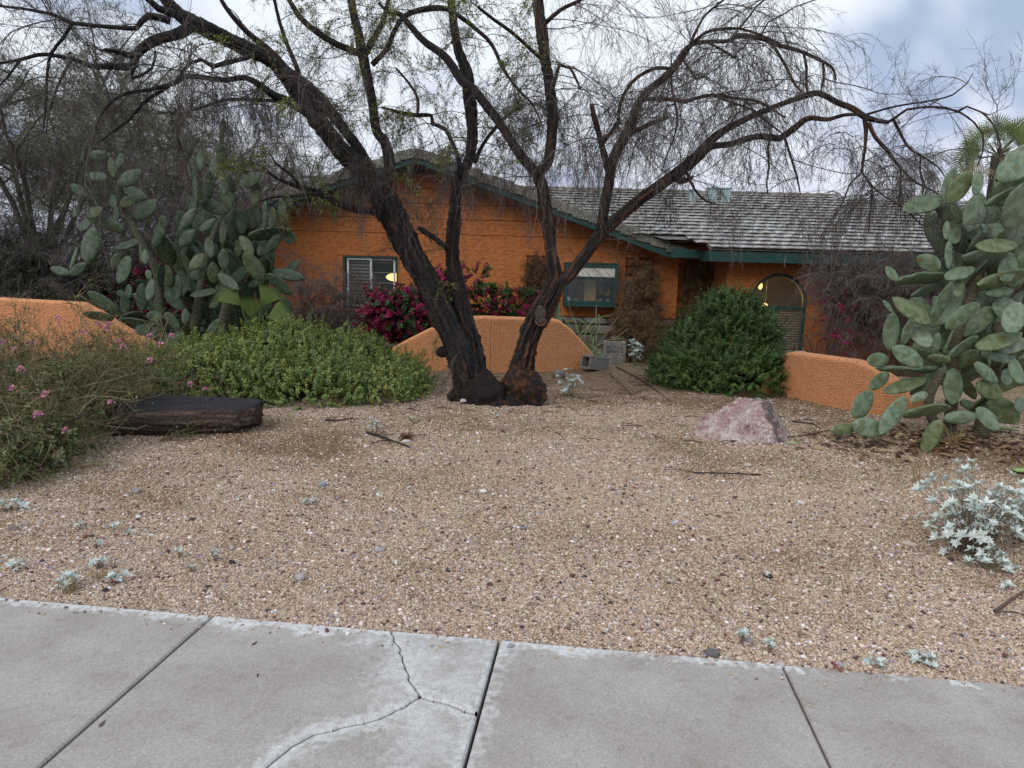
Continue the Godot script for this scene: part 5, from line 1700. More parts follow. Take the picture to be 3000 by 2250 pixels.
func cacti() -> void:
	var left := [
		[Vector3(-4.115, 3.194, -10.231), Vector3(-4.092, 3.504, -10.202), 0.117],
		[Vector3(-4.153, 3.041, -10.208), Vector3(-4.208, 3.262, -10.237), 0.096],
		[Vector3(-4.054, 2.825, -10.074), Vector3(-4.054, 3.139, -10.076), 0.095],
		[Vector3(-4.24, 2.727, -10.264), Vector3(-4.249, 3.015, -10.314), 0.15],
		[Vector3(-4.149, 2.757, -9.609), Vector3(-4.163, 3.015, -9.643), 0.12],
		[Vector3(-4.282, 2.663, -9.635), Vector3(-4.249, 2.93, -9.652), 0.121],
		[Vector3(-4.218, 2.282, -9.61), Vector3(-4.224, 2.732, -9.578), 0.15],
		[Vector3(-4.165, 2.402, -9.839), Vector3(-4.127, 2.767, -9.808), 0.175],
		[Vector3(-4.444, 2.422, -10.299), Vector3(-4.436, 2.715, -10.286), 0.118],
		[Vector3(-4.046, 2.719, -10.093), Vector3(-4.029, 2.838, -10.087), 0.147],
		[Vector3(-3.857, 2.515, -9.908), Vector3(-3.853, 2.71, -9.913), 0.155],
		[Vector3(-3.79, 2.649, -9.875), Vector3(-3.714, 2.942, -9.885), 0.124],
		[Vector3(-3.858, 2.445, -9.629), Vector3(-3.877, 2.678, -9.672), 0.121],
		[Vector3(-3.835, 2.288, -9.781), Vector3(-3.998, 2.458, -9.779), 0.163],
		[Vector3(-3.648, 2.593, -9.708), Vector3(-3.413, 2.734, -9.722), 0.162],
		[Vector3(-3.525, 2.317, -9.806), Vector3(-3.494, 2.666, -9.805), 0.164],
		[Vector3(-3.876, 2.248, -9.78), Vector3(-4.227, 2.355, -9.771), 0.173],
		[Vector3(-3.908, 1.953, -10.12), Vector3(-3.896, 2.292, -10.065), 0.201],
		[Vector3(-4.021, 1.82, -9.925), Vector3(-4.034, 2.141, -9.962), 0.124],
		[Vector3(-3.757, 1.967, -9.94), Vector3(-3.743, 2.284, -9.932), 0.135],
		[Vector3(-3.692, 2.038, -10.104), Vector3(-3.694, 2.343, -10.133), 0.105],
		[Vector3(-3.626, 2.067, -10.211), Vector3(-3.64, 2.316, -10.269), 0.096],
		[Vector3(-3.361, 2.042, -9.715), Vector3(-3.325, 2.367, -9.666), 0.122],
		[Vector3(-3.253, 2.041, -9.659), Vector3(-3.223, 2.291, -9.649), 0.131],
		[Vector3(-3.125, 2.074, -9.819), Vector3(-3.215, 2.429, -9.875), 0.143],
		[Vector3(-3.714, 1.933, -10.043), Vector3(-3.162, 2.069, -10.064), 0.094],
		[Vector3(-3.219, 1.969, -10.105), Vector3(-3.039, 1.893, -10.122), 0.169],
		[Vector3(-3.641, 1.697, -10.223), Vector3(-3.417, 1.949, -10.201), 0.213],
		[Vector3(-3.293, 1.748, -9.639), Vector3(-3.139, 1.944, -9.606), 0.121],
		[Vector3(-3.508, 1.684, -9.627), Vector3(-3.681, 1.915, -9.684), 0.151],
		[Vector3(-3.811, 1.664, -9.897), Vector3(-3.771, 1.863, -9.863), 0.114],
		[Vector3(-4.176, 1.634, -9.891), Vector3(-4.232, 1.896, -9.95), 0.144],
		[Vector3(-3.891, 1.479, -9.624), Vector3(-3.889, 1.731, -9.593), 0.151],
		[Vector3(-4.36, 1.467, -9.651), Vector3(-4.204, 1.668, -9.678), 0.161],
		[Vector3(-4.435, 1.366, -9.807), Vector3(-4.187, 1.472, -9.758), 0.153],
		[Vector3(-4.269, 1.286, -10.177), Vector3(-4.26, 1.556, -10.131), 0.17],
		[Vector3(-3.361, 1.355, -9.576), Vector3(-3.574, 1.68, -9.538), 0.22],
		[Vector3(-3.456, 1.474, -10.28), Vector3(-3.044, 1.4, -10.245), 0.161],
		[Vector3(-3.42, 1.432, -9.925), Vector3(-3.131, 1.174, -9.966), 0.155],
		[Vector3(-3.212, 1.133, -9.895), Vector3(-3.147, 0.866, -9.929), 0.155],
		[Vector3(-4.002, 1.417, -9.695), Vector3(-3.734, 1.226, -9.659), 0.142],
		[Vector3(-4.174, 0.972, -10.226), Vector3(-4.211, 1.287, -10.242), 0.181],
		[Vector3(-4.064, 1.013, -9.81), Vector3(-4.156, 0.97, -9.805), 0.082],
		[Vector3(-4.138, 1.189, -10.004), Vector3(-4.496, 1.119, -9.964), 0.115],
		[Vector3(-4.949, 1.208, -10.094), Vector3(-4.691, 0.925, -10.054), 0.19],
		[Vector3(-4.65, 1.381, -9.878), Vector3(-4.676, 1.056, -9.858), 0.165],
		[Vector3(-4.757, 1.217, -9.828), Vector3(-4.756, 1.499, -9.834), 0.154],
		[Vector3(-4.799, 1.238, -9.689), Vector3(-4.773, 1.536, -9.666), 0.071],
		[Vector3(-4.924, 1.038, -9.619), Vector3(-4.897, 1.316, -9.652), 0.14],
		[Vector3(-5.247, 0.869, -10.05), Vector3(-5.221, 1.233, -10.038), 0.168],
		[Vector3(-5.26, 1.066, -9.745), Vector3(-5.269, 1.236, -9.76), 0.102],
		[Vector3(-5.568, 0.812, -10.192), Vector3(-5.539, 1.087, -10.188), 0.138],
		[Vector3(-5.439, 0.878, -9.773), Vector3(-5.786, 1.113, -9.732), 0.173],
		[Vector3(-5.517, 1.115, -9.903), Vector3(-5.377, 1.12, -9.872), 0.093],
		[Vector3(-5.446, 0.815, -9.816), Vector3(-5.497, 0.976, -9.814), 0.092],
		[Vector3(-5.759, 0.742, -10.222), Vector3(-6.126, 0.819, -10.185), 0.128],
		[Vector3(-5.35, 0.767, -9.637), Vector3(-4.953, 0.779, -9.61), 0.07],
		[Vector3(-5.341, 0.796, -9.66), Vector3(-5.041, 0.883, -9.674), 0.101],
		[Vector3(-5.113, 0.841, -10.263), Vector3(-5.14, 1.093, -10.322), 0.161],
		[Vector3(-5.072, 0.825, -9.807), Vector3(-4.863, 0.808, -9.838), 0.143],
		[Vector3(-4.767, 0.877, -9.732), Vector3(-4.602, 0.677, -9.749), 0.132],
		[Vector3(-4.503, 0.721, -9.737), Vector3(-4.492, 0.924, -9.733), 0.122],
		[Vector3(-4.616, 0.553, -10.012), Vector3(-4.61, 0.76, -10.043), 0.188],
		[Vector3(-4.172, 0.591, -9.687), Vector3(-3.991, 0.8, -9.66), 0.121],
		[Vector3(-5.186, 0.553, -9.84), Vector3(-5.19, 0.716, -9.864), 0.205],
		[Vector3(-5.207, 0.472, -10.285), Vector3(-5.227, 0.689, -10.262), 0.172],
		[Vector3(-5, 0.551, -10.177), Vector3(-4.778, 0.639, -10.212), 0.117],
		[Vector3(-4.854, 0.414, -9.864), Vector3(-4.594, 0.591, -9.811), 0.144],
		[Vector3(-5.858, 1.531, -9.832), Vector3(-5.749, 1.973, -9.865), 0.226],
		[Vector3(-5.977, 1.511, -10.029), Vector3(-6.209, 1.362, -10.018), 0.136],
		[Vector3(-5.95, 1.368, -9.601), Vector3(-6.204, 1.44, -9.618), 0.1],
		[Vector3(-6.339, 1.422, -10.236), Vector3(-6.188, 1.736, -10.197), 0.107],
		[Vector3(-6.09, 1.687, -10.185), Vector3(-6.247, 1.816, -10.182), 0.064],
		[Vector3(-5.401, 1.99, -10.009), Vector3(-5.9, 2.117, -10), 0.209],
		[Vector3(-5.307, 2.138, -10.079), Vector3(-5, 2.385, -10.068), 0.21],
		[Vector3(-5.131, 2.424, -10.087), Vector3(-5.444, 2.569, -10.036), 0.147],
		[Vector3(-5.328, 2.559, -9.77), Vector3(-5.053, 2.745, -9.812), 0.183],
		[Vector3(-5.398, 2.66, -9.817), Vector3(-5.443, 2.908, -9.817), 0.113],
		[Vector3(-5.435, 2.796, -9.971), Vector3(-5.377, 2.993, -9.978), 0.125],
		[Vector3(-5.544, 2.974, -10.005), Vector3(-5.81, 2.963, -9.976), 0.146],
		[Vector3(-5.402, 2.637, -9.647), Vector3(-5.694, 2.668, -9.648), 0.121],
		[Vector3(-5.836, 2.405, -9.891), Vector3(-6.022, 2.556, -9.883), 0.134],
		[Vector3(-6.03, 2.173, -9.985), Vector3(-6.163, 2.231, -10.008), 0.125],
		[Vector3(-5.891, 2.157, -9.754), Vector3(-5.873, 2.294, -9.756), 0.061],
		[Vector3(-6.161, 1.969, -10.3), Vector3(-6.212, 2.136, -10.349), 0.172],
		[Vector3(-5.84, 2.148, -9.869), Vector3(-5.622, 2.25, -9.85), 0.144],
		[Vector3(-5.414, 2.271, -9.804), Vector3(-5.486, 2.421, -9.772), 0.153],
		[Vector3(-5.668, 2.083, -10.278), Vector3(-5.661, 2.309, -10.29), 0.097],
		[Vector3(-5.175, 2.426, -9.935), Vector3(-5.322, 2.301, -9.897), 0.145],
		[Vector3(-5.247, 1.861, -10.173), Vector3(-5.606, 1.727, -10.128), 0.127],
		[Vector3(-5.627, 1.67, -10.275), Vector3(-5.727, 1.458, -10.242), 0.161],
		[Vector3(-5.405, 1.629, -10.093), Vector3(-5.545, 1.276, -10.083), 0.19],
		[Vector3(-5.064, 1.76, -10.09), Vector3(-4.967, 1.968, -10.125), 0.116],
		[Vector3(-5.073, 1.53, -9.763), Vector3(-5.1, 1.768, -9.802), 0.081],
		[Vector3(-4.907, 1.53, -9.558), Vector3(-4.94, 1.706, -9.602), 0.1],
		[Vector3(-5.042, 1.421, -9.809), Vector3(-4.925, 1.354, -9.813), 0.123],
		[Vector3(-4.475, 2.013, -9.693), Vector3(-4.294, 2.247, -9.665), 0.142],
		[Vector3(-4.926, 2.065, -10.05), Vector3(-4.746, 2.148, -10.027), 0.168],
		[Vector3(-5.087, 1.928, -10.193), Vector3(-4.885, 2.078, -10.223), 0.191],
		[Vector3(-4.689, 1.79, -10.087), Vector3(-4.5, 1.998, -10.102), 0.168],
		[Vector3(-4.168, 1.975, -9.577), Vector3(-4.004, 2.135, -9.623), 0.12],
		[Vector3(-4.367, 2.17, -9.69), Vector3(-4.306, 2.288, -9.697), 0.111]]
	var right := [
		[Vector3(3.855, 2.286, -6.618), Vector3(3.489, 2.155, -6.57), 0.144],
		[Vector3(3.786, 2.253, -6.48), Vector3(3.84, 2.519, -6.487), 0.131],
		[Vector3(3.677, 2.207, -6.231), Vector3(3.795, 2.442, -6.185), 0.163],
		[Vector3(3.81, 2.264, -6.093), Vector3(3.87, 2.454, -6.143), 0.106],
		[Vector3(4.103, 2.115, -6.669), Vector3(3.873, 2.186, -6.708), 0.155],
		[Vector3(4.075, 1.996, -6.542), Vector3(4.152, 2.308, -6.577), 0.19],
		[Vector3(3.967, 2.381, -6.068), Vector3(4.279, 2.636, -6.079), 0.229],
		[Vector3(4.341, 2.248, -6.655), Vector3(4.436, 2.455, -6.697), 0.231],
		[Vector3(3.915, 2.184, -6.108), Vector3(4.179, 2.312, -6.14), 0.08],
		[Vector3(4.221, 1.995, -6.191), Vector3(4.118, 2.312, -6.153), 0.251],
		[Vector3(4.679, 2.006, -6.771), Vector3(4.21, 1.977, -6.813), 0.167],
		[Vector3(4.324, 1.863, -6.263), Vector3(4.021, 1.84, -6.312), 0.109],
		[Vector3(4.562, 1.754, -6.61), Vector3(4.095, 1.769, -6.574), 0.163],
		[Vector3(3.969, 1.884, -6.559), Vector3(3.982, 2.069, -6.585), 0.143],
		[Vector3(3.746, 1.904, -6.316), Vector3(3.747, 2.046, -6.345), 0.064],
		[Vector3(3.695, 1.653, -6.153), Vector3(3.706, 1.872, -6.213), 0.098],
		[Vector3(3.565, 1.649, -6.051), Vector3(3.371, 1.728, -6.029), 0.132],
		[Vector3(3.954, 1.589, -6.616), Vector3(3.517, 1.56, -6.59), 0.105],
		[Vector3(3.868, 1.569, -6.469), Vector3(4.144, 1.668, -6.528), 0.103],
		[Vector3(3.231, 1.538, -6.083), Vector3(3.164, 1.64, -6.142), 0.088],
		[Vector3(4.009, 1.534, -6.714), Vector3(3.721, 1.412, -6.69), 0.117],
		[Vector3(4.344, 1.58, -6.647), Vector3(4.225, 1.765, -6.675), 0.106],
		[Vector3(4.133, 1.521, -6.425), Vector3(4.572, 1.623, -6.466), 0.13],
		[Vector3(3.698, 1.167, -6.335), Vector3(3.412, 1.376, -6.39), 0.138],
		[Vector3(3.854, 1.189, -6.643), Vector3(3.767, 1.376, -6.662), 0.135],
		[Vector3(3.799, 1.179, -6.48), Vector3(3.896, 1.515, -6.459), 0.15],
		[Vector3(4.01, 1.406, -6.502), Vector3(4.043, 1.555, -6.524), 0.104],
		[Vector3(3.933, 1.129, -6.702), Vector3(4.291, 1.484, -6.693), 0.066],
		[Vector3(3.68, 1.15, -6.059), Vector3(3.926, 1.348, -6.07), 0.158],
		[Vector3(4.154, 1.062, -6.639), Vector3(4.456, 1.299, -6.646), 0.212],
		[Vector3(4.413, 1.376, -6.596), Vector3(4.712, 1.197, -6.557), 0.229],
		[Vector3(4.274, 1.45, -6.515), Vector3(4.497, 1.474, -6.49), 0.094],
		[Vector3(3.404, 1.265, -6.423), Vector3(3.302, 1.356, -6.385), 0.056],
		[Vector3(3.527, 0.902, -6.637), Vector3(3.552, 1.216, -6.694), 0.135],
		[Vector3(3.497, 0.976, -6.365), Vector3(3.528, 1.199, -6.349), 0.111],
		[Vector3(3.719, 0.966, -6.332), Vector3(3.64, 1.125, -6.387), 0.147],
		[Vector3(3.543, 0.821, -6.122), Vector3(3.278, 0.961, -6.087), 0.151],
		[Vector3(3.519, 0.816, -6.624), Vector3(3.32, 0.794, -6.606), 0.134],
		[Vector3(3.543, 0.678, -6.641), Vector3(3.39, 0.534, -6.656), 0.135],
		[Vector3(3.923, 0.868, -6.6), Vector3(3.937, 1.06, -6.596), 0.067],
		[Vector3(3.902, 0.907, -6.412), Vector3(4.006, 1.11, -6.469), 0.084],
		[Vector3(3.926, 0.873, -6.383), Vector3(4.202, 1.042, -6.44), 0.129],
		[Vector3(4.08, 0.795, -6.591), Vector3(4.378, 0.875, -6.637), 0.162],
		[Vector3(3.864, 0.851, -6.246), Vector3(3.655, 0.878, -6.203), 0.081],
		[Vector3(4.072, 0.762, -6.7), Vector3(3.862, 0.891, -6.734), 0.054],
		[Vector3(4.032, 0.719, -6.724), Vector3(3.494, 0.688, -6.701), 0.058],
		[Vector3(3.902, 0.627, -6.649), Vector3(3.548, 0.519, -6.656), 0.096],
		[Vector3(3.828, 0.474, -6.731), Vector3(4.141, 0.723, -6.71), 0.074],
		[Vector3(4.062, 0.748, -6.505), Vector3(4.053, 0.45, -6.447), 0.179],
		[Vector3(4.32, 0.656, -6.796), Vector3(4.487, 0.436, -6.813), 0.089],
		[Vector3(3.999, 0.852, -6.116), Vector3(4.196, 0.697, -6.101), 0.106],
		[Vector3(4.237, 0.897, -6.409), Vector3(4.553, 0.865, -6.429), 0.093],
		[Vector3(4.051, 0.97, -6.192), Vector3(4.425, 1.102, -6.237), 0.117],
		[Vector3(4.284, 0.95, -6.267), Vector3(4.553, 1.027, -6.302), 0.109],
		[Vector3(4.269, 0.796, -6.325), Vector3(4.224, 0.929, -6.283), 0.055],
		[Vector3(3.615, 0.573, -6.106), Vector3(3.475, 0.515, -6.1), 0.08],
		[Vector3(3.448, 0.524, -6.15), Vector3(3.24, 0.233, -6.108), 0.169],
		[Vector3(3.28, 0.225, -6.15), Vector3(3.001, 0.286, -6.091), 0.169],
		[Vector3(3.058, 0.227, -6.2), Vector3(2.852, 0.21, -6.166), 0.099],
		[Vector3(3.136, 0.301, -6.4), Vector3(3.309, 0.501, -6.371), 0.204],
		[Vector3(3.685, 0.359, -6), Vector3(3.605, 0.071, -6.052), 0.087],
		[Vector3(3.996, 0.294, -6.448), Vector3(4.272, 0.328, -6.412), 0.121],
		[Vector3(4.056, 0.458, -6.1), Vector3(4.242, 0.284, -6.077), 0.141],
		[Vector3(4.307, 0.406, -6.727), Vector3(4.551, 0.322, -6.782), 0.078],
		[Vector3(3.456, 0.374, -6.169), Vector3(3.865, 0.447, -6.229), 0.107],
		[Vector3(4.061, 0.668, -6.149), Vector3(4.329, 0.556, -6.204), 0.16],
		[Vector3(4.39, 0.478, -6.448), Vector3(4.675, 0.288, -6.468), 0.206],
		[Vector3(4.522, 0.418, -6.273), Vector3(4.637, 0.493, -6.292), 0.127],
		[Vector3(4.358, 0.689, -6.064), Vector3(4.418, 0.872, -6.033), 0.193],
		[Vector3(4.303, 2.006, -6.338), Vector3(4.539, 1.892, -6.395), 0.22],
		[Vector3(4.284, 1.737, -6.157), Vector3(4.433, 1.811, -6.183), 0.214],
		[Vector3(4.214, 1.128, -6.067), Vector3(4.352, 1.358, -6.083), 0.193],
		[Vector3(4.315, 1.563, -6.377), Vector3(4.458, 1.745, -6.329), 0.203],
		[Vector3(4.371, 2.097, -6.349), Vector3(4.464, 2.269, -6.312), 0.221],
		[Vector3(4.232, 1.252, -6.707), Vector3(4.462, 1.449, -6.743), 0.175],
		[Vector3(4.431, 0.648, -6.346), Vector3(4.55, 0.751, -6.297), 0.166]]
	var o := cactus("prickly_pear", on_ground(Vector3(-4.35, 0, -10.1)), "tall prickly pear against the gable end behind the leafy groundcover", left, 110, Vector3(-4.3, 1.15, -10.4), Vector3(1.0, 1.15, 0.4), [lin(0.065, 0.100, 0.060), lin(0.052, 0.082, 0.050), lin(0.085, 0.122, 0.080), lin(0.075, 0.10, 0.048)])
	var g := Geo.new()
	for e in [[Vector4(-5.015, 0.394, -10.1, 0.0757), Vector4(-5.002, 0.93, -10.078, 0.0642), Vector4(-5.016, 1.407, -10.057, 0.0566), Vector4(-5.137, 1.686, -10.043, 0.0527), Vector4(-5.258, 1.962, -10.03, 0.0489), Vector4(-5.416, 2.325, -10.012, 0.0413), Vector4(-5.466, 2.573, -10, 0.0372)], [Vector4(-4.143, 0.426, -10, 0.0698), Vector4(-4.082, 0.765, -10, 0.0750), Vector4(-4.024, 1.053, -10, 0.0638), Vector4(-4.082, 1.43, -10, 0.0563)], [Vector4(-4.647, 0.344, -10.2, 0.0809), Vector4(-4.538, 0.935, -10.232, 0.0691), Vector4(-4.43, 1.518, -10.264, 0.0539), Vector4(-4.226, 2.146, -10.3, 0.0386)]]:
		var cv := curve(e, 0.06)
		g.tube(cv[0], cv[1], 10, Color(0.11, 0.125, 0.075))
	part("stem", g, M.wood, o)
	o = cactus("prickly_pear", on_ground(Vector3(4.05, 0, -6.6)), "prickly pear with sprawling pads behind the silvery bush", right, 60, Vector3(4.6, 1.2, -6.75), Vector3(0.5, 1.1, 0.4), [lin(0.175, 0.235, 0.155), lin(0.145, 0.20, 0.125), lin(0.20, 0.26, 0.185), lin(0.165, 0.205, 0.11)])
	g = Geo.new()
	for e in [[Vector4(4.165, 0.022, -6.6, 0.0628), Vector4(4.139, 0.515, -6.6, 0.0524), Vector4(4.114, 0.997, -6.6, 0.0461), Vector4(4.214, 1.471, -6.6, 0.0495), Vector4(4.312, 1.936, -6.6, 0.0495)], [Vector4(4.035, 0.076, -6.5, 0.0488), Vector4(3.867, 0.428, -6.5, 0.0414), Vector4(3.96, 0.718, -6.5, 0.0366)], [Vector4(4.428, -0.004, -6.6, 0.0733), Vector4(4.491, 0.524, -6.6, 0.0628), Vector4(4.505, 1.165, -6.6, 0.0524)]]:
		var cv := curve(e, 0.06)
		g.tube(cv[0], cv[1], 10, Color(0.13, 0.12, 0.075))
	part("stem", g, M.wood, o)


# a leafy sprig standing along +y
func sprig(long: float, count: int, leaf_long: float, leaf_wide: float, col: Color, stem_col: Color, spread := 0.3) -> ArrayMesh:
	var g := Geo.new()
	var p := hang(Vector3.ZERO, Vector3(rng.randf_range(-0.25, 0.25), 1, rng.randf_range(-0.25, 0.25)), long, 0.25, 5, 0.12)
	g.tube(p, taper(0.0035, 0.0015, p.size()), 3, stem_col, false)
	for k in count:
		var t := lerpf(0.05, 0.99, (k + rng.randf()) / count) * (p.size() - 1.01)
		var at := p[int(t)].lerp(p[int(t) + 1], t - int(t))
		var d := (Vector3(cos(k * 2.4), rng.randf_range(0.0, 0.9), sin(k * 2.4)) + rv(spread)).normalized()
		g.leaf(at, d, (Vector3.UP + rv(0.5)).normalized(), leaf_long * rng.randf_range(0.7, 1.25), leaf_wide * rng.randf_range(0.8, 1.2), tint(col, 0.22))
	return g.mesh()


# sprigs spread through the outer part of lumps [centre, radii]
func bush_places(lumps: Array, count: int, inner: float, size: float, lean: float, ground_y := -9.0) -> Array[Transform3D]:
	var out: Array[Transform3D] = []
	var weight := 0.0
	for l in lumps:
		weight += l[1].x * l[1].z
	var guard := 0
	while out.size() < count and guard < count * 30:
		guard += 1
		var pick := rng.randf() * weight
		var l: Array = lumps[0]
		for e in lumps:
			pick -= e[1].x * e[1].z
			if pick <= 0.0:
				l = e
				break
		var d := rv().normalized()
		var depth := lerpf(inner, 1.0, sqrt(rng.randf()))
		var ripple: float = 1.0 + 0.28 * fine.get_noise_3dv(d * 2.2 + l[0])
		var p: Vector3 = l[0] + d * l[1] * depth * ripple
		if p.y < maxf(ground_y, gh(p.x, p.z)):
			continue
		var buried := false
		for e in lumps:
			if e != l and ((p - e[0]) / e[1]).length() < inner * 0.85:
				buried = true
		if buried:
			continue
		var dir := (d + Vector3(0, lean, 0) + rv(0.55)).normalized()
		var x := dir.cross(Vector3(rng.randf() - 0.5, 0.1, rng.randf() - 0.5)).normalized()
		var s := size * rng.randf_range(0.7, 1.3)
		out.append(Transform3D(Basis(x, dir, x.cross(dir)) * Basis.from_scale(Vector3(s, s, s)), p))
	return out


func pick_tints(count: int, cols: Array, spread: float) -> PackedColorArray:
	var t := PackedColorArray()
	for k in count:
		t.append(tint(cols[rng.randi() % cols.size()], spread))
	return t


func bush(called: String, at: Vector3, label: String, category: String, lumps: Array, meshes: Array, counts: Array, inner: float, size: float, lean: float, cols: Array, m: Material, stems := 0, stem_col := Color(0.05, 0.035, 0.02), group := "") -> Node3D:
	var o := thing(called, at, label, category, group)
	for k in meshes.size():
		var pl := bush_places(lumps, counts[k], inner, size, lean)
		scatter("foliage", meshes[k], m, pl, pick_tints(pl.size(), cols, 0.25), o)
	if stems:
		var g := Geo.new()
		for k in stems:
			var l: Array = lumps[rng.randi() % lumps.size()]
			var d := (rv() * Vector3(1, 0.5, 1) + Vector3(0, 0.6, 0)).normalized()
			var tip: Vector3 = l[0] + d * l[1] * 0.9
			var foot := on_ground(at + (l[0] - at) * 0.7 + rv(0.1))
			var pts := PackedVector3Array()
			for j in 7:
				var t := j / 6.0
				pts.append(foot.lerp(tip, t) + Vector3(0, sin(t * PI) * 0.12, 0) + rv(0.025) * t)
			g.tube(pts, taper(0.010, 0.003, 7), 5, tint(stem_col, 0.3))
		part("stem", g, M.twig, o)
	return o


func shrubs() -> void:
	# --- leafy groundcover (small round succulent leaves)
	var gc := Color(1, 1, 1)
	var shapes := []
	for k in 4:
		shapes.append(sprig(rng.randf_range(0.11, 0.16) if k < 3 else 0.26, 22 if k < 3 else 36, 0.022, 0.02, gc, Color(0.12, 0.06, 0.03)))
	var at := on_ground(Vector3(-2.9, 0, -8.4))
	var lumps := []
	for e in [[-4.3, 0.1, -8.3, 0.5, 0.34, 0.7], [-3.7, 0.15, -8.6, 0.75, 0.42, 0.8], [-3.0, 0.22, -8.9, 0.8, 0.46, 0.9], [-2.3, 0.2, -8.9, 0.8, 0.42, 0.8], [-1.65, 0.1, -8.7, 0.6, 0.32, 0.65], [-3.2, 0.1, -8.0, 0.9, 0.36, 0.55], [-2.3, 0.08, -7.95, 0.8, 0.34, 0.5], [-1.55, 0.05, -8.1, 0.5, 0.28, 0.45], [-3.9, 0.08, -7.8, 0.6, 0.34, 0.5], [-2.95, 0.42, -9.3, 0.55, 0.34, 0.4], [-2.3, 0.32, -9.3, 0.5, 0.3, 0.4]]:
		lumps.append([Vector3(e[0], e[1], e[2]), Vector3(e[3], e[4], e[5])])
	bush("groundcover_shrub", at, "sprawling bright green small-leaved shrub beside the mesquite trunk", "shrub", lumps, shapes, [2700, 2700, 2700, 900], 0.72, 1.0, 0.7, [Color(0.27, 0.36, 0.11), Color(0.22, 0.31, 0.095), Color(0.32, 0.40, 0.13), Color(0.17, 0.255, 0.09), Color(0.34, 0.38, 0.11)], M.leaf, 90, Color(0.05, 0.03, 0.015))
	# --- dense dark green round shrub
	shapes = []
	for k in 4:
		shapes.append(sprig(rng.randf_range(0.12, 0.16) if k < 3 else 0.30, 22 if k < 3 else 34, 0.026, 0.013, gc, Color(0.06, 0.05, 0.02)))
	at = on_ground(Vector3(2.95, 0, -9.9))
	lumps = []
	for e in [[2.6, 0.22, -9.8, 0.6, 0.42, 0.55], [3.05, 0.5, -10.1, 0.6, 0.68, 0.6], [3.12, 0.12, -9.45, 0.58, 0.5, 0.5], [2.72, 0.5, -10.2, 0.45, 0.4, 0.5], [2.35, 0.1, -9.85, 0.36, 0.3, 0.4], [3.1, 0.95, -10.2, 0.38, 0.36, 0.4], [3.36, 0.55, -9.9, 0.3, 0.4, 0.35]]:
		lumps.append([Vector3(e[0], e[1], e[2]), Vector3(e[3], e[4], e[5])])
	bush("rounded_shrub", at, "dense dark green rounded shrub beside the arched window", "shrub", lumps, shapes, [2500, 2500, 2500, 700], 0.7, 1.0, 0.3, [Color(0.075, 0.15, 0.04), Color(0.11, 0.20, 0.05), Color(0.055, 0.11, 0.03), Color(0.15, 0.24, 0.065)], M.leaf, 50)
	# --- lantana: straggly stems, dull leaves, pink flower heads
	lantana()
	# --- bougainvillea
	var pink := [Color(0.20, 0.010, 0.055), Color(0.27, 0.016, 0.075), Color(0.14, 0.007, 0.035), Color(0.30, 0.025, 0.10)]
	var green := [Color(0.035, 0.08, 0.02), Color(0.05, 0.10, 0.03)]
	shapes = []
	for k in 2:
		shapes.append(sprig(0.26, 26, 0.055, 0.045, gc, Color(0.05, 0.03, 0.02), 0.5))
	at = on_ground(Vector3(-2.0, 0, -13.2))
	var a_lumps := [[Vector3(-2.35, 0.35, -13.2), Vector3(0.5, 0.75, 0.4)], [Vector3(-2.1, 0.7, -13.2), Vector3(0.5, 0.36, 0.4)], [Vector3(-1.5, 0.75, -13.4), Vector3(0.5, 0.55, 0.4)], [Vector3(-1.35, 1.2, -13.5), Vector3(0.32, 0.32, 0.3)]]
	var b := bush("bougainvillea", at, "bougainvillea full of magenta blooms under the sliding window", "bougainvillea", a_lumps, shapes, [300, 300], 0.5, 1.0, 0.1, pink, M.bract, 26, Color(0.06, 0.045, 0.03), "bougainvilleas")
	var pl := bush_places(a_lumps.slice(1), 420, 0.35, 1.0, 0.2)
	scatter("leaves", shapes[0], M.leaf, pl, pick_tints(pl.size(), green, 0.3), b)
	a_lumps = [[Vector3(-0.55, 0.95, -14.6), Vector3(0.42, 0.28, 0.25)], [Vector3(0.15, 0.9, -14.6), Vector3(0.42, 0.30, 0.25)], [Vector3(-0.75, 1.45, -14.7), Vector3(0.22, 0.14, 0.14)], [Vector3(-0.35, 1.25, -14.7), Vector3(0.18, 0.14, 0.14)], [Vector3(-0.1, 0.7, -14.5), Vector3(0.8, 0.3, 0.25)]]
	b = bush("bougainvillea", on_ground(Vector3(-0.2, 0, -14.6)), "bougainvillea with arching magenta sprays above the arched low wall", "bougainvillea", a_lumps, shapes, [85, 85], 0.4, 0.8, 0.1, pink, M.bract, 30, Color(0.06, 0.05, 0.03), "bougainvilleas")
	pl = bush_places(a_lumps, 190, 0.3, 0.9, 0.2)
	scatter("leaves", shapes[1], M.leaf, pl, pick_tints(pl.size(), green, 0.3), b)
	a_lumps = [[Vector3(5.25, 0.45, -12.2), Vector3(0.65, 0.3, 0.3)], [Vector3(5.6, 0.9, -12.4), Vector3(0.5, 0.5, 0.3)]]
	bush("bougainvillea", on_ground(Vector3(5.3, 0, -12.3)), "sparse bougainvillea with a few magenta blooms below the arched window", "bougainvillea", a_lumps, shapes, [14, 12], 0.3, 0.6, 0.1, pink, M.bract, 26, Color(0.06, 0.05, 0.045), "bougainvilleas")
	a_lumps = [[Vector3(-7.0, 1.1, -13.5), Vector3(0.7, 0.45, 0.4)], [Vector3(-6.2, 1.0, -13.5), Vector3(0.6, 0.5, 0.4)]]
	bush("bougainvillea", on_ground(Vector3(-6.6, 0, -13.5)), "dark red bougainvillea half hidden behind the tall prickly pear", "bougainvillea", a_lumps, shapes, [150, 120], 0.4, 1.0, 0.1, [Color(0.14, 0.008, 0.03), Color(0.2, 0.01, 0.045)], M.bract, 20, Color(0.06, 0.05, 0.045), "bougainvilleas")
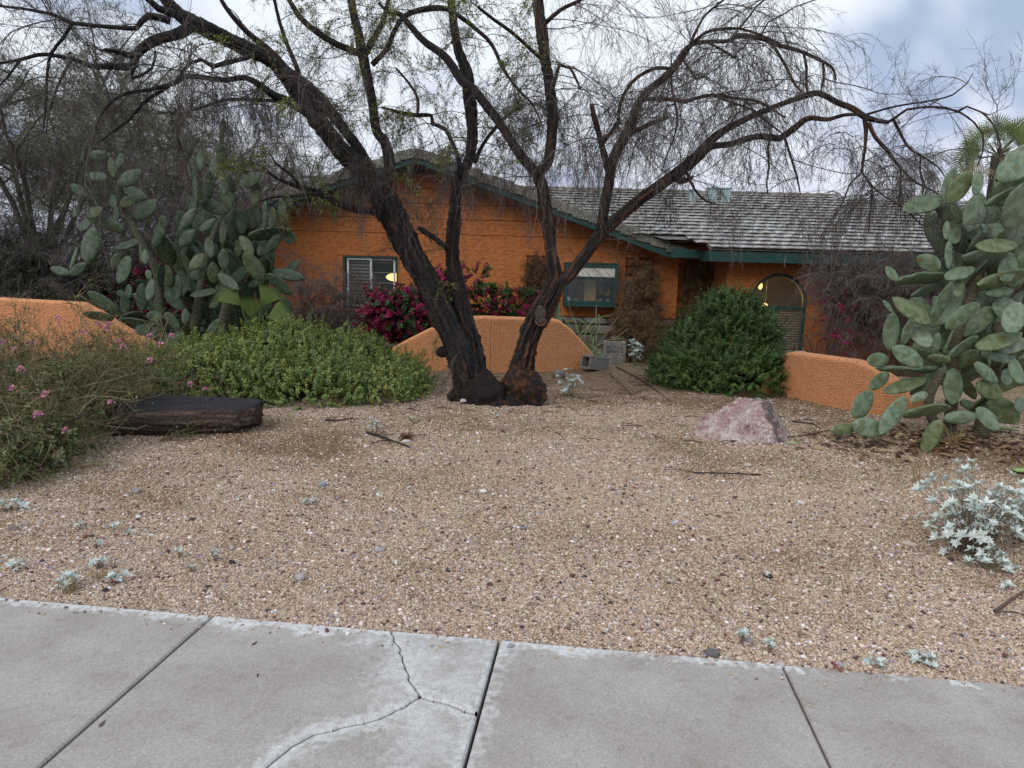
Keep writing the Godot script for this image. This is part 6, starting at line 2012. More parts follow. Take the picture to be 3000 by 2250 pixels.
	# --- dead shrubs and dried vines
	var browns := [Color(0.115, 0.075, 0.045), Color(0.17, 0.115, 0.07), Color(0.08, 0.05, 0.03)]
	var ashy := [Color(0.11, 0.085, 0.078), Color(0.075, 0.055, 0.05), Color(0.17, 0.14, 0.13)]
	var dry := []
	for k in 4:
		dry.append(spray(0.42, 12, 8, 0.011, 0.8, browns, 9, Color(0.20, 0.12, 0.055), 0.04))
	var dead := []
	for k in 4:
		dead.append(spray(0.75, 14, 9, 0.013, 0.7, ashy))
	dead_bush("dried_vine", "dried brown vine slumped over the trellis beside the garden window", [[Vector3(2.75, 0.15, -15.6), Vector3(0.62, 0.75, 0.45)], [Vector3(2.8, 0.9, -15.9), Vector3(0.4, 0.7, 0.3)], [Vector3(2.85, 1.5, -16.2), Vector3(0.28, 0.45, 0.15)], [Vector3(3.1, 0.0, -15.4), Vector3(0.5, 0.5, 0.4)]], dry, 900, 0.6)
	dead_bush("dried_vine", "dried brown vine on the trellis left of the garden window", [[Vector3(0.5, 1.2, -16.35), Vector3(0.24, 0.75, 0.1)]], dry, 240, 0.5)
	dead_bush("dried_vine", "pale dried vine hanging on the trellis in the recess", [[Vector3(4.2, 1.2, -16.6), Vector3(0.24, 0.7, 0.07)], [Vector3(4.25, 0.5, -16.5), Vector3(0.3, 0.6, 0.12)]], dry, 330, 0.6)
	dead_bush("dead_shrub", "tangled leafless grey shrub against the wing right of arched window", [[Vector3(7.2, 0.9, -13.6), Vector3(1.05, 1.1, 0.5)], [Vector3(8.3, 0.9, -13.4), Vector3(1.1, 1.2, 0.5)], [Vector3(6.5, 1.2, -13.8), Vector3(0.6, 0.7, 0.4)], [Vector3(9.3, 1.0, -13.4), Vector3(1.0, 1.2, 0.5)]], dead, 900, 0.9)
	dead_bush("dead_shrub", "thin leafless shrub in front of the sliding window", [[Vector3(-3.9, 0.75, -14.0), Vector3(0.75, 0.75, 0.4)], [Vector3(-3.1, 0.8, -14.0), Vector3(0.6, 0.8, 0.4)]], dead, 170, 0.7)
	# --- curling succulent and a blade plant behind the low wall
	curly()


func dead_bush(called: String, label: String, lumps: Array, shapes: Array, count: int, size: float) -> void:
	var at := on_ground(lumps[0][0])
	var o := thing(called, at, label, "shrub" if called == "dead_shrub" else "vine", "dead plants along the house")
	for k in shapes.size():
		var pl: Array[Transform3D] = []
		for t in bush_places(lumps, count / shapes.size(), 0.15, size, 0.2):
			# sprays hang with gravity: keep them upright, turn them round
			var s: float = t.basis.get_scale().x
			pl.append(Transform3D(Basis(Vector3.UP, rng.randf() * TAU) * Basis(Vector3.BACK, rng.randf_range(-0.2, 0.9)) * Basis.from_scale(Vector3(s, s, s)), t.origin))
		scatter("twigs", shapes[k], M.leaf if called == "dried_vine" else M.twig, pl, null, o)
	var g := Geo.new()
	for k in 14:
		var l: Array = lumps[rng.randi() % lumps.size()]
		var tip: Vector3 = l[0] + rv() * l[1]
		var foot := on_ground(l[0] + rv(0.2))
		g.tube(PackedVector3Array([foot, foot.lerp(tip, 0.4) + rv(0.06), foot.lerp(tip, 0.75) + rv(0.06), tip]), taper(0.013, 0.004, 4), 5, Color(0.06, 0.045, 0.038))
	part("stem", g, M.twig, o)


func lantana() -> void:
	var at := on_ground(Vector3(-3.3, 0, -5.3))
	var o := thing("lantana_shrub", at, "straggly lantana shrub dotted with pink flower heads", "shrub")
	var lumps := []
	for e in [[-4.2, 0.3, -5.6, 0.85, 0.48, 0.7], [-3.85, 0.28, -5.8, 0.5, 0.42, 0.5], [-3.7, 0.28, -6.3, 0.38, 0.3, 0.3], [-4.4, 0.3, -6.2, 0.9, 0.55, 0.7], [-4.1, 0.32, -6.6, 0.6, 0.42, 0.4], [-3.55, 0.1, -5.05, 0.35, 0.2, 0.3], [-3.95, 0.15, -4.8, 0.7, 0.3, 0.4], [-3.8, 0.36, -7.0, 0.5, 0.4, 0.4]]:
		lumps.append([Vector3(e[0], e[1], e[2]), Vector3(e[3], e[4], e[5])])
	var straw := [Color(0.32, 0.25, 0.13), Color(0.20, 0.165, 0.085), Color(0.42, 0.33, 0.19), Color(0.09, 0.07, 0.05), Color(0.22, 0.21, 0.10)]
	var shapes := []
	for k in 6:
		shapes.append(spray(0.36, 9, 4, 0.0068, 0.15, straw, 2, Color(0.15, 0.19, 0.07), 0.026))
	for k in 6:
		var pl := bush_places(lumps, 85, 0.25, 0.95, 0.5)
		for j in pl.size():
			var t := pl[j]
			pl[j] = Transform3D(t.basis * Basis(Vector3.BACK, PI * 0.5), t.origin)
		scatter("stems", shapes[k], M.leaf, pl, null, o)
	var small := []
	for k in 3:
		small.append(sprig(0.12, 14, 0.032, 0.016, Color.WHITE, Color(0.14, 0.12, 0.05), 0.5))
	var lowest := lumps.slice(5, 7)
	for k in 3:
		var pl := bush_places(lumps, 200, 0.35, 1.0, 0.2)
		pl.append_array(bush_places(lowest, 150, 0.3, 1.1, 0.2))
		scatter("foliage", small[k], M.leaf, pl, pick_tints(pl.size(), [Color(0.17, 0.22, 0.09), Color(0.13, 0.185, 0.075), Color(0.22, 0.245, 0.115)], 0.25), o)
	# thicker old stems
	var g := Geo.new()
	for k in 64:
		var l: Array = lumps[rng.randi() % lumps.size()]
		var a: Vector3 = l[0] + rv() * l[1] * 0.8
		var b := a + Vector3(rng.randf_range(-0.5, 0.5), rng.randf_range(-0.05, 0.3), rng.randf_range(-0.3, 0.3))
		a.y = maxf(a.y, 0.05)
		b.y = maxf(b.y, 0.05)
		g.tube(PackedVector3Array([a, a.lerp(b, 0.35) + rv(0.05), a.lerp(b, 0.7) + rv(0.05), b]), taper(0.011, 0.004, 4), 6, tint(Color(0.05, 0.042, 0.034) if k % 3 else Color(0.16, 0.13, 0.09), 0.3))
	part("branch", g, M.twig, o)
	# flower heads, each a dome of small florets
	for e in [Vector3(-3.78, 1.049, -5.9), Vector3(-3.653, 0.963, -6.4), Vector3(-3.675, 0.92, -6.4), Vector3(-3.458, 0.832, -6.2), Vector3(-3.309, 0.814, -6), Vector3(-3.139, 0.866, -6.5), Vector3(-3.391, 0.854, -6.6), Vector3(-4.166, 0.812, -6.1), Vector3(-3.959, 0.813, -5.6), Vector3(-4.113, 0.86, -5.7), Vector3(-3.637, 0.719, -5.2), Vector3(-3.33, 0.573, -5), Vector3(-3.196, 0.486, -4.7), Vector3(-3.041, 0.467, -5.3), Vector3(-2.953, 0.404, -4.6), Vector3(-2.676, 0.444, -6.1), Vector3(-2.891, 0.453, -6.3), Vector3(-3.562, 0.607, -5), Vector3(-3.193, 0.799, -6.4), Vector3(-3.088, 0.7, -6), Vector3(-3.763, 0.9, -6.2), Vector3(-3.813, 0.962, -6.5)]:
		var f := Geo.new()
		var big := rng.randf_range(0.8, 1.15)
		for k in 22:
			var d := (rv() + Vector3(0, 0.7, 0.3)).normalized()
			f.leaf(e + d * 0.014 * big, (d + rv(0.4)).normalized(), rv().normalized(), 0.022 * big, 0.018 * big, tint(Color(0.66, 0.27, 0.46) if rng.randf() < 0.75 else Color(0.78, 0.52, 0.52), 0.2))
		f.tube(PackedVector3Array([e + Vector3(rng.randf_range(-0.03, 0.03), -0.16, -0.03), e]), PackedFloat32Array([0.0025, 0.0018]), 4, Color(0.16, 0.14, 0.06))
		part("flower", f, M.bract, o)
	# the low shoots that creep past the log
	var sh := thing("lantana_shoot", on_ground(Vector3(-2.801, 0, -5.94)), "green leafy shoot creeping over gravel before the petrified log", "plant")
	g = Geo.new()
	for k in 5:
		var a := on_ground(Vector3(-2.996, 0, -5.919), 0.01)
		var b := on_ground(Vector3(rng.randf_range(-2.95, -2.45), 0, rng.randf_range(-6.25, -5.9)), rng.randf_range(0.03, 0.16))
		g.tube(PackedVector3Array([a, a.lerp(b, 0.5) + Vector3(0, 0.03, 0), b]), taper(0.004, 0.002, 3), 4, Color(0.14, 0.1, 0.05))
		for j in 22:
			var q := a.lerp(b, rng.randf_range(0.3, 1.0)) + rv(0.04)
			g.leaf(q, (rv() + Vector3(0, 0.3, 0)).normalized(), Vector3.UP, 0.032, 0.018, tint(Color(0.075, 0.13, 0.045), 0.25))
	part("foliage", g, M.leaf, sh)


func curly() -> void:
	var at := on_ground(Vector3(0.95, 0, -12.4))
	var o := thing("pencil_plant", at, "pale green curling pencil-stemmed succulent behind the low wall", "succulent")
	for k in 60:
		var g := Geo.new()
		var a := at + Vector3(rng.randf_range(-0.35, 0.5), rng.randf_range(0.0, 0.3), rng.randf_range(-0.2, 0.2))
		var p := hang(a, Vector3(rng.randf_range(-0.5, 0.6), 1, rng.randf_range(-0.4, 0.4)), rng.randf_range(0.55, 1.15) * (1.25 if k < 14 else 1.0), rng.randf_range(0.9, 2.6), 12, 0.13)
		g.tube(p, taper(0.010, 0.005, p.size()), 6, tint(Color(0.17, 0.235, 0.11), 0.2))
		part("stalk", g, M.twig, o)
	var bl := thing("blade_plant", on_ground(Vector3(0.62, 0, -11.9)), "broad upright green blade rising behind the low wall", "succulent")
	for e in [[0.70, 1.20, 0.05, 0.09], [0.52, 0.95, -0.15, 0.06], [0.60, 0.85, 0.1, 0.05], [0.45, 0.75, -0.25, 0.045]]:
		var g := Geo.new()
		var prev := []
		for s in 11:
			var t := s / 10.0
			var w: float = e[3] * sin(PI * pow(t, 0.7) * 0.96 + 0.12)
			var c := Vector3(e[0] + e[2] * t * t, lerpf(-0.25, e[1], t), -11.9)
			var now := [c + Vector3(-w, 0, 0.01), c + Vector3(0, 0, -0.02), c + Vector3(w, 0, 0.01), c + Vector3(0, 0, -0.04)]
			if s > 0:
				for q in 4:
					g.oq(prev[q], prev[(q + 1) % 4], now[(q + 1) % 4], now[q], c + Vector3(0, 0, -0.02), Color(0.12, 0.2, 0.1))
			prev = now
		part("blade", g, M.twig, bl)


# a grown tree: trunk, limbs that fork, and sprays at the limb ends
func wild_tree(called: String, label: String, at: Vector3, tall: float, wide: float, lean: Vector3, sprays: Array, per_tip: int, spray_size: float, bark: Color, leaf_m: Material, tints, group := "trees behind the yard") -> void:
	var o := thing(called, at, label, "tree", group)
	var g := Geo.new()
	var trunk := Geo.new()
	var tips := []
	var fork := at + Vector3(0, tall * 0.22, 0) + lean * 0.3
	trunk.tube(PackedVector3Array([at - Vector3(0, 0.15, 0), at.lerp(fork, 0.5) + rv(0.05), fork]), PackedFloat32Array([tall * 0.020, tall * 0.016, tall * 0.014]), 10, bark)
	part("trunk", trunk, M.bark, o)
	for k in 6:
		var a := TAU * k / 6.0 + rng.randf_range(-0.4, 0.4)
		var end := at + lean + Vector3(cos(a) * wide * rng.randf_range(0.35, 0.75), tall * rng.randf_range(0.55, 0.9), sin(a) * wide * 0.5)
		var p := PackedVector3Array()
		for j in 7:
			var t := j / 6.0
			p.append(fork.lerp(end, t) + Vector3(0, sin(t * PI) * tall * 0.08, 0) + rv(tall * 0.018) * t)
		g.tube(p, taper(tall * 0.011, tall * 0.004, 7), 7, bark)
		for j in 6:
			var q := p[rng.randi_range(2, 6)]
			var dir := (rv() + Vector3(0, 0.4, 0)).normalized()
			var long := wide * rng.randf_range(0.25, 0.5)
			var b := PackedVector3Array([q, q + dir * long * 0.5 + rv(0.06), q + dir * long + Vector3(0, -long * 0.1, 0)])
			g.tube(b, PackedFloat32Array([tall * 0.005, tall * 0.003, tall * 0.0012]), 5, bark)
			for s in 4:
				tips.append(b[1].lerp(b[2], rng.randf_range(-0.5, 1.0)))
			tips.append(q)
	part("limbs", g, M.bark, o)
	for k in sprays.size():
		var pl: Array[Transform3D] = []
		for t in tips:
			for j in per_tip:
				var s := spray_size * rng.randf_range(0.7, 1.3)
				pl.append(Transform3D(Basis(Vector3.UP, rng.randf() * TAU) * Basis(Vector3.BACK, rng.randf_range(-0.6, 0.8)) * Basis.from_scale(Vector3(s, s, s)), t + rv(0.12)))
		scatter("crown", sprays[k], leaf_m, pl, pick_tints(pl.size(), tints, 0.2) if tints != null else null, o)


func fan_leaf(g: Geo, at: Vector3, dir: Vector3, side: Vector3, long: float, blades: int, spread: float, col: Color) -> void:
	for k in blades:
		var a := lerpf(-spread, spread, k / float(blades - 1))
		var d := (dir * cos(a) + side * sin(a)).normalized()
		var p := at
		var q := at + d * long * 0.6
		var e := at + d * long + Vector3(0, -long * 0.16, 0)
		var n := dir.cross(side).normalized()
		var w := d.cross(n) * long * 0.024
		var i := g.vert(p, n, col)
		g.vert(q + w, n, tint(col, 0.15))
		g.vert(q - w, n, tint(col, 0.15))
		g.vert(e, n, col)
		g.tri(i, i + 1, i + 2)
		g.tri(i + 1, i + 3, i + 2)


func background() -> void:
	var olive := Color(0.17, 0.21, 0.115)
	var twiggy := [Color(0.14, 0.12, 0.115), Color(0.09, 0.075, 0.07), Color(0.20, 0.175, 0.16)]
	var greenish := [Color(0.12, 0.125, 0.07), Color(0.09, 0.085, 0.06), Color(0.15, 0.16, 0.09)]
	var bare := []
	var leafy_ := []
	for k in 2:
		bare.append(spray(0.9, 14, 8, 0.006, 0.7, twiggy))
		leafy_.append(spray(0.9, 13, 6, 0.005, 0.9, greenish, 10, olive, 0.03))
	wild_tree("palo_verde", "airy greenish tree rising behind the tall prickly pear", Vector3(-8.6, -0.2, -18.5), 7.2, 4.6, Vector3(0.6, 0, 0), leafy_, 1, 1.25, Color(0.11, 0.105, 0.075), M.leaf, null)
	wild_tree("palo_verde", "pale branched tree at the far left over the orange wall", Vector3(-9.6, -0.2, -14.2), 5.6, 3.6, Vector3(0.8, 0, 0), [leafy_[0], bare[0]], 1, 1.0, Color(0.13, 0.12, 0.105), M.leaf, null)
	wild_tree("thorn_tree", "bare twiggy grey tree between the left wall and the house", Vector3(-7.0, -0.3, -15.5), 4.4, 3.2, Vector3(0, 0, 0), bare, 1, 1.1, Color(0.075, 0.062, 0.055), M.twig, null)
	wild_tree("thorn_tree", "tall bare tree beyond the left edge of the gable roof", Vector3(-12.5, 0, -24.0), 8.5, 5.5, Vector3(0, 0, 0), leafy_, 1, 1.6, Color(0.09, 0.08, 0.06), M.leaf, null)
	wild_tree("backyard_tree", "olive green tree behind the roof beside the fan palm", Vector3(15.0, -0.2, -27.0), 5.8, 3.6, Vector3(0, 0, 0), leafy_, 3, 1.0, Color(0.07, 0.06, 0.045), M.leaf, null)
	# dark thicket behind the left wall
	var shapes := []
	for k in 3:
		shapes.append(sprig(0.32, 30, 0.05, 0.014, Color.WHITE, Color(0.05, 0.04, 0.035), 0.6))
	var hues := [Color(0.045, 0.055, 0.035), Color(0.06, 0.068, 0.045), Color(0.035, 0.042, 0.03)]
	var spots := [[-9.3, -13.0, 1.1, 2.2, "dark olive shrub standing at the far left behind the wall"], [-8.0, -13.6, 1.2, 2.4, "dark olive shrub rising behind the middle of left wall"], [-6.6, -14.2, 1.0, 2.1, "dark shrub behind the lower pads of the tall prickly pear"], [-10.8, -14.5, 1.3, 2.7, "tall dark shrub at the left picture edge behind the wall"]]
	for e in spots:
		var at := Vector3(e[0], gh(e[0], e[1]), e[1])
		var r: float = e[2]
		var h: float = e[3]
		var lumps := [[at + Vector3(0, h * 0.45, 0), Vector3(r, h * 0.55, r * 0.8)], [at + Vector3(-r * 0.4, h * 0.8, 0), Vector3(r * 0.6, h * 0.35, r * 0.6)], [at + Vector3(r * 0.5, h * 0.65, 0), Vector3(r * 0.6, h * 0.4, r * 0.6)]]
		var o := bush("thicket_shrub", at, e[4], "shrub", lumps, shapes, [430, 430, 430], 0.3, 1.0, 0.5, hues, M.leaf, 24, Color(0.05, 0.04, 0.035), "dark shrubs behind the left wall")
		var pl: Array[Transform3D] = []
		for t in bush_places(lumps, 130, 0.2, 1.0, 0.2):
			pl.append(Transform3D(Basis(Vector3.UP, rng.randf() * TAU) * Basis(Vector3.BACK, rng.randf_range(0.0, 0.9)), t.origin))
		scatter("twigs", bare[0], M.twig, pl, null, o)
	# fan palm behind the roof on the right
	var c := Vector3(15.619, 5.751, -24)
	var pm := thing("fan_palm", Vector3(c.x, -0.2, c.z), "green fan palm showing above the roof at right edge", "palm")
	var g := Geo.new()
	g.tube(PackedVector3Array([Vector3(c.x, -0.3, c.z), Vector3(c.x, c.y * 0.5, c.z), c]), PackedFloat32Array([0.22, 0.19, 0.2]), 12, Color(0.09, 0.075, 0.06))
	part("trunk", g, M.bark, pm)
	for k in 34:
		g = Geo.new()
		var d := (rv() + Vector3(0, 0.35, 0)).normalized()
		var q := c + d * rng.randf_range(0.5, 0.8)
		g.tube(PackedVector3Array([c, q]), PackedFloat32Array([0.018, 0.012]), 4, Color(0.10, 0.13, 0.05))
		fan_leaf(g, q, d, d.cross(rv()).normalized(), rng.randf_range(0.65, 0.9), 22, 1.5, tint(Color(0.17, 0.23, 0.09) if d.y > -0.1 else Color(0.22, 0.19, 0.12), 0.2))
		part("frond", g, M.leaf, pm)
	# young fan palm by the cactus
	c = Vector3(-3.55, 0.3, -9.75)
	pm = thing("young_fan_palm", on_ground(c), "young fan palm with two spiky fronds beside the prickly pear", "palm")
	for e in [[Vector3(-3.787, 1.069, -9.7), Vector3(-0.75, 0.75, 0.2)], [Vector3(-3.392, 1.079, -9.7), Vector3(0.55, 0.8, 0.2)], [Vector3(-3.583, 0.913, -9.7), Vector3(0.1, 0.9, 0.4)], [Vector3(-3.281, 0.874, -9.7), Vector3(0.9, 0.3, 0.2)]]:
		g = Geo.new()
		var d: Vector3 = e[1].normalized()
		var q: Vector3 = e[0] - d * 0.1
		g.tube(PackedVector3Array([on_ground(c), c.lerp(q, 0.6), q]), PackedFloat32Array([0.012, 0.009, 0.007]), 5, Color(0.12, 0.17, 0.06))
		fan_leaf(g, q, d, d.cross(Vector3(0.2, 0.1, 1)).normalized(), 0.44, 15, 0.55, Color(0.12, 0.18, 0.055))
		part("frond", g, M.leaf, pm)


# a felted silver rosette of pointed leaves
func rosette(g: Geo, at: Vector3, axis: Vector3, size: float, count: int) -> void:
	var x := axis.cross(Vector3(0.3, 0.2, 0.9)).normalized()
	var z := axis.cross(x)
	for k in count:
		var a := k * 2.399 + rng.randf_range(-0.2, 0.2)
		var rise := lerpf(0.15, 1.3, float(k) / count)
		var d := (x * cos(a) + z * sin(a) + axis * rise).normalized()
		var col := tint(Color(0.60, 0.67, 0.65), 0.12)
		g.leaf(at, d, axis, size * rng.randf_range(0.55, 1.15), size * rng.randf_range(0.34, 0.52), col, 0.2)


func brittlebush(at: Vector3, tall: float, wide: float, heads: int, leaf: float, label: String, group := "silver-leaved brittlebush seedlings") -> void:
	at = on_ground(at)
	var o := thing("brittlebush", at, label, "plant", group)
	var st := Geo.new()
	for k in heads:
		var a := k * 2.399 + rng.randf()
		var rr := wide * 0.5 * sqrt((k + 0.3) / heads)
		var tip := at + Vector3(cos(a) * rr, tall * rng.randf_range(0.25 if heads > 12 else 0.55, 1.0) * (1.0 - 0.4 * rr / maxf(wide * 0.5, 0.01)), sin(a) * rr * 0.8)
		var mid := at.lerp(tip, 0.5) + rv(0.02) + Vector3(0, tall * 0.06, 0)
		st.tube(PackedVector3Array([at + Vector3(cos(a), 0, sin(a)) * rr * (0.35 if heads > 12 else 0.1), mid, tip]), PackedFloat32Array([0.0035, 0.003, 0.002]), 4, Color(0.19, 0.15, 0.10))
		var g := Geo.new()
		var axis := ((tip - mid).normalized() + Vector3(0, 0.6, 0) + rv(0.25)).normalized()
		rosette(g, tip, axis, leaf * rng.randf_range(0.7, 1.2), rng.randi_range(8, 13))
		if tall > 0.12:
			for j in 5:
				var q := mid.lerp(tip, rng.randf())
				g.leaf(q, (rv() + Vector3(0, 0.4, 0)).normalized(), Vector3.UP, leaf * 0.8, leaf * 0.32, tint(Color(0.54, 0.61, 0.58), 0.12), 0.12)
		part("leaf_rosette", g, M.silver, o)
	part("stem", st, M.twig, o)


func stone(at: Vector3, size: Vector3, col: Color, label: String, group := "") -> void:
	at = on_ground(at, size.y * 0.25)
	var o := MeshInstance3D.new()
	o.name = numbered("stone")
	var g := Geo.new()
	var ns := []
	for k in 10:
		ns.append([rv().normalized(), rng.randf_range(0.78, 1.0)])
	lump(g, ns, size * 0.5, 10, 0.06, func(p, _n): return col * (1.0 + 0.25 * fine.get_noise_3dv(p * 60.0)))
	o.mesh = g.mesh()
	o.material_override = M.pebble
	add_child(o)
	o.transform = Transform3D(Basis(Vector3.UP, rng.randf() * TAU), at)
	meta(o, label, "stone", group)


func stick(pts: Array, r: float, label: String, col := Color(0.035, 0.028, 0.026), forks := 2) -> void:
	var o := thing("fallen_stick", on_ground(pts[0]), label, "stick")
	var g := Geo.new()
	var p := PackedVector3Array()
	for q in pts:
		p.append(on_ground(q, r + rng.randf_range(0.002, 0.012)))
	g.tube(p, taper(r, r * 0.5, p.size()), 6, col)
	for k in forks:
		var a := p[rng.randi_range(0, p.size() - 2)]
		var b := on_ground(a + Vector3(rng.randf_range(-0.25, 0.25), 0, rng.randf_range(-0.15, 0.15)), 0.012)
		g.tube(PackedVector3Array([a, a.lerp(b, 0.5) + Vector3(0, 0.015, 0), b]), taper(r * 0.55, r * 0.3, 3), 5, col)
	part("wood", g, M.twig, o)


func small_things() -> void:
	# --- pink quartz boulder
	var at := on_ground(Vector3(2.264, 0, -6.42), 0.0) + Vector3(0, 0.0, -0.15)
	var o := thing("boulder", at, "pointed pink and white quartz boulder before the right garden wall", "boulder")
	var g := Geo.new()
	var ns := [[Vector3(-0.50, 0.80, 0.30).normalized(), 0.62], [Vector3(0.1, 0.45, 0.9).normalized(), 0.66], [Vector3(0.85, 0.42, 0.3).normalized(), 0.58], [Vector3(0.1, 0.98, -0.2).normalized(), 0.83], [Vector3(-0.3, 0.3, -0.9).normalized(), 0.6], [Vector3(0.5, 0.2, -0.85).normalized(), 0.6], [Vector3(-0.9, 0.4, -0.2).normalized(), 0.95], [Vector3(0.55, 0.35, 0.75).normalized(), 0.64], [Vector3(-0.62, 0.5, 0.6).normalized(), 0.74]]
	lump(g, ns, Vector3(0.53, 0.43, 0.40), 52, 0.10, func(p, _n):
		var f := fine.get_noise_3dv(p * 5.0 + Vector3(4, 0, 0))
		var f2 := fine.get_noise_3dv(Vector3(p.x * 4.0 + p.y * 9.0, p.y * 12.0 - p.x * 8.0, p.z * 5.0))
		var c := Color(0.50, 0.43, 0.40).lerp(Color(0.42, 0.29, 0.28), smoothstep(-0.2, 0.5, f))
		c = c.lerp(Color(0.24, 0.085, 0.09), smoothstep(0.28, 0.55, f2) * 0.8)
		c = c.lerp(Color(0.60, 0.55, 0.50), smoothstep(0.1, 0.5, -f) * 0.8)
		# a dark seam runs down the right shoulder
		var seam: float = absf(p.x - 0.20 - p.y * -0.30 + 0.12 * f + 0.05 * f2)
		return c.lerp(Color(0.085, 0.08, 0.09), smoothstep(0.05, 0.015, seam) * (0.8 if p.x > 0.0 else 0.0)), at)
	part("rock", g, M.rock, o)
	# --- petrified log slab
	at = on_ground(Vector3(-2.92, 0, -6.35))
	o = thing("petrified_log", at, "petrified log slab with flat black top beside the lantana", "log")
	g = Geo.new()
	ns = [[Vector3(0, 1, 0.24).normalized(), 0.5], [Vector3(0, -1, 0), 0.6], [Vector3(0, 0.15, 1).normalized(), 0.66], [Vector3(0, -0.45, 0.9).normalized(), 0.60], [Vector3(0, 0.2, -1).normalized(), 0.7], [Vector3(1, -0.12, 0.1).normalized(), 0.80], [Vector3(1, 0.1, -0.5).normalized(), 0.88], [Vector3(-1, 0.05, 0).normalized(), 0.85], [Vector3(0.62, -0.75, 0.25).normalized(), 0.66], [Vector3(0.8, 0.1, 0.6).normalized(), 0.86], [Vector3(-0.3, 0.75, 0.6).normalized(), 0.72], [Vector3(0.2, 0.8, -0.55).normalized(), 0.70]]
	lump(g, ns, Vector3(0.72, 0.29, 0.40), 64, 0.045, func(p, n):
		var band := fine.get_noise_3dv(Vector3(p.x * 1.5, p.y * 26.0, p.z * 10.0))
		var ridge := fine.get_noise_3dv(Vector3(p.x * 2.0, p.y * 4.0, p.z * 30.0))
		if p.y > 0.112 + 0.008 * band:
			return Color(0.020, 0.021, 0.027).lerp(Color(0.05, 0.05, 0.058), clampf(ridge + 0.3, 0.0, 1.0))
		return Color(0.06, 0.040, 0.032).lerp(Color(0.16, 0.115, 0.09), smoothstep(-0.1, 0.6, band)), at + Vector3(0, 0.12, 0))
	var log_part := part("slab", g, M.rock, o)
	var tilt := Basis(Vector3.UP, 0.16)
	log_part.transform = Transform3D(tilt, -(tilt * at))
	# --- concrete block and grey crate at the end of the low wall
	at = Vector3(1.27, gh(1.27, -10.65) - 0.02, -10.65)
	o = thing("concrete_block", at, "tilted grey hollow concrete block at the end of low wall", "block")
	g = Geo.new()
	var hue := Color(0.20, 0.195, 0.19)
	var t := Transform3D(Basis(Vector3.UP, -0.9) * Basis(Vector3.RIGHT, -0.16), at + Vector3(-0.03, 0.12, 0))
	for s in [-1.0, 1.0]:
		g.box(t * Transform3D(Basis(), Vector3(0, s * 0.088, 0)), Vector3(0.21, 0.034, 0.40), 0.006, hue)
		g.box(t * Transform3D(Basis(), Vector3(s * 0.088, 0, 0)), Vector3(0.034, 0.1415, 0.398), 0.004, hue)
	g.box(t * Transform3D(Basis(), Vector3(0, 0, -0.05)), Vector3(0.1415, 0.1415, 0.04), 0.002, hue)
	part("body", g, M.stone, o)
	at = Vector3(1.62, gh(1.62, -11.3), -11.3)
	o = thing("wooden_crate", at, "open weathered grey wooden crate behind the concrete block", "crate")
	var grey := Color(0.42, 0.41, 0.39)
	for s in [-1.0, 1.0]:
		g = Geo.new()
		g.box_at(at.x + s * 0.15 - 0.012, at.x + s * 0.15 + 0.012, at.y - 0.05, at.y + 0.36, at.z - 0.12, at.z + 0.12, 0.003, tint(grey, 0.1))
		part("side", g, M.wood, o)
	for k in 6:
		g = Geo.new()
		var x := at.x - 0.115 + k * 0.046
		g.box_at(x - 0.021, x + 0.021, at.y - 0.04, at.y + 0.17 + rng.randf_range(-0.006, 0.006), at.z + 0.122, at.z + 0.135, 0.002, tint(grey, 0.16))
		part("plank", g, M.wood, o)
	g = Geo.new()
	g.box_at(at.x - 0.14, at.x + 0.14, at.y + 0.33, at.y + 0.362, at.z + 0.10, at.z + 0.125, 0.003, grey)
	part("top_rail", g, M.wood, o)
	g = Geo.new()
	g.box_at(at.x - 0.137, at.x + 0.137, at.y - 0.05, at.y + 0.32, at.z - 0.12, at.z - 0.11, 0.002, grey)
	part("back_panel", g, M.wood, o)
	# --- brittlebush plants
	brittlebush(Vector3(2.687, 0, -3.923), 0.62, 0.66, 110, 0.046, "large silver-white brittlebush below the right prickly pear", "brittlebush")
	brittlebush(Vector3(3.099, 0, -4.057), 0.480, 0.400, 40, 0.046, "silver brittlebush cut off by the right picture edge", "brittlebush")
	brittlebush(Vector3(2.632, 0, -3.676), 0.150, 0.260, 18, 0.038, "small silver brittlebush just below the large one", "brittlebush")
	brittlebush(Vector3(2.517, 0, -3.715), 0.043, 0.040, 1, 0.036, "single silver rosette left of the small brittlebush")
	brittlebush(Vector3(2.501, 0, -3.86), 0.068, 0.064, 2, 0.036, "two silver rosettes under the large brittlebush's left side")
	brittlebush(Vector3(2.536, 0, -3.414), 0.043, 0.048, 2, 0.036, "silver rosette lying low near the right picture edge")
	brittlebush(Vector3(2.561, 0, -3.582), 0.034, 0.032, 1, 0.029, "tiny silver rosette below the small brittlebush")
	brittlebush(Vector3(1.918, 0, -11.006), 0.520, 0.240, 13, 0.070, "tall silver-leaved sprig at the round shrub's edge", "brittlebush")
	brittlebush(Vector3(0.693, 0, -8.54), 0.360, 0.340, 14, 0.060, "silver-leaved sprig to the right of the tree trunk", "brittlebush")
	brittlebush(Vector3(-4.373, 0, -6.091), 0.260, 0.240, 7, 0.100, "big pale rosette standing in the lantana's left edge", "brittlebush")
	brittlebush(Vector3(-3.312, 0, -5.078), 0.085, 0.064, 2, 0.050, "white rosette below the lantana's pink flower")
	brittlebush(Vector3(-4.147, 0, -6.475), 0.102, 0.096, 3, 0.040, "pale sprig beside the lowest pink lantana flower")
	brittlebush(Vector3(-3.076, 0, -4.203), 0.076, 0.160, 7, 0.043, "cluster of silver rosettes at the left picture edge", "brittlebush")
	brittlebush(Vector3(-1.289, 0, -4.424), 0.043, 0.072, 3, 0.029, "small silver plant alone in the open gravel")
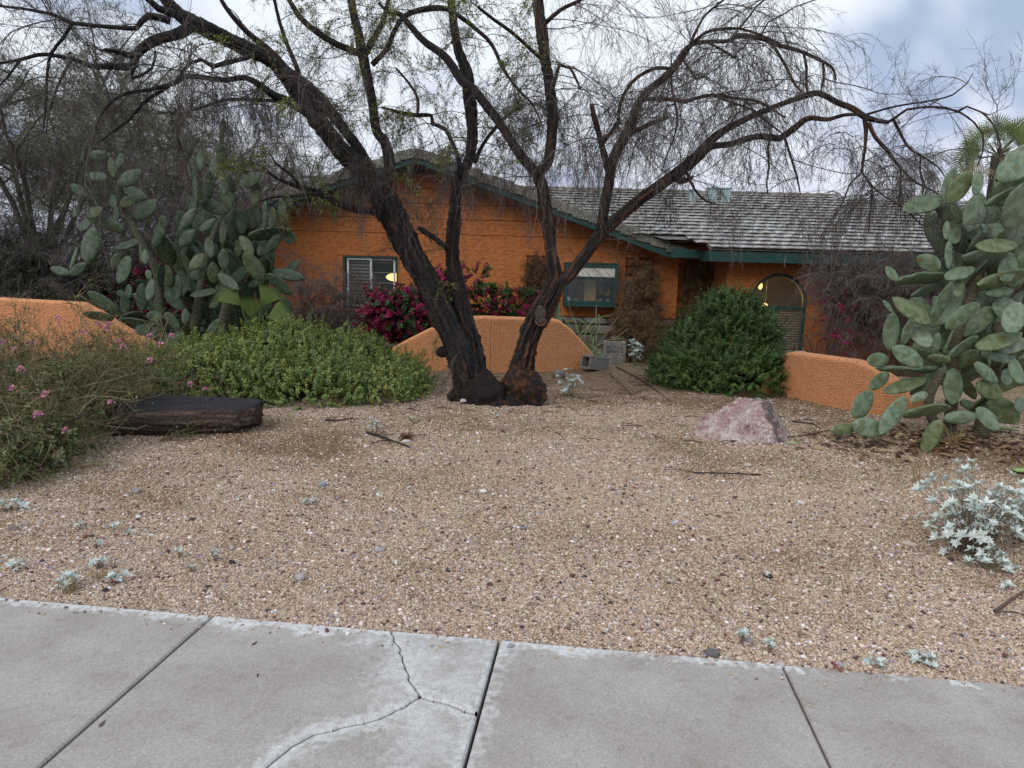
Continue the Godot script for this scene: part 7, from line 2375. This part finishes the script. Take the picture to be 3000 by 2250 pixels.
	brittlebush(Vector3(-1.245, 0, -6.307), 0.200, 0.150, 8, 0.038, "spindly silver sprig by the long dark stick")
	brittlebush(Vector3(-0.982, 0, -6.855), 0.102, 0.056, 4, 0.022, "faint small silver sprig before the tree trunk")
	brittlebush(Vector3(-0.145, 0, -7.038), 0.051, 0.040, 2, 0.025, "tiny silver seedling in front of the tree foot")
	brittlebush(Vector3(-2.272, 0, -3.914), 0.051, 0.040, 2, 0.029, "silver seedling above the left patch of seedlings")
	brittlebush(Vector3(-2.153, 0, -3.856), 0.043, 0.048, 2, 0.025, "second silver seedling above the left patch")
	brittlebush(Vector3(-2.471, 0, -3.916), 0.051, 0.040, 2, 0.025, "silver seedling on the left beside a red stone")
	brittlebush(Vector3(-2.443, 0, -3.338), 0.060, 0.072, 4, 0.032, "leftmost silver seedling above the sidewalk")
	brittlebush(Vector3(-2.079, 0, -3.163), 0.076, 0.112, 9, 0.032, "bushiest silver seedling with dry straw above the sidewalk")
	brittlebush(Vector3(-2.054, 0, -3.384), 0.076, 0.080, 7, 0.029, "silver seedling with dry stalks in the left patch")
	brittlebush(Vector3(-1.876, 0, -3.232), 0.068, 0.088, 7, 0.029, "silver seedling at the right of the left patch")
	brittlebush(Vector3(-2.22, 0, -3.67), 0.051, 0.064, 4, 0.029, "silver seedling at the back of the left patch")
	brittlebush(Vector3(-1.732, 0, -3.559), 0.060, 0.040, 3, 0.022, "thin upright silver seedling between the sidewalk joint and gravel")
	brittlebush(Vector3(-1.52, 0, -3.504), 0.085, 0.040, 4, 0.022, "upright silver seedling beside a flat black stone")
	brittlebush(Vector3(-1.584, 0, -3.371), 0.043, 0.048, 3, 0.025, "low silver seedling above the left sidewalk joint")
	brittlebush(Vector3(-1.756, 0, -4.443), 0.043, 0.032, 2, 0.025, "two pale rosettes in the gravel left of centre")
	brittlebush(Vector3(0.997, 0, -2.794), 0.085, 0.040, 5, 0.022, "narrow silver seedling near the dark cobble")
	brittlebush(Vector3(1.089, 0, -2.73), 0.076, 0.040, 5, 0.023, "silver seedling at the right sidewalk joint")
	brittlebush(Vector3(1.496, 0, -2.645), 0.043, 0.072, 5, 0.029, "pale seedling at the sidewalk edge by the red stone")
	brittlebush(Vector3(1.68, 0, -2.692), 0.051, 0.096, 7, 0.027, "spreading pale seedling near the sidewalk's right part")
	brittlebush(Vector3(1.707, 0, -2.655), 0.043, 0.072, 4, 0.026, "pale seedling next to the spreading one on the right")
	brittlebush(Vector3(1.324, 0, -3.465), 0.017, 0.024, 1, 0.022, "tiny pale rosette on a dark spot in the gravel")
	# --- stones that stand out in the gravel
	stone(Vector3(0.845, 0, -2.699), Vector3(0.062, 0.035, 0.045), Color(0.115, 0.105, 0.11), "smooth dark grey cobble at the sidewalk edge")
	stone(Vector3(1.096, 0, -2.626), Vector3(0.034, 0.03, 0.032), Color(0.42, 0.38, 0.38), "round pale pebble at the end of the right joint")
	stone(Vector3(1.317, 0, -2.612), Vector3(0.068, 0.022, 0.03), Color(0.20, 0.075, 0.06), "flat dark red stone on the sidewalk edge")
	stone(Vector3(1.426, 0, -2.585), Vector3(0.032, 0.024, 0.03), Color(0.14, 0.10, 0.11), "small purple-grey stone on the sidewalk edge")
	stone(Vector3(0.947, 0, -2.67), Vector3(0.03, 0.018, 0.02), Color(0.55, 0.45, 0.36), "buff pebble between dark cobble and right joint")
	stone(Vector3(-1.02, 0, -3.315), Vector3(0.065, 0.045, 0.05), Color(0.33, 0.31, 0.31), "lumpy grey stone above the cracked slab")
	stone(Vector3(-1.425, 0, -3.488), Vector3(0.05, 0.022, 0.028), Color(0.03, 0.027, 0.028), "flat black stone left of centre")
	stone(Vector3(-1.88, 0, -3.138), Vector3(0.03, 0.02, 0.024), Color(0.03, 0.025, 0.025), "small black stone by the seedling patch")
	stone(Vector3(-2.364, 0, -3.788), Vector3(0.04, 0.024, 0.024), Color(0.22, 0.085, 0.06), "small brick-red stone in the left gravel")
	stone(Vector3(-2.837, 0, -3.89), Vector3(0.07, 0.03, 0.04), Color(0.16, 0.14, 0.14), "flat grey stone near the left picture edge")
	stone(Vector3(-2.745, 0, -3.982), Vector3(0.05, 0.022, 0.03), Color(0.38, 0.33, 0.28), "oval tan stone near the left picture edge")
	stone(Vector3(-2.518, 0, -4.615), Vector3(0.065, 0.05, 0.05), Color(0.24, 0.22, 0.21), "grey stone in front of the lantana")
	stone(Vector3(-2.259, 0, -4.151), Vector3(0.035, 0.024, 0.03), Color(0.62, 0.60, 0.58), "angular white stone left of centre")
	stone(Vector3(-1.313, 0, -4.821), Vector3(0.062, 0.042, 0.045), Color(0.24, 0.27, 0.32), "blue-grey stone in the gravel left of centre")
	stone(Vector3(-0.183, 0, -4.773), Vector3(0.058, 0.026, 0.03), Color(0.66, 0.65, 0.64), "long white pebble in the middle of the yard")
	stone(Vector3(-0.697, 0, -3.674), Vector3(0.055, 0.03, 0.035), Color(0.32, 0.31, 0.33), "light grey stone in the middle gravel")
	stone(Vector3(-1.216, 0, -5.864), Vector3(0.075, 0.03, 0.05), Color(0.50, 0.44, 0.40), "pale stone beside the bare dirt patch")
	stone(Vector3(0.094, 0, -4.101), Vector3(0.036, 0.024, 0.028), Color(0.19, 0.21, 0.27), "slate blue pebble right of centre")
	stone(Vector3(0.2, 0, -4.371), Vector3(0.05, 0.02, 0.028), Color(0.25, 0.27, 0.29), "flat blue-grey pebble right of centre")
	stone(Vector3(-0.521, 0, -7.619), Vector3(0.085, 0.07, 0.07), Color(0.50, 0.43, 0.38), "round pale stone at the foot of the tree")
	stone(Vector3(-0.701, 0, -8.047), Vector3(0.14, 0.09, 0.1), Color(0.30, 0.25, 0.22), "brownish stone left of the tree foot")
	stone(Vector3(-0.916, 0, -6.08), Vector3(0.09, 0.03, 0.05), Color(0.55, 0.53, 0.50), "white stone beside the brown dried clump")
	stone(Vector3(0.67, 0, -10.244), Vector3(0.24, 0.16, 0.18), Color(0.17, 0.145, 0.13), "dark rounded stone behind the silver sprig")
	stone(Vector3(2.369, 0, -4.007), Vector3(0.09, 0.03, 0.05), Color(0.40, 0.36, 0.32), "flat tan stone under the large brittlebush")
	stone(Vector3(1.345, 0, -3.474), Vector3(0.055, 0.02, 0.045), Color(0.02, 0.022, 0.022), "dark flat stone under the tiny pale rosette")
	stone(Vector3(1.021, 0, -4.198), Vector3(0.045, 0.03, 0.035), Color(0.38, 0.38, 0.42), "bluish white pebble right of centre")
	stone(Vector3(2.003, 0, -4.707), Vector3(0.055, 0.03, 0.04), Color(0.58, 0.54, 0.52), "pale stone in the gravel below the boulder")
	stone(Vector3(2.116, 0, -4.643), Vector3(0.06, 0.03, 0.04), Color(0.30, 0.20, 0.19), "dull red stone in the gravel below the boulder")
	stone(Vector3(1.935, 0, -5.621), Vector3(0.07, 0.03, 0.05), Color(0.42, 0.37, 0.32), "tan stone in front of the boulder")
	for k in 70:
		var p := Vector3(rng.randf_range(-2.6, 2.9), 0, -rng.randf_range(3.3, 6.2))
		if side_uv(p).y < 0.1:
			continue
		var s := rng.randf_range(0.018, 0.034)
		var kinds := [[Color(0.12, 0.05, 0.045), "small dark red pebble scattered in the gravel"], [Color(0.58, 0.56, 0.53), "small white pebble scattered in the gravel"], [Color(0.06, 0.05, 0.048), "small blackish pebble scattered in the gravel"]]
		var e: Array = kinds[k % 3]
		stone(p, Vector3(s, s * 0.6, s * 0.8), tint(e[0], 0.2), e[1], "small loose pebbles in the gravel")
	# --- sticks, litter, dry clumps
	stick([Vector3(-1.32, 0, -6.368), Vector3(-1.175, 0, -6.181), Vector3(-1.027, 0, -6.03), Vector3(-0.856, 0, -5.878)], 0.012, "long dark stick lying in the gravel before the tree")
	stick([Vector3(-1.819, 0, -6.834), Vector3(-1.693, 0, -6.801), Vector3(-1.568, 0, -6.914)], 0.010, "dark forked stick at the groundcover's edge")
	stick([Vector3(1.428, 0, -5.317), Vector3(1.652, 0, -5.319), Vector3(1.939, 0, -5.307), Vector3(1.851, 0, -5.281)], 0.006, "thin dark stick in the gravel below the boulder")
	stick([Vector3(1.988, 0, -6.26), Vector3(2.332, 0, -6.361), Vector3(2.759, 0, -6.568), Vector3(3.131, 0, -6.751)], 0.008, "thin black branch lying along the boulder's foot")
	stick([Vector3(2.875, 0, -7.119), Vector3(3.026, 0, -6.979), Vector3(3.011, 0, -6.781)], 0.008, "forked black twig between boulder and prickly pear")
	stick([Vector3(1.59, 0, -10.759), Vector3(1.766, 0, -10.098), Vector3(1.875, 0, -9.505), Vector3(1.935, 0, -8.6)], 0.010, "bent black branch on the bare soil by the round shrub", Color(0.03, 0.026, 0.025), 5)
	stick([Vector3(1.437, 0, -10.207), Vector3(1.524, 0, -8.909), Vector3(1.824, 0, -9.355)], 0.008, "thin grey branch crossing the bare soil", Color(0.06, 0.05, 0.045), 4)
	stick([Vector3(-3.225, 0, -5.058), Vector3(-3.137, 0, -5.123), Vector3(-3.037, 0, -5.17)], 0.007, "straw-coloured dry stalk at the lantana's foot", Color(0.30, 0.20, 0.10), 1)
	stick([Vector3(2.293, 0, -3.141), Vector3(2.457, 0, -3.275), Vector3(2.662, 0, -3.421)], 0.009, "brown stick at the right picture edge", Color(0.10, 0.07, 0.05), 1)
	stick([Vector3(1.346, 0, -11.631), Vector3(1.56, 0, -11.544), Vector3(1.646, 0, -11.352)], 0.02, "short dark piece of wood by the concrete block", Color(0.05, 0.04, 0.035), 0)
	# dried brown clump
	at = on_ground(Vector3(-0.929, 0, -6.168))
	o = thing("dried_clump", at, "brown dried plant clump in the gravel", "plant")
	g = Geo.new()
	for k in 160:
		var d := (rv() + Vector3(0, 0.4, 0)).normalized()
		var p := hang(at + d * 0.015, d, rng.randf_range(0.05, 0.085), 0.8, 3, 0.2)
		g.tube(p, taper(0.003, 0.0015, p.size()), 3, tint(Color(0.16, 0.085, 0.035), 0.35))
	part("stalks", g, M.twig, o)
	# grass tufts
	for e in [[Vector3(-0.577, 0, -7.71), 0.26, "thin grass tuft at the left foot of the tree", Color(0.12, 0.13, 0.05), 22], [Vector3(-2.035, 0, -3.118), 0.09, "tuft of dry straw by the bushiest silver seedling", Color(0.32, 0.24, 0.12), 26], [Vector3(-1.977, 0, -3.266), 0.07, "tuft of dry straw in the left seedling patch", Color(0.32, 0.24, 0.12), 22], [Vector3(4.005, 0, -6.279), 0.25, "dry yellow grass under the right prickly pear", Color(0.34, 0.26, 0.12), 30], [Vector3(3.115, 0, -5.247), 0.3, "dry yellow stalks left of the large brittlebush", Color(0.34, 0.26, 0.13), 16]]:
		at = on_ground(e[0])
		o = thing("grass_tuft", at, e[2], "grass")
		g = Geo.new()
		for k in e[4]:
			var p := hang(at + Vector3(rng.randf_range(-0.03, 0.03), -0.005, rng.randf_range(-0.03, 0.03)), Vector3(rng.randf_range(-0.6, 0.6), 1, rng.randf_range(-0.6, 0.6)), e[1] * rng.randf_range(0.6, 1.1), 0.7, 5, 0.08)
			g.tube(p, taper(0.0025, 0.001, p.size()), 3, tint(e[3], 0.25))
		part("blades", g, M.twig, o, "stuff")
	# scraps on the paving
	for e in [[Vector3(-0.275, 0, -2.69), 0.035, 0.4, Color(0.55, 0.36, 0.12), "small yellow leaf scrap on the cracked slab"], [Vector3(-1.008, 0, -2.695), 0.05, 1.9, Color(0.07, 0.05, 0.04), "dark twig scrap on the slab left of the crack"], [Vector3(-0.925, 0, -2.461), 0.03, 1.2, Color(0.06, 0.045, 0.04), "short dark twig scrap on the left middle slab"], [Vector3(1.085, 0, -2.353), 0.028, 0.5, Color(0.60, 0.48, 0.34), "pale chip lying on the right sidewalk joint"], [Vector3(-1.326, 0, -2.166), 0.06, 1.5, Color(0.10, 0.08, 0.07), "thin brown twig by the left sidewalk joint"], [Vector3(0.301, 0, -2.261), 0.012, 0.2, Color(0.04, 0.035, 0.035), "tiny black speck of debris on the right slab"]]:
		var sp := thing("leaf_scrap", Vector3(e[0].x, 0.002, e[0].z), e[4], "leaf")
		g = Geo.new()
		var dd := Vector3(cos(e[2]), 0, sin(e[2]))
		g.leaf(Vector3(e[0].x, 0.004, e[0].z), dd, Vector3.UP, e[1], e[1] * 0.24, e[3], 0.1)
		part("blade", g, M.leaf, sp)
	# a fallen green pad segment, and old pads dropped on the ground
	var shape := pad_mesh(0.03, 9.0)
	var m1: StandardMaterial3D = M.pad.duplicate()
	m1.albedo_color = lin(0.30, 0.40, 0.17)
	for e in [[Vector3(2.487, 0, -6.274), 0.15, 0.2, 1.4, "pale green pad lying in front of the boulder"], [Vector3(4.037, 0, -5.563), 0.3, 0.5, 1.2, "yellow-green pad lying beside the large brittlebush"], [Vector3(4.72, 0, -6.897), 0.3, 0.5, 0.4, "fallen pad on the soil under the right prickly pear"]]:
		var pd := MeshInstance3D.new()
		pd.name = numbered("fallen_pad")
		pd.mesh = shape
		pd.material_override = m1
		add_child(pd)
		var s: float = e[1]
		pd.transform = Transform3D(Basis(Vector3.UP, e[3]) * Basis(Vector3.RIGHT, PI * 0.46) * Basis.from_scale(Vector3(s * e[2], s, s * 0.8)), on_ground(e[0], 0.02))
		meta(pd, e[4], "cactus pad", "fallen cactus pads")
	# dead pads and curled litter under the right prickly pear
	var lm := []
	for k in 3:
		g = Geo.new()
		for j in 1:
			var d := Vector3(1, 0.1, 0)
			var prev := []
			for s in 6:
				var tt := s / 5.0
				var c := Vector3(tt - 0.5, 0.12 * sin(tt * 3.0 + k), 0.05 * sin(tt * 5.0))
				var w := 0.16 * sin(PI * (0.1 + 0.85 * tt))
				var now := [c + Vector3(0, 0.08, w), c, c + Vector3(0, 0.06, -w)]
				if s > 0:
					g.fq(prev[0], now[0], now[1], prev[1])
					g.fq(prev[1], now[1], now[2], prev[2])
				prev = now
		lm.append(g.mesh())
	var lmat := leafy(Color.WHITE, 0.85, 0.1)
	for k in 3:
		var pl: Array[Transform3D] = []
		var tn := PackedColorArray()
		for j in 300:
			var near := rng.randf() < 0.45
			var p := Vector3(rng.randfn(4.0, 0.65), 0, rng.randfn(-6.35, 0.28)) if near else Vector3(rng.randf_range(-3.5, 4.5), 0, rng.randf_range(-10.5, -3.2))
			if not near and rng.randf() > soilness(p.x, p.z) + 0.12:
				continue
			var s := rng.randf_range(0.05, 0.15) if near else rng.randf_range(0.02, 0.05)
			pl.append(Transform3D(Basis.from_euler(Vector3(rng.randf_range(-0.4, 0.4), rng.randf() * TAU, rng.randf_range(-0.4, 0.4))) * Basis.from_scale(Vector3(s, s, s)), on_ground(p, 0.006)))
			tn.append(tint([Color(0.13, 0.07, 0.04), Color(0.22, 0.14, 0.08), Color(0.07, 0.045, 0.035), Color(0.30, 0.22, 0.13)][rng.randi() % 4], 0.3))
		var l := scatter("leaf_litter" if k == 0 else "leaf_litter_%03d" % k, lm[k], lmat, pl, tn, self)
		meta(l, ["curled brown leaf litter under the right prickly pear", "dry brown leaf scraps strewn over the yard", "small dark leaf scraps strewn over the soil"][k], "leaf litter")
	# twig litter on the soil round the tree
	var tw := []
	var pl2: Array[Transform3D] = []
	for j in 420:
		var p := Vector3(rng.randf_range(-1.6, 3.6), 0, rng.randf_range(-10.4, -6.2))
		if rng.randf() > 0.3 + soilness(p.x, p.z):
			continue
		var s := rng.randf_range(0.06, 0.22)
		pl2.append(Transform3D(Basis(Vector3.UP, rng.randf() * TAU) * Basis.from_scale(Vector3(s, s, s)), on_ground(p, 0.005)))
	g = Geo.new()
	g.tube(PackedVector3Array([Vector3(-0.5, 0, 0), Vector3(-0.15, 0.04, 0.04), Vector3(0.2, 0.0, -0.03), Vector3(0.5, 0.03, 0.02)]), PackedFloat32Array([0.02, 0.018, 0.015, 0.01]), 4, Color(0.05, 0.04, 0.036))
	var l2 := scatter("twig_litter", g.mesh(), M.twig, pl2, null, self)
	meta(l2, "fine dark twig litter on the soil round the tree", "twig litter")
